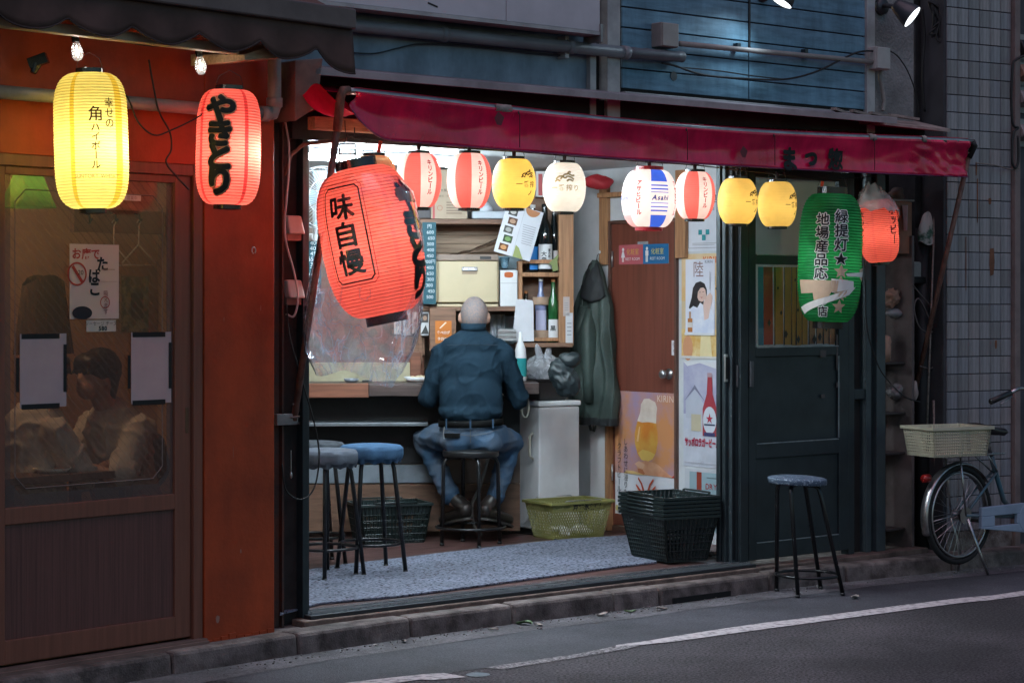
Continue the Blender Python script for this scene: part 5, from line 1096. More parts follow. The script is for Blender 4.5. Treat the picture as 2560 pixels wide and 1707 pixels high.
for k_ in (-1, 1): m.ell((.085 + .03 * k_, .07, .285), (.022, .012, .055), Matrix.Rotation(R(18 * k_), 3, 'Y'), 30, 20)
for v in m.bm.verts:
    q = v.co; n1 = mnoise.noise(q * 12); n2 = 1 - 2 * abs(mnoise.noise(q * 24 + Vector((3, 0, 0)))); n3 = 1 - 2 * abs(mnoise.noise(q * 46)); v.co += (q - Vector((.1, .09, .2))).normalized() * (.018 * n1 + .010 * n2 + .005 * n3)
simple('carrier_bag', m, glassy('white_carrier_plastic', (.9, .95, 1), .7, (.93, .95, 1.0), .2, 1.8, bump=.9, bscale=26, glint=.35, cscale=16.), 'white translucent carrier bag stuffed full on the black crate', 'bag', fm @ Matrix.Translation((.03, .04, .80)), smooth=True)
m = MB(); p = wp(1410, 945, 12.45); m.ell((0, 0, 0), (.075, .06, .115), Matrix.Rotation(R(-25), 3, 'Y'), 56, 36); m.ell((.03, 0, .1), (.06, .05, .045), None, 20, 12)
for v in m.bm.verts: v.co += v.co.normalized() * (.02 * mnoise.noise(v.co * 12) + .012 * (1 - 2 * abs(mnoise.noise(v.co * 26))))
simple('shoulder_bag', m, mat('black_green_nylon', (.02, .03, .034), .45, var=.4, bump=.2, bscale=40), 'dark nylon shoulder bag hanging beside the green coat', 'bag', Matrix.Translation(p), smooth=True)
# coat
cp = RW.at(1490, 650, -.06); coat = thing('hanging_coat', 'dark green rain coat hanging on a hook by the toilet door', 'coat', RW.M @ Matrix.Translation((cp.x, 0, cp.z)))
M_ct = mat('green_coat_nylon', (.042, .062, .054), .6, var=.35, scale=5, bump=.25, bscale=22); M_cd = mat('coat_collar_black', (.016, .018, .02), .7, var=.3, bump=.2, bscale=30)
zbt = RW.at(1485, 1062, -.08).z - cp.z
def coatf(i, j):
    a = 2 * math.pi * i; f = j; wl = .012 + .115 * min(1, f * 3.0) ** .7 + .05 * f; wr_ = .012 + .09 * min(1, f * 3.4) ** .7 + .05 * f
    x = math.sin(a) * (wr_ if math.sin(a) > 0 else wl); d = .02 + .045 * min(1, f * 3)
    pl = .016 * math.sin(a * 9 + f * 5 + 2 * math.sin(f * 7)) * min(1, f * 2) + .022 * mnoise.noise(Vector((x * 18, f * 5, math.cos(a) * 2)))
    y = -.07 - math.cos(a) * d + pl; return (x * 1.38 + .008 * math.sin(f * 9), min(-.006, y), zbt * f + .012 * mnoise.noise(Vector((x * 12, 0, 5))) * f)
m = MB(); m.grid(coatf, 72, 40, closed_u=True); m.obj('body', M_ct, coat, smooth=True)
def hood(i, j):
    a = -1.5 + 3.0 * i; f = .02 + (.24 - .10 * abs(i - .6)) * j; r = .02 + .115 * min(1, f * 3.6) ** .75
    return (r * math.sin(a) * 1.05 + .012, -.085 - .055 * math.cos(a) * min(1, f * 6) + .012 * mnoise.noise(Vector((i * 6, j * 5, 2))), zbt * f)
m = MB(); m.grid(hood, 30, 14); m.obj('hood', M_cd, coat, smooth=True, solid=.004)
m = MB(); m._f([m.bm.verts.new(q) for q in ((-.055, -.12, zbt * .16), (-.10, -.10, zbt * .30), (-.045, -.135, zbt * .33), (-.03, -.14, zbt * .2))]); m.obj('lining', mat('pale_lining', (.42, .40, .40), .8), coat)
m = MB(); m.tube([(.03, -.13, zbt * .30), (.035, -.145, zbt * .42), (.045, -.15, zbt * .58), (.05, -.15, zbt * .72), (.035, -.145, zbt * .86)], [.03, .046, .044, .04, .032], 16)
for v_ in m.bm.verts: v_.co += Vector((1, .4, .2)) * .012 * mnoise.noise(v_.co * 22)
m.obj('sleeve', M_ct, coat, smooth=True)
m = MB(); m.tube([(-.06, -.10, zbt * .28), (-.10, -.11, zbt * .42), (-.115, -.11, zbt * .6), (-.11, -.11, zbt * .8)], [.03, .045, .042, .034], 14)
for v_ in m.bm.verts: v_.co += Vector((1, .4, .2)) * .012 * mnoise.noise(v_.co * 20)
m.obj('sleeve', M_ct, coat, smooth=True)
m = MB(); m.grid(lambda i, j: (lambda q: (q[0] * 1.02, q[1] * 1.02 - .002, q[2]))(coatf(i, .955 + .045 * j)), 72, 2, closed_u=True); m.obj('hem', M_cd, coat, smooth=True)
m = MB(); m.tube([(-.03, -.1, zbt * .96), (.0, -.1, zbt * 1.03), (.03, -.1, zbt * 1.035), (.05, -.1, zbt * .97)], .009, 8); m.obj('strap', M_cd, coat, smooth=True)
m = MB(); m.tube([(0, -.06, -.02), (.002, -.05, .03), (.006, -.03, .045)], .003, 6); m.obj('hanging_loop', M_cd, coat)
m = MB(); m.tube([(.006, -.001, .05), (.006, -.03, .05), (.006, -.036, .04), (.006, -.036, .06)], .005, 8); simple('coat_hook', m, M_wpl, 'white wall hook holding the green coat', 'hook', coat.matrix_world.copy())
# --- posters and signs on the right wall
def rpost(name, p0, p1, y0, y1, v, shapes, label, cat, base):
    a = RW.at(p0, (y0 + y1) / 2, v); b = RW.at(p1, (y0 + y1) / 2, v); pm = (p0 + p1) / 2; za = RW.at(pm, y0, v).z; zb_ = RW.at(pm, y1, v).z
    o = sheet(name, b.x - a.x, zb_ - za, shapes, base=base); o.matrix_world = RW.M @ Matrix.Translation((a.x, v, za)); return tag(o, label, cat)
rpost('notice', 1714, 1806, 628, 470, -.004, [('r', .08, .05, .92, .055, (.05, .05, .06)), ('r', .08, .05, .09, .98, (.05, .05, .06)), ('t', .5, .82, .16, '喫煙可能店', (.08, .08, .09)), ('t', .5, .66, .1, 'Smoking area', (.25, .26, .28)), ('r', .36, .26, .46, .34, (.03, .25, .28)), ('r', .56, .26, .66, .34, (.03, .25, .28)), ('r', .46, .17, .56, .26, (.03, .25, .28)), ('r', .2, .12, .85, .13, (.4, .4, .42)), ('r', .2, .095, .8, .105, (.4, .4, .42))], 'white smoking area notice above the posters', 'notice', (.66, .68, .74))
rpost('beer_poster', 1704, 1808, 897, 634, -.003, [('r', 0, .55, 1, 1, mat('poster_orange_wash', (.66, .42, .18), .6, col2=(.7, .55, .36), scale=4)), ('r', 0, 0, 1, .28, mat('poster_noodles', (.62, .36, .10), .6, col2=(.75, .6, .3), scale=14)), ('t', .72, .94, .14, 'KIRIN', (.6, .09, .02), {'bold': .02}), ('t', .86, .72, .26, 'リ', (.03, .03, .03), {'bold': .02}), ('e', .16, .1, .12, .2, (.62, .3, .16)), ('p', [(.45, 0), (.75, 0), (.7, .25), (.48, .25)], (.78, .66, .38)), ('r', 0, 0, 1, .025, (.62, .6, .58))], 'orange beer poster showing behind the portrait poster', 'poster', (.62, .48, .3))
rpost('portrait_poster', 1714, 1787, 838, 648, -.006, [('r', 0, .0, 1, 1, mat('poster_pale', (.72, .72, .78), .5, col2=(.62, .64, .74), scale=3)), ('t', .45, .87, .38, '陸', (.24, .13, .12)), ('t', .80, .965, .1, 'KIRIN', (.12, .12, .14)), ('p', [(.28, .30), (.12, .36), (.22, .50), (.26, .62), (.36, .69), (.52, .71), (.66, .68), (.74, .60), (.74, .52), (.66, .5), (.6, .36), (.5, .28)], (.025, .02, .022)), ('p', [(.42, .50), (.44, .58), (.50, .625), (.60, .635), (.69, .60), (.71, .545), (.69, .49), (.62, .445), (.54, .44), (.46, .46)], (.70, .47, .40)), ('p', [(.42, .60), (.46, .645), (.6, .66), (.7, .62), (.62, .628), (.52, .62), (.45, .575)], (.025, .02, .022)), ('p', [(0, .02), (.03, .2), (.12, .33), (.28, .385), (.42, .36), (.52, .43), (.62, .40), (.78, .37), (.92, .33), (1, .26), (1, .02)], mat('poster_blouse', (.74, .76, .84), .5, col2=(.58, .62, .76), scale=9)), ('p', [(.62, .40), (.70, .49), (.78, .53), (.86, .56), (.93, .52), (.92, .44), (.86, .36), (.80, .22), (.66, .20)], (.68, .48, .42)), ('p', [(.60, .515), (.66, .545), (.74, .54), (.72, .47), (.63, .465)], (.66, .44, .38)), ('p', [(.52, .505), (.60, .50), (.64, .515), (.58, .485)], (.5, .12, .12)), ('r', .1, .04, .26, .22, (.42, .16, .05)), ('r', .1, .1, .26, .17, (.66, .62, .6)), ('r', .145, .22, .215, .31, (.5, .3, .2)), ('r', .50, .562, .56, .568, (.05, .04, .04)), ('r', .61, .568, .67, .574, (.05, .04, .04)), ('r', 0, 0, 1, .03, (.7, .7, .72)), ('r', .85, .6, .88, .84, (.55, .55, .6))], 'white whisky poster of a smiling long-haired person', 'poster', (.7, .7, .76))
rpost('bottle_poster', 1709, 1812, 1168, 905, -.003, [('r', 0, .5, 1, 1, mat('poster_lilac_sky', (.34, .33, .50), .55, col2=(.5, .5, .6), scale=5)), ('r', 0, 0, 1, .36, mat('poster_snow', (.62, .64, .72), .55, scale=5)), ('p', [(.06, .62), (.28, .74), (.5, .6), (.5, .46), (.06, .46)], (.50, .52, .6)), ('p', [(.02, .62), (.28, .78), (.54, .62), (.28, .74)], (.2, .2, .28)), ('p', [(.1, .955), (.4, .99), (.8, .94), (1, 1), (0, 1)], (.7, .7, .72)), ('r', .8, .48, .98, .7, mat('poster_trees', (.12, .14, .22), .6, col2=(.4, .4, .5), scale=30)), ('r', .2, .34, .44, .5, (.55, .48, .34)), ('p', [(.48, .3), (.82, .3), (.82, .56), (.72, .70), (.705, .88), (.6, .88), (.58, .70), (.48, .56)], (.36, .045, .06)), ('e', .65, .45, .16, .22, (.62, .66, .72)), ('t', .65, .47, .2, '★', (.45, .02, .05)), ('r', .52, .4, .78, .415, (.04, .05, .1)), ('r', .52, .3, .78, .335, (.05, .05, .14)), ('r', .6, .86, .71, .9, (.45, .3, .33)), ('t', .47, .235, .15, 'サッポロラガービール', (.42, .02, .06), {'bold': .04, 'squeeze': .56}), ('r', .05, .035, .95, .04, (.4, .4, .44))], 'lager poster with a red bottle against a snowy house', 'poster', (.55, .57, .66))
rpost('dry_poster', 1712, 1814, 1345, 1174, -.003, [('r', .12, .1, .98, .96, (.30, .42, .47)), ('p', [(.2, .1), (.52, .1), (.5, .4), (.42, .62), (.42, .96), (.3, .96), (.3, .62), (.2, .4)], (.3, .05, .03)), ('r', .29, .6, .43, .7, (.5, .54, .58)), ('t', .66, .76, .13, 'DRY', (.34, .05, .05), {'bold': .02}), ('r', .55, .88, .95, .895, (.15, .2, .22)), ('t', .86, .45, .1, '辛口生ビール', (.08, .1, .12), {'vertical': True})], 'pale blue dry beer poster half hidden behind stacked baskets', 'poster', (.58, .6, .64))
rpost('craft_poster', 1538, 1692, 1292, 980, -.0135, [('r', 0, .335, 1, 1, mat('poster_sunset', (.55, .24, .10), .5, col2=(.36, .25, .36), scale=3.2, lo=.42, hi=.62)), ('p', [(.43, .90), (.42, .84), (.36, .74), (.325, .66), (.33, .58), (.37, .50), (.44, .455), (.54, .445), (.62, .47), (.675, .53), (.70, .60), (.70, .68), (.675, .75), (.68, .83), (.69, .88), (.66, .925), (.56, .95), (.48, .945)], mat('poster_beer', (.60, .20, .03), .4, col2=(.66, .36, .07), scale=6)), ('p', [(.43, .90), (.42, .84), (.37, .765), (.45, .755), (.55, .762), (.675, .755), (.68, .83), (.69, .88), (.66, .925), (.56, .95), (.48, .945)], mat('poster_foam', (.74, .64, .56), .5, col2=(.6, .48, .40), scale=8)), ('p', [(.38, .51), (.44, .455), (.54, .445), (.62, .47), (.66, .51), (.56, .53), (.46, .54)], (.70, .46, .12)), ('p', [(.36, .60), (.40, .72), (.42, .72), (.39, .60)], (.78, .48, .22)), ('p', [(.36, .40), (.40, .435), (.46, .44), (.50, .455), (.58, .445), (.66, .44), (.72, .425), (.80, .39), (.88, .36), (.97, .335), (.46, .335), (.40, .37)], mat('poster_hand', (.66, .36, .22), .5, col2=(.52, .22, .12), scale=7)), ('p', [(.33, .42), (.40, .445), (.50, .42), (.47, .385), (.42, .39), (.36, .405)], (.70, .42, .28)), ('p', [(.38, .385), (.46, .38), (.50, .35), (.48, .335), (.40, .335)], (.46, .16, .07)), ('p', [(.92, .335), (.97, .36), (1, .365), (1, .335)], (.5, .06, .04)), ('p', [(.15, .335), (.2, .36), (.32, .36), (.44, .345), (.5, .335)], (.66, .44, .18)), ('t', .83, .955, .1, 'KIRIN', (.75, .6, .5)), ('t', .08, .38, .075, 'クラフトビール', (.06, .05, .05), {'vertical': True, 'pitch': 1.0}), ('t', .19, .36, .075, 'しあわせに浸りたい', (.06, .05, .05), {'vertical': True, 'pitch': 1.0}), ('p', [(.50, .21), (.46, .27), (.40, .315), (.39, .30), (.44, .26), (.47, .2)], (.5, .08, .03)), ('p', [(.54, .21), (.58, .27), (.64, .315), (.65, .30), (.60, .26), (.57, .2)], (.5, .08, .03)), ('p', [(.46, .20), (.40, .24), (.36, .26), (.36, .245), (.44, .18)], (.5, .08, .03)), ('p', [(.58, .20), (.64, .24), (.68, .26), (.68, .245), (.6, .18)], (.5, .08, .03)), ('e', .05, .05, .025, .03, (.5, .4, .15))], 'orange craft beer poster with a hand holding a glass on the door', 'poster', (.66, .66, .70))
rpost('restroom_sign', 1548, 1672, 660, 611, -.0135, [('r', 0, 0, .49, 1, (.46, .10, .12)), ('r', .49, 0, 1, 1, (.015, .13, .30)), ('e', .085, .76, .022, .022, (.75, .72, .72)), ('p', [(.045, .35), (.125, .35), (.1, .66), (.07, .66)], (.75, .72, .72)), ('r', .066, .12, .08, .35, (.75, .72, .72)), ('r', .09, .12, .104, .35, (.75, .72, .72)), ('e', .575, .78, .022, .022, (.75, .75, .75)), ('r', .545, .42, .605, .68, (.75, .75, .75)), ('r', .553, .1, .572, .42, (.75, .75, .75)), ('r', .578, .1, .597, .42, (.75, .75, .75)), ('t', .29, .64, .085, '化粧室', (.62, .35, .08)), ('t', .29, .27, .052, 'REST ROOM', (.75, .7, .7)), ('t', .79, .64, .085, '化粧室', (.66, .6, .2)), ('t', .79, .27, .052, 'REST ROOM', (.75, .75, .75))], 'pink and blue restroom sign on the red-brown door', 'sign', (.4, .4, .4))
rpost('sticker', 1594, 1620, 611, 604, -.0135, [('t', .5, .5, .16, 'TOILET', (.2, .2, .22))], 'tiny silver plate above the restroom sign', 'plate', (.3, .32, .34))
rpost('door_label', 1679, 1691, 888, 851, -.0145, [('t', .5, .72, .7, '引', (.1, .1, .1)), ('t', .5, .3, .7, 'く', (.1, .1, .1))], 'white pull label on the door edge above the knob', 'label', (.66, .66, .7))
# ================================================================== PEOPLE
def remeshed(mb, voxel=.011, smooth=8, disp=None):
    me = bpy.data.meshes.new('tmp'); mb.bm.to_mesh(me); mb.bm.free(); o = bpy.data.objects.new('tmp', me); scn.collection.objects.link(o)
    r = o.modifiers.new('r', 'REMESH'); r.mode = 'VOXEL'; r.voxel_size = voxel; r.use_smooth_shade = True
    s = o.modifiers.new('s', 'SMOOTH'); s.iterations = smooth; s.factor = .5
    dg = bpy.context.evaluated_depsgraph_get(); me2 = bpy.data.meshes.new_from_object(o.evaluated_get(dg)); bpy.data.objects.remove(o); bpy.data.meshes.remove(me)
    if disp:
        ns = [v.normal.copy() for v in me2.vertices]
        for v, n in zip(me2.vertices, ns): v.co += n * disp(v.co)
    for p in me2.polygons: p.use_smooth = True
    return me2
def mobj(name, me, m, parent):
    me.name = name; me.materials.clear()
    for q in (m if isinstance(m, (list, tuple)) else [m]): me.materials.append(q)
    o = bpy.data.objects.new(name, me); scn.collection.objects.link(o); o.parent = parent; return o
def hand(mb, wrist, d, up, side):
    """palm + five fingers; d = finger direction, up = back of hand normal, side=+1 thumb towards +s"""
    w = Vector(wrist); d = Vector(d).normalized(); up = Vector(up).normalized(); s = d.cross(up).normalized() * side
    mb.capsule(w, w + d * .05, .024, .026, 4)
    for k, (o_, ln) in enumerate(((-.030, .055), (-.010, .07), (.010, .075), (.028, .068))):
        a = w + d * .07 - s * o_; mb.capsule(w + d * .03 - s * o_ * .8, a, .012, .0105, 4); b = a + d * ln * .5 - up * .012; mb.capsule(a, b, .0105, .0095, 4); mb.capsule(b, b + d * ln * .35 - up * .025, .0095, .0075, 4)
    a = w + d * .015 + s * .026; b = a + d * .03 + s * .022; mb.capsule(a, b, .013, .011, 4); mb.capsule(b, b + d * .03 - up * .008, .011, .009, 4)
M_skin = mat('skin', (.46, .27, .20), .5, var=.18, scale=14, spec=.4); M_hair = mat('grey_stubble', (.15, .14, .145), .75, var=.3, scale=90, col2=(.25, .17, .145), lo=.42, hi=.62)
M_shirt = mat('navy_shirt_cloth', (.010, .024, .038), .8, spec=.08, var=.25, scale=4, bump=.25, bscale=300); M_jean = mat('blue_denim', (.04, .085, .15), .85, spec=.1, var=.35, scale=5, bump=.3, bscale=350, col2=(.10, .12, .15)); M_blt = mat('black_leather', (.006, .006, .006), .7, spec=.05, var=.3)
M_shoe = mat('dark_shoe_leather', (.028, .022, .02), .32, var=.4, scale=10)
MP = Vector(((1177 - 1280) / FPX * 12.36, 12.36, FL))
man = thing('person', 'person in navy shirt and jeans seated on a stool with back turned', 'person', Matrix.Translation(MP))
SH = {'L': Vector((-.172, .07, 1.105)), 'R': Vector((.190, .07, 1.105))}; EL = {'L': Vector((-.25, .13, .85)), 'R': Vector((.285, .13, .84))}; WR = {'L': Vector((-.13, .34, .955)), 'R': Vector((.16, .34, .955))}
HP = {'L': Vector((-.10, .03, .635)), 'R': Vector((.11, .03, .635))}; KN = {'L': Vector((-.285, .30, .59)), 'R': Vector((.235, .30, .57))}; AN = {'L': Vector((-.105, .15, .24)), 'R': Vector((.135, .15, .24))}
hc = Vector((.018, .135, 1.335)); HR = Matrix.Rotation(R(-22), 3, 'X')
b = MB()
b.ell(hc, (.080, .098, .110), HR, 20, 14); b.ell(hc + HR @ Vector((0, .045, -.05)), (.055, .06, .06), HR, 16, 10); b.ell(hc + HR @ Vector((0, .098, -.02)), (.012, .018, .02), HR); b.ell(hc + HR @ Vector((0, .09, -.07)), (.024, .012, .008), HR)
for s in (-1, 1): b.ell(hc + HR @ Vector((.085 * s, .0, -.018)), (.011, .024, .034), HR @ Matrix.Rotation(R(14 * s), 3, 'Z')); b.ell(hc + HR @ Vector((.03 * s, .088, .01)), (.014, .008, .008), HR)
b.capsule((.012, .06, 1.20), hc + Vector((0, -.012, -.06)), .06, .055, 5)
b.capsule((0, .02, .66), (.01, .06, 1.12), .09, .08, 7); b.capsule(SH['L'], SH['R'], .04, .04, 9)
for k in 'LR':
    sg = -1 if k == 'L' else 1
    b.capsule(SH[k], EL[k], .046, .038); b.capsule(EL[k], WR[k], .038, .027); b.capsule(HP[k], KN[k], .075, .055); b.capsule(KN[k], AN[k], .05, .036)
    hand(b, WR[k], (-.25 * sg, .9, -.0), (0, .1, 1), -sg)
mobj('body', remeshed(b, .0095, 4), M_skin, man)
# hair: cropped grey sides and back
h = MB()
def hf(i, j):
    a = 2 * math.pi * i; el = R(-52 + 118 * j); n = .0015 * mnoise.noise(Vector((math.sin(a) * 20, el * 20, 0)))
    d = Vector((.0825 * math.cos(el) * math.sin(a), .1005 * math.cos(el) * -math.cos(a), .1125 * math.sin(el))) * (1 + n)
    if math.cos(a) < -.25: d *= .93
    return hc + HR @ d
h.grid(hf, 40, 20, closed_u=True); h.obj('hair', M_hair, man, smooth=True)
# shirt
def folds(c):
    a = mnoise.noise(Vector((c.x * 5 + c.z * 6, c.y * 4, c.z * 3.5 - c.x * 7))); q = mnoise.noise(Vector((c.x * 13, c.y * 9, c.z * 8 + 3))); r_ = math.sin(c.x * 16 + c.z * 22 + 3 * a)
    low = max(0., 1 - abs(c.z - .82) / .25); rd = (1 - 2 * abs(mnoise.noise(Vector((c.x * 6 + c.z * 5, c.y * 5, c.z * 7 - c.x * 4))))) ; return .004 * a + .002 * q + .008 * max(0, rd) ** 7 + .007 * max(0, 1 - 2 * abs(mnoise.noise(Vector((c.x * 9 - c.z * 8, c.y * 6, c.z * 5 + c.x * 5 + 9))))) ** 8 + .004 * r_ * low
s = MB()
s.ell((.0, .045, 1.13), (.175, .11, .115), None, 20, 14); s.ell((.005, .03, 1.0), (.19, .122, .2), None, 20, 14); s.ell((.0, .01, .86), (.188, .13, .2), None, 20, 14); s.ell((.0, .0, .77), (.186, .132, .085), None, 20, 14)
s.capsule(SH['L'] + Vector((.03, 0, .015)), (.01, .075, 1.215), .066, .068, 6); s.capsule(SH['R'] + Vector((-.03, 0, .015)), (.01, .075, 1.215), .066, .068, 6)
s.capsule((.013, .078, 1.2), hc + Vector((0, -.02, -.075)), .073, .066, 5)
for k in 'LR': s.capsule(SH[k], EL[k], .066, .058, 9); s.capsule(EL[k], EL[k].lerp(WR[k], .8), .058, .044, 8)
mobj('shirt', remeshed(s, .0095, 5, folds), M_shirt, man)
c = MB(); c.grid(lambda i, j: (.013 + (.069 + .003 * j) * math.sin(2 * math.pi * i), .078 + .03 * j * 0 + .012 * j - (.071 + .002 * j) * math.cos(2 * math.pi * i), 1.247 + .04 * j - .012 * math.cos(2 * math.pi * i) * 0), 32, 2, closed_u=True); c.obj('collar', M_shirt, man, smooth=True, solid=.004)
c = MB(); c.tube([(.012 + x, -.088 + .02 * abs(x) * 4 + .012, 1.165 - .12 * x * x) for x in [-.15 + .03 * k for k in range(11)]], .0022, 5); c.obj('yoke_seam', mat('dark_navy_seam', (.01, .016, .024), .8), man)
# jeans
j = MB(); j.ell((.0, .02, .64), (.185, .135, .105), None, 20, 14); j.ell((-.085, -.03, .60), (.095, .095, .08)); j.ell((.085, -.03, .60), (.095, .095, .08))
for k in 'LR': j.capsule(HP[k], KN[k], .092, .07, 9); j.capsule(KN[k], KN[k].lerp(AN[k], .93), .068, .054, 9)
def jf(c): return .008 * (1 - 2 * abs(mnoise.noise(Vector((c.x * 7, c.y * 6, c.z * 14))))) ** 3 + .007 * mnoise.noise(Vector((c.x * 9, c.y * 9, c.z * 16))) + .005 * math.sin(c.z * 55 + 6 * c.x) * max(0, 1 - abs(c.z - .52) / .12)
mobj('jeans', remeshed(j, .0105, 5, jf), M_jean, man)
def ringy(z0, z1, r, dr, name, mm, y0=.005):
    m = MB(); m.grid(lambda i, jj: ((r[0] + dr) * math.sin(2 * math.pi * i), y0 - (r[1] + dr) * math.cos(2 * math.pi * i), z0 + (z1 - z0) * jj - .008 * math.cos(2 * math.pi * i) + .006 * math.sin(2 * math.pi * i)), 48, 2, closed_u=True); m.obj(name, mm, man, smooth=True, solid=.004)
ringy(.695, .735, (.188, .138), .0, 'belt', M_blt)
m = MB()
for x in (-.14, .0, .13):
    y = .005 - .14 * math.sqrt(max(0, 1 - (x / .19) ** 2)) - .004; m.box(x - .0045, x + .0045, y - .002, y + .002, .68, .738)
m.obj('belt_loops', mat('dark_denim', (.03, .055, .09), .9, spec=.05), man)
M_sti = mat('jean_stitch', (.10, .10, .10), .7)
m = MB()
m.tube([(.0, -.128, .70), (.0, -.130, .66), (.0, -.118, .60)], .002, 5)
for sg in (-1, 1): m.tube([(.16 * sg, -.07, .675), (.09 * sg, -.118, .655), (.03 * sg, -.131, .645), (0, -.132, .642)], .0018, 5)
m.obj('stitching', M_sti, man)
for k, x, z in (('wallet', -.105, .635),):
    m = MB(); m.box(x - .05, x + .045, -.138, -.118, z - .005, z + .022); m.obj('wallet', M_blt, man, bevel=.003)
    m = MB(); m.tube([(x - .045, -.135, z + .06), (x - .05, -.14, z + .02), (x - .046, -.142, z - .01)], .003, 6); m.obj('key_clip', M_st, man)
for k in 'LR':
    sg = -1 if k == 'L' else 1; a = AN[k]; heel = Vector((.035 * sg, .085, .175)) if k == 'L' else Vector((.085, .085, .175)); toe = Vector((heel.x + .13 * sg, .30, .115))
    t = MB(); t.ell(heel + Vector((0, .012, .015)), (.04, .045, .05), None, 16, 10); t.capsule(heel + Vector((0, .02, 0)), toe, .042, .036, 9); t.capsule(a + Vector((0, 0, .02)), heel + Vector((.0, .03, .03)), .042, .045, 6)
    o = mobj('shoe', remeshed(t, .009, 4), M_shoe, man)
    m = MB(); d = (toe - heel); sd = Vector((-d.y, d.x, 0)).normalized()
    m.grid(lambda i, jj: heel - d * .22 + d * 1.36 * i + sd * (jj - .5) * .084 * math.sqrt(max(.02, 1 - (2 * i - 1) ** 6)) + Vector((0, 0, -.04 + .006 * math.sin(i * 3))), 16, 6); m.obj('sole', mat('rubber_sole', (.05, .045, .04), .6), o, solid=.014)
# ================================================================== STOOLS, BASKETS, MAT
M_leg = mat('black_tube_steel', (.016, .016, .018), .3, .4, var=.4, scale=8, spec=.6)
def stool(label, pos, h, rs, rb, rot, ringz, seatm, cover=True, rt=None, lean=(0, 0), nleg=4, group=None, thick=.075, ringr=None):
    t = thing('bar_stool', label, 'stool', Matrix.Translation(pos) @ Matrix.Rotation(R(rot), 4, 'Z'), group)
    sx, sy = lean; LI = Matrix.Rotation(R(-rot), 3, 'Z'); lv = LI @ Vector((sx, sy, 0)); SHM = lambda q: (q[0] + lv.x * q[2] / h, q[1] + lv.y * q[2] / h, q[2] - (lv.x * q[0] + lv.y * q[1]) * .9 * q[2] / h / h * -.35)
    zu = h - thick; rt = rt or rs * .74
    for k in range(nleg):
        a = math.pi / 4 + 2 * math.pi * k / nleg; c_, s_ = math.cos(a), math.sin(a)
        pts = [(rt * .35 * c_, rt * .35 * s_, zu - .004), (rt * .8 * c_, rt * .8 * s_, zu - .004), (rt * .98 * c_, rt * .98 * s_, zu - .018), (rt * 1.06 * c_, rt * 1.06 * s_, zu - .05), (rb * c_, rb * s_, .012)]
        m = MB(); m.tube([SHM(p) for p in pts], .0115, 10); lo_ = m.obj('leg', M_leg, t, smooth=True)
        m = MB(); m.cyl(SHM((rb * c_, rb * s_, .014)), SHM((rb * c_, rb * s_, 0)), .0135, n=10); m.obj('foot_cap', M_blk, lo_, smooth=True)
    rr = ringr or (rt * 1.06 + (rb - rt * 1.06) * (zu - .05 - ringz) / (zu - .062)) - .016
    m = MB(); m.tube([SHM((rr * math.cos(2 * math.pi * k / 40), rr * math.sin(2 * math.pi * k / 40), ringz)) for k in range(40)], .008, 8, closed=True); m.obj('foot_ring', M_leg, t, smooth=True)
    m = MB(); prof = [(.0, zu), (rs * .97, zu), (rs, zu + thick * .3), (rs, zu + thick * .72), (rs * .93, h - .006), (rs * .7, h), (0, h + .004)]
    N = 56
    def sf(i, j):
        a = 2 * math.pi * i; q = j * (len(prof) - 1); k = min(int(q), len(prof) - 2); f = q - k; r = prof[k][0] + (prof[k + 1][0] - prof[k][0]) * f; z = prof[k][1] + (prof[k + 1][1] - prof[k][1]) * f
        if cover and .12 < j < .6: r += .0035 * math.sin(a * 22 + 3 * math.sin(a * 5)) + .003 * math.sin(a * 9)
        return SHM((r * math.cos(a), r * math.sin(a), z))
    m.grid(sf, N, 18, closed_u=True); so_ = m.obj('seat', seatm, t, smooth=True)
    if cover:
        m = MB(); m.grid(lambda i, j: SHM(((rs * .985 + .006 * math.sin(2 * math.pi * i * 19) * j - .012 * j) * math.cos(2 * math.pi * i), (rs * .985 + .006 * math.sin(2 * math.pi * i * 19) * j - .012 * j) * math.sin(2 * math.pi * i), zu + .012 - (.028 + .006 * math.sin(2 * math.pi * i * 13)) * j)), 120, 3, closed_u=True); m.obj('gathered_skirt', seatm, so_, smooth=True)
    return t
M_cb = mat('blue_stool_cover', (.045, .095, .17), .85, spec=.1, var=.25, scale=12, bump=.2, bscale=200); M_cg = mat('grey_stool_cover', (.075, .085, .105), .85, spec=.1, var=.2, scale=12, bump=.2, bscale=200); M_cd2 = mat('charcoal_stool_cover', (.04, .045, .052), .85, spec=.1, var=.2, scale=12)
stool('bar stool with blue denim-like elastic cover inside the bar', gp(928, 1427, FL + .004), .665, .166, .195, 25, .15, M_cb)
stool('bar stool with light grey elastic cover beside the door jamb', gp(815, 1440, FL + .004), .655, .166, .195, 48, .15, M_cg)
stool('bar stool with charcoal elastic cover behind the grey one', gp(785, 1408, FL), .66, .166, .195, 20, .15, M_cd2)
stool('low black stool that the seated person sits on', MP.copy(), .56, .165, .175, 62, .105, M_blk, False, rt=.155, thick=.045, ringr=.2)
M_sp = mat('speckled_blue_vinyl', (.05, .075, .115), .5, scale=90, col2=(.3, .36, .42), lo=.56, hi=.62, detail=2)
stool('three-quarter height stool with speckled blue seat standing on the road', gp(2024, 1482, .0045), .625, .158, .185, 18, .10, M_sp, False, rt=.115, lean=(-.068, 0), thick=.04, ringr=.168)
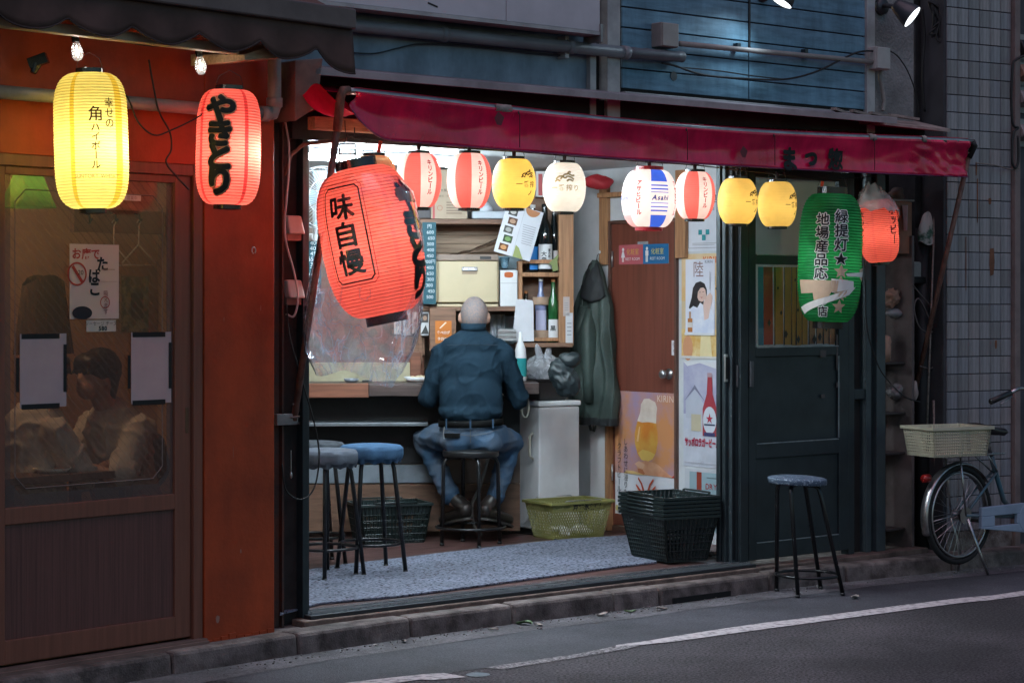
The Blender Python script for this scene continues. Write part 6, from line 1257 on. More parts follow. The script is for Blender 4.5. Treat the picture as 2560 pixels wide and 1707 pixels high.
# mat on the bar floor
mt = [gp(x, y, FL) for x, y in ((700, 1540), (800, 1512), (1000, 1494), (1200, 1468), (1400, 1440), (1560, 1418), (1642, 1409), (1600, 1372), (1565, 1342), (1430, 1350), (1300, 1363), (1100, 1386), (920, 1408), (820, 1420), (700, 1440))]
m = MB(); vs_ = [m.bm.verts.new((p.x, p.y, FL + .004)) for p in mt]; m._f(vs_); r_ = bmesh.ops.extrude_face_region(m.bm, geom=m.bm.faces[:]); bmesh.ops.translate(m.bm, vec=(0, 0, .008), verts=[v for v in r_['geom'] if isinstance(v, bmesh.types.BMVert)])
M_mat = mat('coil_mat', (.20, .22, .285), .95, scale=58, col2=(.02, .022, .036), lo=.50, hi=.60, bump=1.0, bscale=160, detail=3, big=(1.6, .68))
simple('floor_mat', m, M_mat, 'speckled blue-grey coil mat just inside the bar sill', 'mat')
m = MB()
for k in range(7): m.ell((random.uniform(-.07, .07), random.uniform(-.05, .05), .014 + .008 * random.random()), (.05, .035, .014), Matrix.Rotation(random.random() * 3, 3, 'Z'), 16, 8)
for v in m.bm.verts: v.co += Vector((0, 0, 1)) * .006 * mnoise.noise(v.co * 30); v.co.z = max(v.co.z, .0)
simple('crumpled_cloth', m, mat('dirty_white_cloth', (.32, .28, .27), .9, var=.4), 'crumpled pale cloth on the floor behind the stacked baskets', 'cloth', Matrix.Translation(gp(1782, 1392, FL)), smooth=True)
# --- shopping baskets
def basket(label, M, w, d, wb, db, h, mm, group=None, full=True, name='shopping_basket', mesh=False, handles=True):
    t = thing(name, label, 'basket', M, group)
    def side(p0b, p1b, p0t, p1t, nv, mb):
        p0b, p1b, p0t, p1t = map(Vector, (p0b, p1b, p0t, p1t))
        P = lambda s_, z_: p0b.lerp(p1b, s_).lerp(p0t.lerp(p1t, s_), z_)
        def bar_(a, b, th=.0042): mb.tube([a, b], th, 4)
        if mesh:
            n = nv
            for k in range(-n, n + 1):
                for sl in (1, -1):
                    pts = []
                    for q in range(0, 7):
                        z_ = q / 6 * .92; s_ = k / n + (z_ * 6.5 / n if sl == 1 else -z_ * 6.5 / n) + (0 if sl == 1 else .5 * 6.5 / n * 0)
                        if -.001 <= s_ <= 1.001: pts.append(P(s_, z_))
                    if len(pts) > 1: mb.tube(pts, .0028, 4)
        else:
            for k in range(nv + 1):
                s_ = k / nv; th = .007 if k in (0, nv) else (.008 if k == nv // 2 or abs(k - nv // 2) == 1 else .0044); bar_(P(s_, 0), P(s_, 1), th)
            for z_ in (.05, .22, .4, .58, .72): bar_(P(0, z_), P(1, z_), .0048)
        a, b, c, e = P(0, .74), P(1, .74), P(1, 1), P(0, 1); mb.quad(a, b, c, e)
        a, b, c, e = P(0, 0), P(1, 0), P(1, .07), P(0, .07); mb.quad(a, b, c, e)
    B_ = [(-wb / 2, -db / 2, .006), (wb / 2, -db / 2, .006), (wb / 2, db / 2, .006), (-wb / 2, db / 2, .006)]; T_ = [(-w / 2, -d / 2, h), (w / 2, -d / 2, h), (w / 2, d / 2, h), (-w / 2, d / 2, h)]
    if full:
        mb = MB(); n1, n2 = (18, 12) if not mesh else (22, 15)
        for k in range(4): side(B_[k], B_[(k + 1) % 4], T_[k], T_[(k + 1) % 4], n1 if k % 2 == 0 else n2, mb)
        mb.obj('lattice_walls', mm, t)
        mb = MB(); mb.box(-wb / 2, wb / 2, -db / 2, db / 2, .0, .006); mb.obj('base', mm, t)
    mb = MB(); o_ = .012
    for k in range(4):
        a, b = Vector(T_[k]), Vector(T_[(k + 1) % 4]); n_ = Vector((b.y - a.y, a.x - b.x, 0)).normalized(); dd_ = (b - a).normalized() * o_
        mb.hexa([a - n_ * .003 - dd_ * 0 + Vector((0, 0, -.016)), b - n_ * .003 + Vector((0, 0, -.016)), b + n_ * o_ + dd_ + Vector((0, 0, -.016)), a + n_ * o_ - dd_ + Vector((0, 0, -.016)), a - n_ * .003, b - n_ * .003, b + n_ * o_ + dd_, a + n_ * o_ - dd_])
    mb.obj('rim', mm, t, bevel=.002)
    if handles:
        for sg in (-1, 1):
            mb = MB(); y = sg * d / 2; mb.tube([(-w * .3, y + sg * .004, h + .002), (-w * .28, y + sg * .014, h + .008), (w * .28, y + sg * .014, h + .008), (w * .3, y + sg * .004, h + .002)], .006 if not mesh else .003, 8); mb.obj('handle', mm if not mesh else M_st, t, smooth=True)
    return t
M_bsk = mat('black_green_plastic', (.010, .018, .018), .38, var=.3, spec=.5)
sc_ = gp(1672, 1394, FL + .012); bm0 = Matrix.Translation(sc_) @ Matrix.Rotation(R(118), 4, 'Z')
lab = ['black plastic shopping basket at the bottom of the stack', 'black shopping basket second from the bottom of the stack', 'black shopping basket third from the bottom of the stack', 'black shopping basket fourth from the bottom of the stack', 'black shopping basket second from the top of the stack', 'black shopping basket on top of the stack by the posters']
for k in range(6): basket(lab[k], bm0 @ Matrix.Translation((random.uniform(-.003, .003), random.uniform(-.003, .003), .0205 * k)) @ Matrix.Rotation(R(random.uniform(-1, 1)), 4, 'Z'), .45, .34, .36, .25, .25, M_bsk, 'stacked shopping baskets', True)
basket('black plastic shopping basket standing under the bar counter', Matrix.Translation(gp(972, 1353, FL)) @ Matrix.Rotation(R(20), 4, 'Z'), .43, .30, .36, .24, .235, M_bsk)
M_gb = mat('olive_green_plastic', (.25, .235, .075), .5, var=.3, scale=6)
gM = Matrix.Translation(gp(1388, 1351, FL)) @ Matrix.Rotation(R(33), 4, 'Z')
gbk = basket('olive green mesh basket with hand towels on the floor', gM @ Matrix.Translation((.185, .13, 0)), .44, .30, .36, .22, .225, M_gb, mesh=True)
a = Vector((-.20, -.138, .172)); s_ = sheet('name_plate', .24, .05, [('t', .5, .5, .17, '京橋氷業㈱', (.02, .02, .02), {'bold': .04})], gbk, base=(.25, .235, .075)); s_.location = (-.09, -.146, .168); s_.rotation_euler = (R(10.1), 0, 0)
m = MB()
for k in range(14): m.ell((random.uniform(-.13, .13), random.uniform(-.08, .08), .022 + .025 * random.random()), (.05, .018, .018), Matrix.Rotation(random.random() * 3, 3, 'Z'), 10, 6)
simple('towel_rolls', m, mat('towel_white', (.66, .62, .6), .9), 'rolled white hand towels inside the green mesh basket', 'towels', gbk.matrix_world @ Matrix.Translation((0, 0, .006)), smooth=True)
# cane and hose
m = MB(); p = gp(1272, 1318, FL); m.tube([(0, 0, .02), (.03, .02, .35), (.045, .03, .62), (.05, .035, .72)], [.009, .008, .008, .009], 8); m.tube([(0, 0, 0), (0, 0, .03)], [.018, .01], 10); m.cyl((.043, .03, .56), (.046, .031, .58), .011)
simple('walking_cane', m, M_lac, 'black walking cane leaning between the person and the freezer', 'cane', Matrix.Translation(p), smooth=True)
cord('hose', 'pale grey hose curling down behind the seated person', [wp(x, y, 12.62) for x, y in ((1222, 1135), (1214, 1170), (1200, 1215), (1182, 1255), (1180, 1290), (1190, 1325), (1205, 1338))], .011, mat('hose_grey', (.22, .20, .18), .5), 'hose')
cord('hose_loop', 'pale looped hose hanging at the freezer front', [wp(x, y, 12.7) for x, y in ((1318, 985), (1322, 1020), (1316, 1042), (1306, 1036), (1304, 1010))], .006, MATS['cream_plastic'], 'hose')
cord('floor_cable', 'dark cable lying across the bar floor to the mat', [gp(x, y, FL + .006) for x, y in ((1255, 1332), (1300, 1331), (1360, 1340), (1400, 1352))], .005)
# ================================================================== UPPER WALL FITTINGS
M_pg = mat('grey_pvc_pipe', (.22, .225, .24), .42, var=.35, scale=4, stretch=(.6, 4, 4))
dp = thing('drain_pipe', 'thick grey drain pipe running along the upper metal wall', 'pipe', FT(F2)); vP = -.06
A = F2.at(690, 33, vP); B = F2.at(1565, 132, vP); C_ = F2.at(1706, 143, vP)
zz_ = lambda px, py: F2.at(px, py, vP)
m = MB(); m.tube([(A.x, vP, zz_(1100, 88).z + .0), (B.x, vP, B.z)], .031, 16); m.obj('pipe', M_pg, dp, smooth=True)
m = MB(); q = [B.lerp(C_, k / 8) for k in range(9)]; m.tube([(p.x, vP, p.z) for p in q], [.028, .031, .028, .031, .028, .031, .028, .028, .03], 14); m.obj('flexible_end', mat('dark_flex_pipe', (.10, .105, .115), .5, var=.3), dp, smooth=True)
for px, py in ((1108, 92), (1425, 118), (1562, 132)):
    p = F2.at(px, py, vP); zc_ = zz_(1100, 88).z + (B.z - zz_(1100, 88).z) * (p.x - A.x) / (B.x - A.x); m = MB(); m.cyl((p.x - .02, vP, zc_), (p.x + .02, vP, zc_), .0355, n=18); m.obj('coupling', M_pg, dp, smooth=True)
p = F2.at(1418, 118, vP); m = MB(); m.box(p.x - .012, p.x + .012, -.06, .0, p.z - .055, p.z + .055); m.obj('bracket', M_post, dp)
# sign panel box at the top
sp = thing('blank_sign_panel', 'pale lilac blank sign box fixed above the drain pipe', 'sign', FT(F2)); r0 = F2.at(1500, 86, -.16); l0 = F2.at(826, 0, -.16); mid = F2.at(1266, 40, -.16)
M_pl = mat('lilac_white_panel', (.52, .49, .52), .45, var=.2, scale=2.5)
for a_, b_ in ((U2(600, 50, -.16), mid.x - .002), (mid.x + .002, r0.x)):
    m = MB(); m.box(a_, b_, -.16, -.05, r0.z + .012, r0.z + 1.1); m.obj('panel', M_pl, sp, bevel=.003)
m = MB(); m.box(U2(600, 50, -.16), r0.x + .008, -.165, -.05, r0.z - .006, r0.z + .011); m.obj('bottom_frame', M_post, sp)
m = MB(); m.box(r0.x - .004, r0.x + .012, -.17, -.04, r0.z - .04, r0.z + .05); m.obj('bracket', MATS['galvanised'], sp)
p = F2.at(1082, 13, -.161); m = MB(); m.box(-.03, .03, -.001, .001, -.004, .004, Matrix.Translation(p) @ Matrix.Rotation(R(14), 4, 'Y')); m.obj('mark', M_dark, sp)
# conduit with boxes
cn = thing('conduit', 'grey electrical conduit between two junction boxes on the siding', 'conduit', FT(F2)); vC = -.055
p0, p1 = F2.at(1700, 110, vC), F2.at(2184, 156, vC); m = MB(); m.cyl(p0, p1, .0145); m.obj('pipe', MATS['weathered_pvc'], cn, smooth=True)
M_jb = mat('beige_junction_box', (.42, .40, .38), .5, var=.2)
for pxa, pxb, ya, yb, nm in ((1655, 1697, 116, 60, 'grey'), (2192, 2226, 172, 120, 'beige')):
    a_, b_ = F2.at(pxa, ya, -.09), F2.at(pxb, yb, -.09); o = thing('junction_box', '%s junction box at the %s end of the wall conduit' % (nm, 'drain pipe' if nm == 'grey' else 'stucco wall'), 'box', FT(F2))
    m = MB(); m.box(a_.x, b_.x, -.085, -.0, min(a_.z, b_.z), max(a_.z, b_.z)); m.obj('body', M_jb if nm == 'beige' else MATS['weathered_pvc'], o, bevel=.005)
    m = MB(); m.box(a_.x + .003, b_.x - .003, -.094, -.086, min(a_.z, b_.z) + .003, max(a_.z, b_.z) - .003); m.obj('lid', M_jb if nm == 'beige' else MATS['weathered_pvc'], o, bevel=.004)
for px, py in ((1843, 118), (2012, 133)): p = F2.at(px, py, -.03); m = MB(); m.box(p.x - .012, p.x + .012, -.045, -.012, p.z - .016, p.z + .02); m.obj('saddle_clip', M_dm, cn)
fx = thing('flexible_conduit', 'ribbed flexible conduit dropping from the beige box to the eave', 'conduit'); m = MB(); P = [W2(x, y, -.03) for x, y in ((2201, 176), (2200, 195), (2206, 225), (2210, 255), (2207, 280))]
Q = []; [Q.extend([P[i].lerp(P[i + 1], k / 14) for k in range(14)]) for i in range(4)]
m.tube(Q, [.011 if k % 2 else .0135 for k in range(len(Q))], 10); m.obj('hose', MATS['weathered_pvc'], fx, smooth=True)
cord('sagging_wall_cable', 'black cable sagging across the blue-grey siding', [W2(x, y, -.06) for x, y in ((1655, 158), (1690, 166), (1760, 188), (1860, 197), (1960, 199), (2040, 180), (2110, 146), (2150, 130), (2190, 128))], .006)
cord('thin_wall_cable', 'thin black cable above the sagging one on the siding', [W2(x, y, -.05) for x, y in ((1690, 168), (1790, 177), (1880, 190), (1960, 199))], .004)
cord('stucco_cable', 'thin black cable curving down the stucco wall', [W2(x, y, -.03) for x, y in ((2224, 128), (2245, 142), (2270, 180), (2288, 230), (2298, 285))], .004)
cord('dangling_cable', 'black cable hanging along the dark wall slot', [W2(x, y, .05) for x, y in ((2305, 20), (2312, 90), (2306, 180), (2312, 280))], .007)
cord('upper_grey_cable', 'grey cable drooping under the drain pipe on the metal wall', [W2(x, y, -.02) for x, y in ((885, 133), (940, 134), (1000, 120), (1060, 110), (1200, 118), (1350, 135), (1420, 140))], .004, M_dm)
m = MB(); rs_ = [Vector((random.uniform(-.06, .06), random.uniform(-.03, .0), random.uniform(-.12, .12))) for k in range(26)]
P = [W2(2340, 50, -.03) + v for v in rs_]; cord('cable_tangle', 'tangle of black cables hung beside the second spotlight', P, .006, sub=4); m.bm.free()
p = F2.at(1684, 191, -.013); m = MB(); m.cyl((p.x, -.016, p.z), (p.x, .0, p.z), .024, n=20); o = m.obj('plugged_hole', MATS['dull_steel'], bar)
# spotlights
M_spot = mat('dark_spot_housing', (.05, .055, .06), .4, .3); M_face = emit('spot_face', (.9, .95, 1.0), 1.3)
def spot(px, py, v, aim, label, e, rr=.062):
    p = W2(px, py, v); d = Vector(aim).normalized(); q = d.to_track_quat('-Z', 'Y').to_matrix().to_4x4(); t = thing('spotlight', label, 'spotlight', Matrix.Translation(p) @ q)
    m = MB(); m.lathe([(rr, .0), (rr * 1.02, .006), (rr * .92, .04), (rr * .6, .11), (rr * .45, .13), (0, .132)], 32); m.obj('housing', M_spot, t, smooth=True)
    m = MB(); m.lathe([(0, -.004), (rr * .5, -.003), (rr * .96, .004)], 32); m.obj('lens', M_face, t, smooth=True)
    l = bpy.data.lights.new('lamp', 'SPOT'); l.energy = e; l.color = (.62, .84, 1.0); l.spot_size = R(120); l.spot_blend = .6; l.shadow_soft_size = .05; o = bpy.data.objects.new('lamp', l); scn.collection.objects.link(o); o.parent = t; o.location = (0, 0, -.02)
    return t
s1 = spot(1953, 8, -.24, (-.5, -.10, -.85), 'white lit spotlight over the siding boards', 3.0)
s2 = spot(2282, 44, -.26, (.72, -.30, -.62), 'dark cone spotlight with lit face over the stucco wall', 4.2, .07)
for t, b_, nm in ((s1, (1900, -14), 'a'), (s2, (2200, 18), 'b')):
    bp_ = W2(b_[0], b_[1], -.0); top = t.matrix_world @ Vector((0, 0, .1)); mi_ = t.matrix_world.inverted()
    m = MB(); m.tube([mi_ @ bp_, mi_ @ (bp_ + Vector((.03, -.05, .0))), mi_ @ top], .014, 8); m.obj('arm', M_spot, t, smooth=True)
    m = MB(); n_ = Vector((math.sin(F2.a), -math.cos(F2.a), 0)); m.tube([mi_ @ bp_, mi_ @ (bp_ + n_ * .03)], [.05, .045], 20); m.obj('wall_plate', M_spot, t, smooth=True)
# outlet boxes and wiring on the dark strip by the orange pillar
M_ob = mat('ivory_outlet_plastic', (.46, .42, .38), .5, var=.2)
for k, (px, py) in enumerate(((722, 575), (722, 735))):
    p = F2.at(px, py, .05); t = thing('outlet_box', 'ivory outdoor socket cover %s on the dark strip beside the orange pillar' % ('upper of two' if k == 0 else 'lower of two'), 'outlet', F2.M @ Matrix.Translation((p.x, .05, p.z)))
    m = MB(); m.prism([(-.04, -.05), (.04, -.05), (.04, .045), (-.04, .06)], -.045, 0); m.obj('back_box', mat('outlet_red_tint', (.30, .18, .15), .5), t, bevel=.004)
    m = MB(); m.hexa([(-.043, -.075, -.02), (.043, -.075, -.02), (.043, -.03, -.02), (-.043, -.03, -.02), (-.04, -.045, .065), (.04, -.045, .065), (.043, -.0, .06), (-.043, -.0, .06)]); m.obj('cover', M_ob, t, bevel=.008)
cord('white_power_lead', 'white power cord looping between the two socket covers', [W2(x, y, -.03) for x, y in ((712, 300), (722, 360), (722, 430), (716, 500), (712, 560), (716, 610), (735, 680), (745, 745), (735, 790), (716, 785))], .005, mat('pale_cord', (.5, .45, .42), .5))
cord('black_power_cord', 'black cord dropping from the lower socket and looping past the jamb', [W2(x, y, -.035) for x, y in ((716, 760), (724, 840), (740, 900), (762, 975), (785, 1055), (798, 1140), (785, 1220), (752, 1248), (715, 1225), (705, 1160))], .004)
p = F2.at(733, 1010, -.03); m = MB(); 
for k in range(5): m.tube([(p.x + random.uniform(-.02, .03), -.035, p.z - .09 + .03 * k), (p.x + .02, -.05, p.z - .085 + .03 * k), (p.x + .03, -.03, p.z - .09 + .03 * k)], .005, 5)
simple('wire_binding', m, mat('twisted_wire', (.2, .16, .14), .6, .3), 'twisted wire binding the rusty pole to its bracket', 'wire', FT(F2))
p = F2.at(737, 1180, -.03); m = MB(); m.cyl((0, 0, .1), (0, 0, 0), .0015, n=5); m.ell((0, 0, -.012), (.006, .006, .016)); simple('hanging_hook', m, M_st, 'small steel hook dangling below the pole bracket', 'hook', F2.M @ Matrix.Translation((p.x - .02, -.03, p.z + .0)))
# ================================================================== CLUTTER RIGHT OF THE DARK DOOR
M_rag = mat('dirty_rag', (.36, .29, .26), .9, var=.4, scale=9); M_tan = mat('tan_plastic', (.42, .24, .17), .6, var=.4)
def lump(name, label, cat, px, py, v, r, mm, seed, amp=.3, cuts=(28, 18), fq=14):
    p = F2.at(px, py, v); m = MB(); m.ell((0, 0, 0), r, None, *cuts); sd = Vector((seed * 3.1, seed * 1.7, 0)); mr = min(r)
    for vv in m.bm.verts: n = mnoise.noise(vv.co * fq + sd) + .5 * mnoise.noise(vv.co * fq * 2.3 + sd); vv.co += vv.co.normalized() * n * amp * mr
    return simple(name, m, mm, label, cat, F2.M @ Matrix.Translation((p.x, v, p.z)), smooth=True)
lump('string_bundle', 'tan bundle of plastic string on the recess shelf', 'bundle', 2228, 745, .13, (.05, .05, .055), M_tan, 1, .5, (40, 26), 34)
lump('white_bag_small', 'white crumpled bag beside the tan string bundle', 'bag', 2252, 725, .12, (.025, .03, .045), M_rag, 2, .5)
lump('grey_sack', 'pale grey sack under the string bundle', 'sack', 2236, 783, .12, (.06, .05, .028), mat('grey_sack', (.30, .29, .30), .8), 3, .3)
m = MB(); m.lathe([(0, 0), (.03, 0), (.034, .09), (.03, .1), (.036, .12), (.03, .15), (0, .16)], 20); p = F2.at(2220, 896, .1); zsh = F2.at(2245, 905, .06).z
simple('tan_bottle', m, M_tan, 'tan plastic bottle standing on the recess shelf', 'bottle', F2.M @ Matrix.Translation((p.x + .0, .12, zsh)), smooth=True)
lump('clear_jar_bag', 'clear crumpled plastic bag on the middle recess shelf', 'bag', 2238, 980, .12, (.055, .05, .05), glassy('jar_plastic', (.5, .48, .48), .3, (.3, .28, .28), .15, 1.8, bump=1, bscale=30), 5, .4)
bxp = F2.at(2262, 570, .02); t = thing('wooden_crate', 'reddish wooden box hung beside the small coral lantern', 'crate', FT(F2)); a_, b_ = F2.at(2232, 634, .02), F2.at(2280, 505, .02)
m = MB(); m.box(a_.x, b_.x, .02, .18, a_.z, b_.z); m.obj('box', mat('reddish_plywood', (.30, .12, .07), .6, var=.4), t, bevel=.004); m = MB(); m.box(a_.x - .02, b_.x + .01, .01, .19, b_.z + .001, b_.z + .012); m.obj('lid', MATS['weathered_board'], t)
lump('old_sponge', 'brown rag heap on top of the reddish wooden box', 'rag', 2240, 488, .06, (.07, .05, .04), mat('brown_rag', (.16, .10, .08), .9, var=.5), 6, .5)
m = MB(); p = F2.at(2262, 545, -.0); m.grid(lambda i, j: (p.x + (i - .5) * .06 * (1 - .75 * j), -.006 + .012 * math.sin(i * 8), p.z + .075 - .15 * j), 12, 8); simple('hanging_rag', m, mat('pink_grey_rag', (.42, .33, .34), .9), 'pale pinkish rag hanging over the wooden box front', 'rag', FT(F2), smooth=True)
p = F2.at(2320, 575, .03); m = MB()
def capf(i, j): a = 2 * math.pi * i; rr = .085 * math.sqrt(max(0, 1 - (1 - j) ** 2.2)) * (1 + .12 * mnoise.noise(Vector((math.sin(a) * 2, j * 4, 1)))); return (rr * math.sin(a) * .95, -.5 * rr * math.cos(a), .10 - .18 * j + .012 * math.sin(a * 3))
m.grid(capf, 32, 14, closed_u=True); simple('cloth_cap', m, mat('white_green_towel', (.50, .47, .44), .9, scale=7, col2=(.06, .13, .09), lo=.52, hi=.6), 'white towel with green print hung over a post', 'towel', F2.M @ Matrix.Translation((p.x, .03, p.z)), smooth=True)
t = thing('meter_box', 'pale weathered meter box below the hung towel', 'box', FT(F2)); a_, b_ = F2.at(2267, 706, .05), F2.at(2330, 655, .05)
m = MB(); m.box(a_.x, b_.x, .05, .16, a_.z, b_.z); m.obj('box', mat('grey_green_box', (.30, .30, .28), .5, var=.3), t, bevel=.012); m = MB(); m.box(a_.x + .02, b_.x - .01, .03, .05, a_.z - .006, a_.z + .035); m.obj('black_plug', M_blk, t, bevel=.006)
m = MB(); p = F2.at(2310, 1000, .06); m.cyl((p.x, .07, .1), (p.x, .07, 2.0), .045, n=18); simple('black_downpipe', m, mat('black_downpipe', (.02, .021, .023), .6, var=.4), 'thick black downpipe in the recess beside the tiles', 'pipe', FT(F2), smooth=True)
for k, (x0_, y0_, x1_, y1_, lb, r_, mm) in enumerate(((2337, 520, 2318, 1060, 'thin weathered cane leaning in the recess', .006, MATS['weathered_board']), (2336, 1000, 2342, 1340, 'wooden broom handle leaning by the corner post', .011, MATS['weathered_board']))):
    m = MB(); m.cyl(F2.at(x0_, y0_, -.01), F2.at(x1_, y1_, -.02), r_, n=8); simple('stick', m, mm, lb, 'stick', FT(F2), smooth=True)
cord('recess_cable', 'loose grey cables looped below the meter box', [W2(x, y, .0) for x, y in ((2280, 710), (2300, 735), (2330, 770), (2346, 800), (2330, 830), (2300, 820), (2285, 770), (2300, 750), (2340, 840), (2350, 890), (2330, 920), (2300, 915))], .005, mat('grey_cable', (.12, .10, .095), .6))
cord('long_black_cable', 'long black cable hanging from the coral lantern down to the basket', [W2(x, y, -.1) for x, y in ((2172, 470), (2160, 560), (2163, 700), (2168, 820), (2190, 900), (2215, 945), (2260, 990), (2300, 1005))], .004)
for px in (2290, 2296): pass
lump('glove', 'dirty work glove hanging in the recess', 'glove', 2288, 975, .02, (.02, .015, .06), M_rag, 9, .4)
# meters at the far right edge
M_mt = mat('meter_grey', (.30, .26, .25), .5, var=.2)
for k, (py, lab_, mm) in enumerate(((118, 'uppermost black tilted cap box at the neighbour wall', M_blk), (180, 'brown electric meter on the neighbour wall', M_tan), (245, 'grey wedge meter cover above the other wedge', M_mt), (330, 'grey wedge meter cover below the other wedge', M_mt))):
    p = F3.at(2546, py, -.02); t = thing('meter', lab_, 'meter', F3.M @ Matrix.Translation((p.x + .005, .028, p.z)))
    m = MB(); h_ = .055; m.hexa([(0, -.10, -h_ * .4), (.2, -.10, -h_ * .4), (.2, 0, -h_), (0, 0, -h_), (0, -.06, h_ * .8), (.2, -.06, h_ * .8), (.2, 0, h_), (0, 0, h_)]); m.obj('cover', mm, t, bevel=.006)
    m = MB(); m.box(.0, .2, -.01, 0, -h_ - .03, h_ + .03); m.obj('back_plate', MATS['grey_green_box'], t)
W3 = lambda px, py, v: F3.M @ F3.at(px, py, v)
cord('meter_cable', 'black cable looping down past the meters', [W3(x, y, -.06) for x, y in ((2560, 140), (2540, 150), (2532, 165), (2528, 240), (2532, 310), (2545, 320), (2533, 335), (2530, 400), (2538, 420), (2546, 400), (2545, 340))], .008)
cord('stay_wire', 'twisted wire stretched over the tiles to the awning', [W3(x, y, -.05) for x, y in ((2440, 408), (2490, 414), (2525, 424), (2548, 420))], .004, MATS['twisted_wire'])
# ================================================================== BICYCLE
BF = Frame(2.548, 12.1, 38.0)
bi = thing('bicycle', 'old city bicycle parked on its stand by the tiled wall', 'bicycle', FT(BF))
M_ch = mat('tarnished_chrome', (.45, .43, .43), .3, .9, var=.5, scale=14); M_teal = mat('faded_teal_paint', (.055, .13, .17), .4, var=.5, scale=9, col2=(.10, .10, .10)); M_tyre = mat('tyre_rubber', (.014, .013, .013), .8); M_cc = mat('pale_blue_chaincase', (.26, .33, .42), .45, var=.25, scale=5)
Bp = lambda px, py, v=0.: BF.at(px, py, v)
hub = Bp(2396, 1286); RWH = .285
def wheel(cx, cz, nm='wheel'):
    w = bpy.data.objects.new('wheel', None); scn.collection.objects.link(w); w.parent = bi; w.location = (cx, 0, cz)
    cir = lambda r, y=0, n=48: [(r * math.cos(2 * math.pi * k / n), y, r * math.sin(2 * math.pi * k / n)) for k in range(n)]
    m = MB(); m.tube(cir(RWH - .018), .018, 10, closed=True); m.obj('tyre', M_tyre, w, smooth=True)
    m = MB()
    for y in (-.012, .012): m.tube(cir(RWH - .045, y), .007, 6, closed=True)
    m.grid(lambda i, j: ((RWH - .05) * math.cos(2 * math.pi * i), -.012 + .024 * j, (RWH - .05) * math.sin(2 * math.pi * i)), 48, 1, closed_u=True); m.obj('rim', M_ch, w, smooth=True)
    m = MB()
    for k in range(32):
        a = 2 * math.pi * k / 32; b_ = a + (.5 if k % 2 else -.5); y = .02 if k % 4 < 2 else -.02; m.tube([(.02 * math.cos(b_), y, .02 * math.sin(b_)), ((RWH - .048) * math.cos(a), 0, (RWH - .048) * math.sin(a))], .0011, 4)
    m.obj('spokes', M_ch, w)
    m = MB(); m.cyl((0, -.045, 0), (0, .045, 0), .014); m.cyl((0, -.026, 0), (0, -.02, 0), .035); m.cyl((0, .02, 0), (0, .026, 0), .035); m.cyl((0, -.055, 0), (0, -.045, 0), .05, .04); m.obj('hub', M_ch, w)
wheel(hub.x, hub.z)
wheel(hub.x + 1.05, RWH)
def btube(name, pts, r, mm, v=0.): m = MB(); m.tube([(Bp(x, y).x, v if not isinstance(v, (list, tuple)) else v[i], Bp(x, y).z) for i, (x, y) in enumerate(pts)], r, 10); return m.obj(name, mm, bi, smooth=True)
crank = Bp(2546, 1291)
btube('seat_tube', [(2546, 1291), (2509, 1250), (2488, 1177), (2478, 1140)], .015, M_teal); btube('seat_post', [(2480, 1145), (2469, 1108), (2466, 1095)], .012, M_ch)
for v in (-.05, .05):
    m = MB(); m.tube([(hub.x, v, hub.z), (Bp(2488, 1177).x, v * .3, Bp(2488, 1177).z)], .008, 8); m.obj('seat_stay', M_teal, bi, smooth=True)
    m = MB(); m.tube([(hub.x, v, hub.z), (crank.x, v * .5, crank.z)], .010, 8); m.obj('chain_stay', M_teal, bi, smooth=True)
m = MB(); hd = (crank.x + .52, 0, .78); m.tube([(crank.x, 0, crank.z), (crank.x + .2, 0, crank.z + .06), (hd[0] - .05, 0, hd[2] - .2)], .017, 10); m.obj('down_tube', M_teal, bi, smooth=True)
m = MB(); m.tube([(hd[0] - .06, 0, hd[2] - .16), hd, (hd[0] + .01, 0, hd[2] + .04)], .018, 10); m.obj('head_tube', M_teal, bi, smooth=True)
m = MB(); m.tube([(hd[0] - .06, 0, hd[2] - .16), (hub.x + .98, 0, .5), (hub.x + 1.05, .045, RWH)], .012, 8); m.obj('fork', M_teal, bi, smooth=True)
# saddle
sd_ = Bp(2478, 1078); m = MB()
def sad(i, j):
    x = -.12 + .25 * i; w = .085 * (1 - i) ** .6 + .02; y = (j - .5) * 2 * w; return (sd_.x + x - .02, y, sd_.z + .02 - .018 * (2 * j - 1) ** 2 - .02 * i + .02 * (1 - i) ** 2)
m.grid(sad, 16, 10); m.obj('saddle', M_blk, bi, smooth=True, solid=.03)
m = MB(); 
for y in (-.04, .04): m.tube([(sd_.x - .08 + .01 * math.sin(t * 1.9), y, sd_.z - .03 - .004 * t) for t in range(9)], .013, 8)
m.obj('saddle_springs', M_ch, bi, smooth=True)
# rear fender
m = MB(); rf = RWH + .016
m.grid(lambda i, j: (hub.x + (rf - .01 * abs(2 * j - 1) ** 2) * math.cos(R(35 + 165 * i)), (j - .5) * .055, hub.z + (rf - .012 * abs(2 * j - 1) ** 2) * math.sin(R(35 + 165 * i))), 40, 6); m.obj('fender', M_ch, bi, smooth=True, solid=.002)
tlp = Bp(2312, 1196); m = MB(); m.cyl((tlp.x + .03, 0, tlp.z), (tlp.x - .012, 0, tlp.z), .026, .022); m.obj('tail_light', mat('red_reflector', (.25, .012, .01), .25), bi, smooth=True)
m = MB(); m.tube([(hub.x - rf * .86, 0, hub.z - .03), (hub.x - .02, -.035, hub.z + .01)], .0035, 6); m.obj('fender_stay', M_ch, bi, smooth=True)
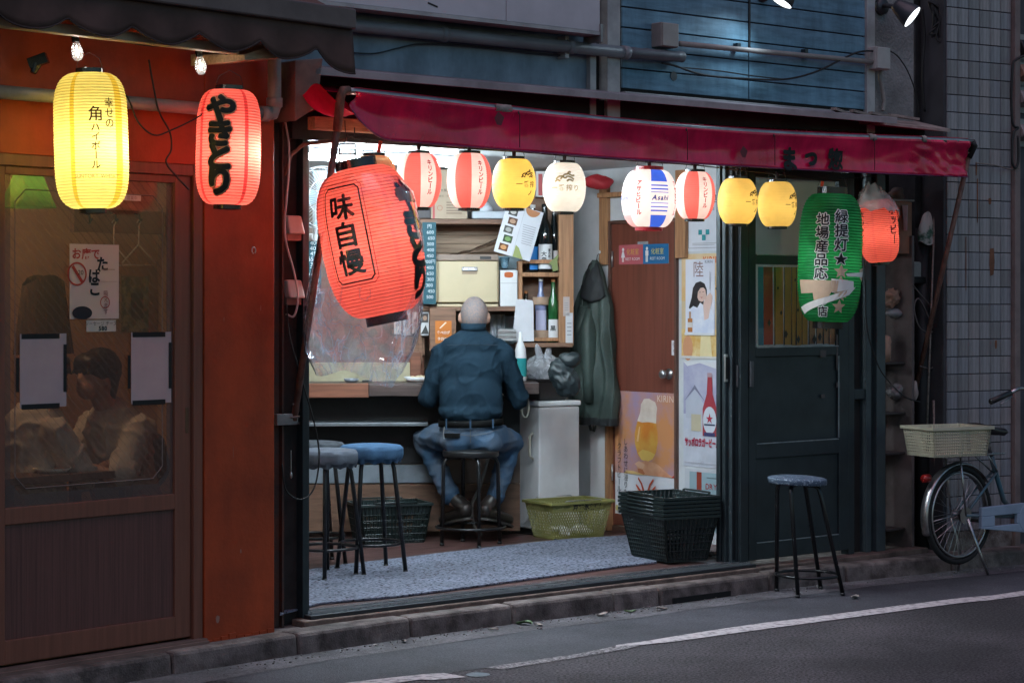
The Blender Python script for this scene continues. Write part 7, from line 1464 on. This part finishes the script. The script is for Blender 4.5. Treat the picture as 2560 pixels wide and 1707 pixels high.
# chain case with slot
m = MB(); top = [Bp(2429, 1266), Bp(2480, 1262), Bp(2536, 1254)]; bot = [Bp(2428, 1319), Bp(2480, 1322), Bp(2540, 1328)]
rc_ = (bot[2].z - top[2].z) / -2; cz = crank.z; arc = [(crank.x + .01 + rc_ * math.cos(R(a)), cz + rc_ * math.sin(R(a))) for a in range(80, -90, -17)]
outer = [(p.x, p.z) for p in top] + arc + [(p.x, p.z) for p in reversed(bot)]
in0, in1 = Bp(2462, 1286), Bp(2518, 1306); inner = [(in0.x, in0.z), (in1.x, in0.z), (in1.x, in1.z), (in0.x, in1.z)]
zt_ = lambda x: top[0].z + (top[2].z - top[0].z) * (x - top[0].x) / (top[2].x - top[0].x); zb2 = lambda x: bot[0].z + (bot[2].z - bot[0].z) * (x - bot[0].x) / (bot[2].x - bot[0].x)
def slab(pts): m.prism(pts[::-1], -.075, -.05)
slab([(top[0].x, zt_(top[0].x)), (top[2].x, zt_(top[2].x)), (top[2].x, in0.z), (top[0].x, in0.z)]); slab([(bot[0].x, in1.z), (top[2].x, in1.z), (top[2].x, zb2(top[2].x)), (bot[0].x, zb2(bot[0].x))]); slab([(in1.x, in0.z), (top[2].x, in0.z), (top[2].x, in1.z), (in1.x, in1.z)]); slab([(top[0].x, in0.z), (in0.x, in0.z), (in0.x, in1.z), (top[0].x, in1.z)])
m.cyl((crank.x, -.078, cz), (crank.x, -.048, cz), rc_, n=28); m.obj('chain_case', M_cc, bi, bevel=.004)
m = MB(); m.cyl((crank.x, -.082, cz), (crank.x, -.078, cz), .042, n=24); m.obj('crank_opening', M_blk, bi)
m = MB(); m.tube([(crank.x, -.13, cz), (crank.x, .13, cz)], .012, 10); m.tube([(crank.x, -.12, cz), (crank.x + .16, -.125, cz - .02)], .010, 8); m.tube([(crank.x, .12, cz), (crank.x - .16, .125, cz + .02)], .010, 8); m.obj('crank', M_ch, bi, smooth=True)
for sg, dx in ((-1, .16), (1, -.16)): m = MB(); m.box(crank.x + dx - .045, crank.x + dx + .045, .125 * sg + (0 if sg > 0 else -.09), .125 * sg + (.09 if sg > 0 else 0), cz - .03 * 0 - .032, cz - .012); m.obj('pedal', M_blk, bi, bevel=.004)
# stand
st0 = Bp(2426, 1386); ft = BF.on(2461, 1437, 0.004)
for sg in (-1, 1): m = MB(); m.tube([(hub.x + .01, .06 * sg, hub.z - .02), (st0.x, .075 * sg, st0.z), (hub.x + .14, -.1 if sg < 0 else .12, .004)], [.009, .009, .008], 8); m.obj('stand_leg', M_ch, bi, smooth=True)
# rack
rz = Bp(2400, 1138).z; m = MB(); x0r, x1r = Bp(2345, 1138).x, Bp(2490, 1138).x
for y in (-.06, -.02, .02, .06): m.tube([(x0r, y, rz), (x1r, y, rz)], .005, 6)
for x in (x0r, x0r + .12, x1r - .1): m.tube([(x, -.06, rz), (x, .06, rz)], .005, 6)
for y in (-.055, .055): m.tube([(hub.x, y, hub.z), (Bp(2382, 1140).x, y, rz)], .006, 6); m.tube([(Bp(2450, 1138).x, y, rz), (Bp(2486, 1178).x, y * .4, Bp(2486, 1178).z)], .005, 6)
m.obj('rack', M_ch, bi, smooth=True)
# handlebar
g0, g1 = Bp(2477, 1004, -.26), Bp(2526, 982, -.26); m = MB(); m.tube([g0, g1], [.017, .016], 12); m.obj('grip', M_blk, bi, smooth=True)
m = MB(); m.tube([g1, g1 + Vector((.07, .0, .022)), g1 + Vector((.16, .04, .02)), (hd[0] - .02, 0, hd[2] + .12), (hd[0], 0, hd[2] + .03)], .011, 10); m.tube([(hd[0] - .02, 0, hd[2] + .12), (hd[0] + .02, .16, hd[2] + .14), (hd[0] - .02, .27, hd[2] + .13)], .011, 10); m.obj('handlebar', M_ch, bi, smooth=True)
m = MB(); m.tube([g1 + Vector((.01, 0, -.02)), g1 + Vector((-.05, -.005, -.045)), g1 + Vector((-.10, -.01, -.06))], .005, 6); m.obj('brake_lever', M_ch, bi, smooth=True)
# plastic crate on the rack
pc = thing('plastic_crate', 'pale green perforated plastic crate tied on the bicycle rack', 'crate', BF.M @ Matrix.Translation((Bp(2362, 1135).x + .02, 0, rz + .006)) @ Matrix.Rotation(R(-12), 4, 'Z'))
M_pc = mat('pale_green_plastic', (.50, .47, .34), .5, var=.2, scale=5)
wb_, db_, wt_, dt_, hh_ = .36, .24, .40, .28, .165
cb_ = [(-wb_ / 2, -db_ / 2, 0), (wb_ / 2, -db_ / 2, 0), (wb_ / 2, db_ / 2, 0), (-wb_ / 2, db_ / 2, 0)]; ct_ = [(-wt_ / 2, -dt_ / 2, hh_), (wt_ / 2, -dt_ / 2, hh_), (wt_ / 2, dt_ / 2, hh_), (-wt_ / 2, dt_ / 2, hh_)]
m = MB()
for k in range(4):
    p0b, p1b, p0t, p1t = map(Vector, (cb_[k], cb_[(k + 1) % 4], ct_[k], ct_[(k + 1) % 4])); P = lambda s_, z_: p0b.lerp(p1b, s_).lerp(p0t.lerp(p1t, s_), z_); n = 24 if k % 2 == 0 else 16
    for q in range(n + 1): m.tube([P(q / n, 0), P(q / n, 1)], .0062 if q in (0, n, n // 2) else .0034, 4)
    for q in range(9): m.tube([P(0, .08 + .1 * q), P(1, .08 + .1 * q)], .0038, 4)
    m.quad(P(0, 0), P(1, 0), P(1, .1), P(0, .1)); m.quad(P(0, .88), P(1, .88), P(1, 1), P(0, 1)); m.quad(P(.46, 0), P(.54, 0), P(.54, 1), P(.46, 1))
m.obj('perforated_walls', M_pc, pc)
m = MB(); m.box(-wb_ / 2, wb_ / 2, -db_ / 2, db_ / 2, 0, .005); m.obj('base', M_pc, pc)
m = MB(); o_ = .014
for x0_, x1_, y0_, y1_ in ((-wt_ / 2 - o_, wt_ / 2 + o_, -dt_ / 2 - o_, -dt_ / 2), (-wt_ / 2 - o_, wt_ / 2 + o_, dt_ / 2, dt_ / 2 + o_), (-wt_ / 2 - o_, -wt_ / 2, -dt_ / 2, dt_ / 2), (wt_ / 2, wt_ / 2 + o_, -dt_ / 2, dt_ / 2)): m.box(x0_, x1_, y0_, y1_, hh_ - .014, hh_ + .003)
m.obj('rim', M_pc, pc)
# fallen leaves and litter by the kerb
M_lf = mat('green_leaf', (.10, .16, .07), .6, var=.3); M_dl = mat('dry_leaf', (.34, .29, .26), .8, var=.3)
for k, (px, py, s_, mm, lb) in enumerate(((1310, 1560, .045, M_lf, 'large green leaf in the gutter below the bar sill'), (1348, 1563, .022, M_dl, 'crumpled pale wrapper beside the green leaf'), (1575, 1530, .03, M_lf, 'dark green leaf by the notched kerb stone'), (1505, 1538, .035, M_dl, 'dry curled leaf at the notched kerb stone'), (1010, 1604, .03, M_dl, 'dry leaf lying against the kerb near the orange shop'), (940, 1615, .018, M_dl, 'small dry leaf in the gutter'), (1235, 1575, .022, M_dl, 'pale leaf fragment below the kerb joint'), (1655, 1523, .03, M_dl, 'dry leaf beside the drain slot'), (2136, 1494, .04, M_dl, 'flat dry leaf on the road beside the speckled stool'))):
    p = gp(px, py, .006); m = MB(); a0_ = random.random() * 6
    m.grid(lambda i, j: (s_ * (i - .5) * 2, s_ * .55 * (j - .5) * 2 * math.sin(math.pi * min(.98, max(.05, i))) ** .7, .004 + .25 * s_ * (abs(j - .5) * 2) ** 2 + .12 * s_ * math.sin(i * 5 + k)), 8, 4)
    simple('fallen_leaf', m, mm, lb, 'leaf', Matrix.Translation(p) @ Matrix.Rotation(a0_, 4, 'Z'), smooth=True)
m = MB(); p = gp(1195, 1685, .004); m.lathe([(0, .0), (.035, .0), (.045, .001), (.05, .0)], 24); simple('marker_disc', m, mat('blue_worn_metal', (.14, .17, .2), .4, .5, var=.5), 'round blue-grey marker disc set in the road', 'disc', Matrix.Translation(p))
# ================================================================== BEHIND AND ON THE LEFT SHOP'S GLASS
def gsheet(name, p0, p1, y0, y1, shapes, label, cat, base, v=.030):
    pm = (p0 + p1) / 2; a = F1.at(p0, (y0 + y1) / 2, v); b = F1.at(p1, (y0 + y1) / 2, v); za, zb_ = F1.at(pm, y0, v).z, F1.at(pm, y1, v).z
    o = sheet(name, b.x - a.x, zb_ - za, shapes, base=base); o.matrix_world = F1.M @ Matrix.Translation((a.x, v, za)); return tag(o, label, cat)
K = (.012, .012, .012); RD = (.45, .05, .03)
gsheet('smoking_notice', 174, 297, 797, 611, [('r', 0, 0, 1, 1, mat('notice_cream', (.62, .47, .36), .7, col2=(.66, .44, .40), scale=4)), ('t', .33, .87, .19, 'お席で', RD, {'bold': .03}), ('t', .66, .74, .25, 'た', K, {'bold': .035}), ('t', .50, .58, .25, 'ば', K, {'bold': .035}), ('t', .50, .40, .26, 'こ', K, {'bold': .035}), ('ring', .14, .60, .165, .195, RD), ('p', [(.03, .69), (.07, .72), (.26, .51), (.22, .48)], RD), ('t', .21, .62, .11, '20', K), ('e', .24, .08, .2, .11, (.02, .02, .025)), ('t', .72, .22, .10, '吸えます', (.2, .05, .04), {'vertical': True}), ('ring', .70, .22, .085, .1, RD), ('r', .62, .66, .9, .67, (.35, .2, .15)), ('r', .58, .50, .95, .505, (.35, .2, .15))], 'cream smoking-allowed notice with brush lettering taped inside the glass', 'notice', (.62, .47, .36))
M_pp = (.46, .34, .34)
for p0, p1, y0, y1, lb in ((50, 166, 1018, 834, 'blank pinkish paper taped on the door glass beside the frame edge'), (328, 428, 1008, 830, 'blank pinkish paper taped on the door glass next to the pull handle')):
    gsheet('blank_paper', p0, p1, y0, y1, [('r', .03, .93, .85, 1.0, K), ('r', .03, -.02, .85, .05, K), ('r', -.09, .22, -.02, .68, K), ('r', .93, .2, 1.0, .85, K)], lb, 'paper', M_pp)
gsheet('door_sticker', 308, 352, 502, 488, [('t', .5, .5, .2, '営業中', (.3, .12, .1))], 'small white sticker at the top of the door glass', 'sticker', (.62, .5, .46))
gsheet('menu_strip', 216, 290, 829, 800, [('t', .5, .72, .13, 'ソーセージ チーズ', K), ('t', .55, .28, .17, '580', K, {'bold': .03})], 'white strip with handwritten price below the smoking notice', 'menu', (.55, .48, .40), v=.034)
I1 = lambda px, py, v: F1.at(px, py, v)
# coat rail with hooks and hangers
t = thing('coat_rail', 'dark wooden coat rail with black hooks inside the left shop', 'coat rail', FT(F1)); vB = 1.2
a, b = I1(185, 580, vB), I1(412, 525, vB); m = MB(); m.box(a.x, b.x, vB, vB + .03, a.z, b.z - .01); m.obj('board', mat('rail_wood', (.20, .12, .08), .6), t, bevel=.003)
for px in (220, 285, 345):
    p = I1(px, 548, vB - .03); m = MB(); m.tube([(p.x, vB, p.z + .03), (p.x, vB - .04, p.z + .02), (p.x, vB - .045, p.z - .02), (p.x, vB - .06, p.z)], .006, 6); m.obj('hook', M_blk, t, smooth=True)
for k, px in enumerate((285, 347)):
    p = I1(px, 565, vB - .05); o = thing('wire_hanger', 'white clothes hanger on the coat rail %s' % ('nearest the notice' if k == 0 else 'nearest the door stile'), 'hanger', F1.M @ Matrix.Translation((p.x, vB - .05, p.z)))
    m = MB(); m.tube([(.0, 0, .0), (.012, 0, .02), (.0, 0, .03), (-.012, 0, .015)], .003, 6); m.tube([(0, 0, 0), (0, 0, -.09), (-.1, 0, -.18), (-.1, 0, -.19), (.1, 0, -.19), (.1, 0, -.18), (0, 0, -.09)], .004, 6); m.obj('wire', mat('white_hanger', (.6, .58, .56), .4), o, smooth=True)
# leafy picture
o = gsheet('wall_picture', 302, 372, 832, 690, [('r', .04, .03, .96, .97, mat('leafy_print', (.05, .10, .06), .5, col2=(.30, .34, .24), scale=16, lo=.46, hi=.58)), ('r', .35, .25, .8, .7, (.03, .04, .035))], 'dark green leafy picture on the back wall of the left shop', 'picture', (.2, .2, .14), v=1.3)
# green pendant shade
p = I1(70, 490, .45); t = thing('pendant_lamp', 'lime green pendant lamp shade behind the door glass', 'lamp', F1.M @ Matrix.Translation((p.x, .45, p.z)))
m = MB(); m.lathe([(.035, .14), (.05, .12), (.105, -.02), (.12, -.05)], 36); m.obj('shade', paper('lime_shade', (.07, .20, .03)), t, smooth=True)
m = MB(); m.cyl((0, 0, .14), (0, 0, .7), .004, n=6); m.cyl((0, 0, .11), (0, 0, .16), .02); m.obj('cord', M_wire, t)
l = bpy.data.lights.new('bulb', 'POINT'); l.energy = .5; l.color = (1, .8, .5); l.shadow_soft_size = .03; o = bpy.data.objects.new('bulb', l); scn.collection.objects.link(o); o.parent = t; o.location = (0, 0, .02)
cl_ = thing('added_room_lamp', 'unseen round lamp added to warm the left shop room', 'lamp', F1.M @ Matrix.Translation((-.75, .85, 2.58)))  # out of view; added to brighten and warm the room
m = MB(); m.lathe([(0, -.06), (.12, -.055), (.16, -.02), (.16, .0)], 32); m.obj('diffuser', emit('warm_diffuser', (1, .70, .44), 13), cl_, smooth=True)
m = MB(); m.cyl((0, 0, .0), (0, 0, .018), .17, n=32); m.obj('base', M_wpl, cl_)
# hanging striped coat
p = I1(110, 775, .95); m = MB()
m.grid(lambda i, j: (lambda a: ((.11 + .05 * j) * math.sin(a) * (1 + .05 * math.sin(a * 9)), .05 * -math.cos(a), .16 - .36 * j - .05 * math.sin(a) ** 2 * (1 - j)))(2 * math.pi * i), 48, 14, closed_u=True)
simple('striped_coat', m, mat('brown_striped_knit', (.06, .04, .035), .9, scale=3, stretch=(30, 30, 2), col2=(.12, .07, .05)), 'dark striped coat hanging inside the left shop', 'coat', F1.M @ Matrix.Translation((p.x, .95, p.z)), smooth=True)
# table and two diners
tb = thing('dining_table', 'dark dining table inside the left shop by the glass', 'table', FT(F1)); a, b = I1(55, 1180, .30), I1(350, 1180, .30); zt_ = I1(200, 1183, .30).z
m = MB(); m.box(a.x - .1, b.x + .02, .30, .75, zt_ - .03, zt_); m.obj('top', mat('table_top', (.10, .06, .05), .4), tb, bevel=.003)
for x in (a.x - .05, b.x - .05):
    for y in (.34, .7): m = MB(); m.box(x, x + .04, y, y + .04, .12, zt_ - .031); m.obj('leg', M_blk, tb)
def diner(label, px, v, face, shirt, hairm, lean):
    """seated figure seen from the side; face = +1 looks to +x"""
    p = I1(px, 1000, v); zs = zt_ - .30; t = thing('person', label, 'person', F1.M @ Matrix.Translation((p.x, v, zs)) @ Matrix.Scale(1, 4))
    X = lambda x, y, z: Vector((x * face, y, z))
    hd_ = X(.07 + lean, 0, .70); b = MB(); b.ell(hd_, (.092, .074, .105)); b.ell(hd_ + X(.05, 0, -.05), (.05, .055, .055)); b.ell(hd_ + X(.095, 0, -.015), (.016, .012, .02)); b.ell(hd_ + X(.085, 0, -.065), (.012, .022, .008))
    for s in (-1, 1): b.ell(hd_ + X(-.005, .074 * s, -.012), (.02, .01, .03)); b.ell(hd_ + X(.082, .03 * s, .012), (.008, .014, .008))
    b.capsule(X(.02 + lean * .6, 0, .5), hd_ - Vector((0, 0, .05)), .055, .05); b.capsule(X(0, 0, .05), X(.01 + lean * .5, 0, .46), .12, .12)
    for s in (-1, 1):
        sh_, el, wr = X(.01 + lean * .5, .17 * s, .46), X(.12 + lean, .22 * s, .26), X(.36, .12 * s, .325); b.capsule(sh_, el, .045, .038); b.capsule(el, wr, .037, .026); hand(b, wr, X(.9, -.2 * s, -.05), (0, 0, 1), s * face)
        hp, kn, an = X(0, .09 * s, .03), X(.40, .11 * s, .04), X(.38, .11 * s, -.32); b.capsule(hp, kn, .075, .055); b.capsule(kn, an, .05, .036); b.capsule(an + Vector((0, 0, -.04)), an + X(.15, 0, -.05), .035, .03)
    mobj('body', remeshed(b, .0105, 4), M_skin, t)
    s = MB(); s.capsule(X(-.01, 0, .05), X(.01 + lean * .5, 0, .45), .155, .145, 8)
    for q in (-1, 1): s.capsule(X(.01 + lean * .5, .16 * q, .46), X(.105 + lean * .95, .215 * q, .28), .072, .062)
    mobj('shirt', remeshed(s, .010, 4, lambda c: .008 * mnoise.noise(c * 9) + .014 * max(0, 1 - 2 * abs(mnoise.noise(c * 10 + Vector((2, 5, 1))))) ** 5), shirt, t)
    j_ = MB()
    for q in (-1, 1): j_.capsule(X(0, .09 * q, .03), X(.40, .11 * q, .04), .092, .07); j_.capsule(X(.40, .11 * q, .04), X(.38, .11 * q, -.28), .066, .05)
    mobj('trousers', remeshed(j_, .012, 4), mat('dark_trousers', (.03, .03, .035), .8), t)
    h_ = MB(); h_.ell(hd_ + X(-.02, 0, .028), (.104, .09, .10)); h_.ell(hd_ + X(.045, 0, .06), (.06, .078, .045)); h_.capsule(hd_ + X(-.06, 0, .0), hd_ + X(-.05, 0, -.10), .06, .045, 5); [h_.capsule(hd_ + X(.06, q_, .06), hd_ + X(.088, q_ * 1.1, .012), .02, .008, 4) for q_ in (-.05, -.025, 0, .025, .05)]; mobj('hair', remeshed(h_, .01, 2, lambda c: .004 * mnoise.noise(c * 40)), hairm, t)
    # seat
    m = MB(); zl = .12 - zs; m.box(-.18, .18, -.18, .18, -.075, -.045); q = thing('dining_stool', 'dark wooden stool under the ' + label[:40], 'stool', t.matrix_world.copy()); m.obj('seat', mat('stool_wood', (.08, .05, .04), .6), q)
    for x in (-.16, .13):
        for y in (-.16, .13): m = MB(); m.box(x, x + .03, y, y + .03, zl, -.076); m.obj('leg', MATS['stool_wood'], q)
    return t
M_ws = mat('white_cotton_shirt', (.48, .45, .42), .8, var=.2); M_bh = mat('black_hair', (.012, .009, .008), .5)
diner('diner in white shirt leaning over the table behind the door glass', 318, .55, -1, M_ws, M_bh, .10)
diner('diner in pale tee shirt facing the other one behind the glass', 75, .62, 1, mat('pale_tee', (.42, .40, .38), .8, var=.2), M_bh, .02)
m = MB(); p = I1(375, 1150, .5); m.ell((0, 0, 0), (.1, .07, .13), None, 20, 12)
for vv in m.bm.verts: vv.co += vv.co.normalized() * .02 * mnoise.noise(vv.co * 12)
simple('black_rucksack', m, M_blk, 'black rucksack beside the diner in white', 'bag', F1.M @ Matrix.Translation((p.x, .5, p.z)), smooth=True)
m = MB(); m.lathe([(0, .004), (.06, .004), (.08, .02), (.082, .02), (.06, 0), (0, 0)], 24); p = I1(130, 1180, .42); simple('plate_white', m, M_wpl, 'white plate on the dining table', 'plate', F1.M @ Matrix.Translation((p.x, .42, zt_ + .001)), smooth=True)
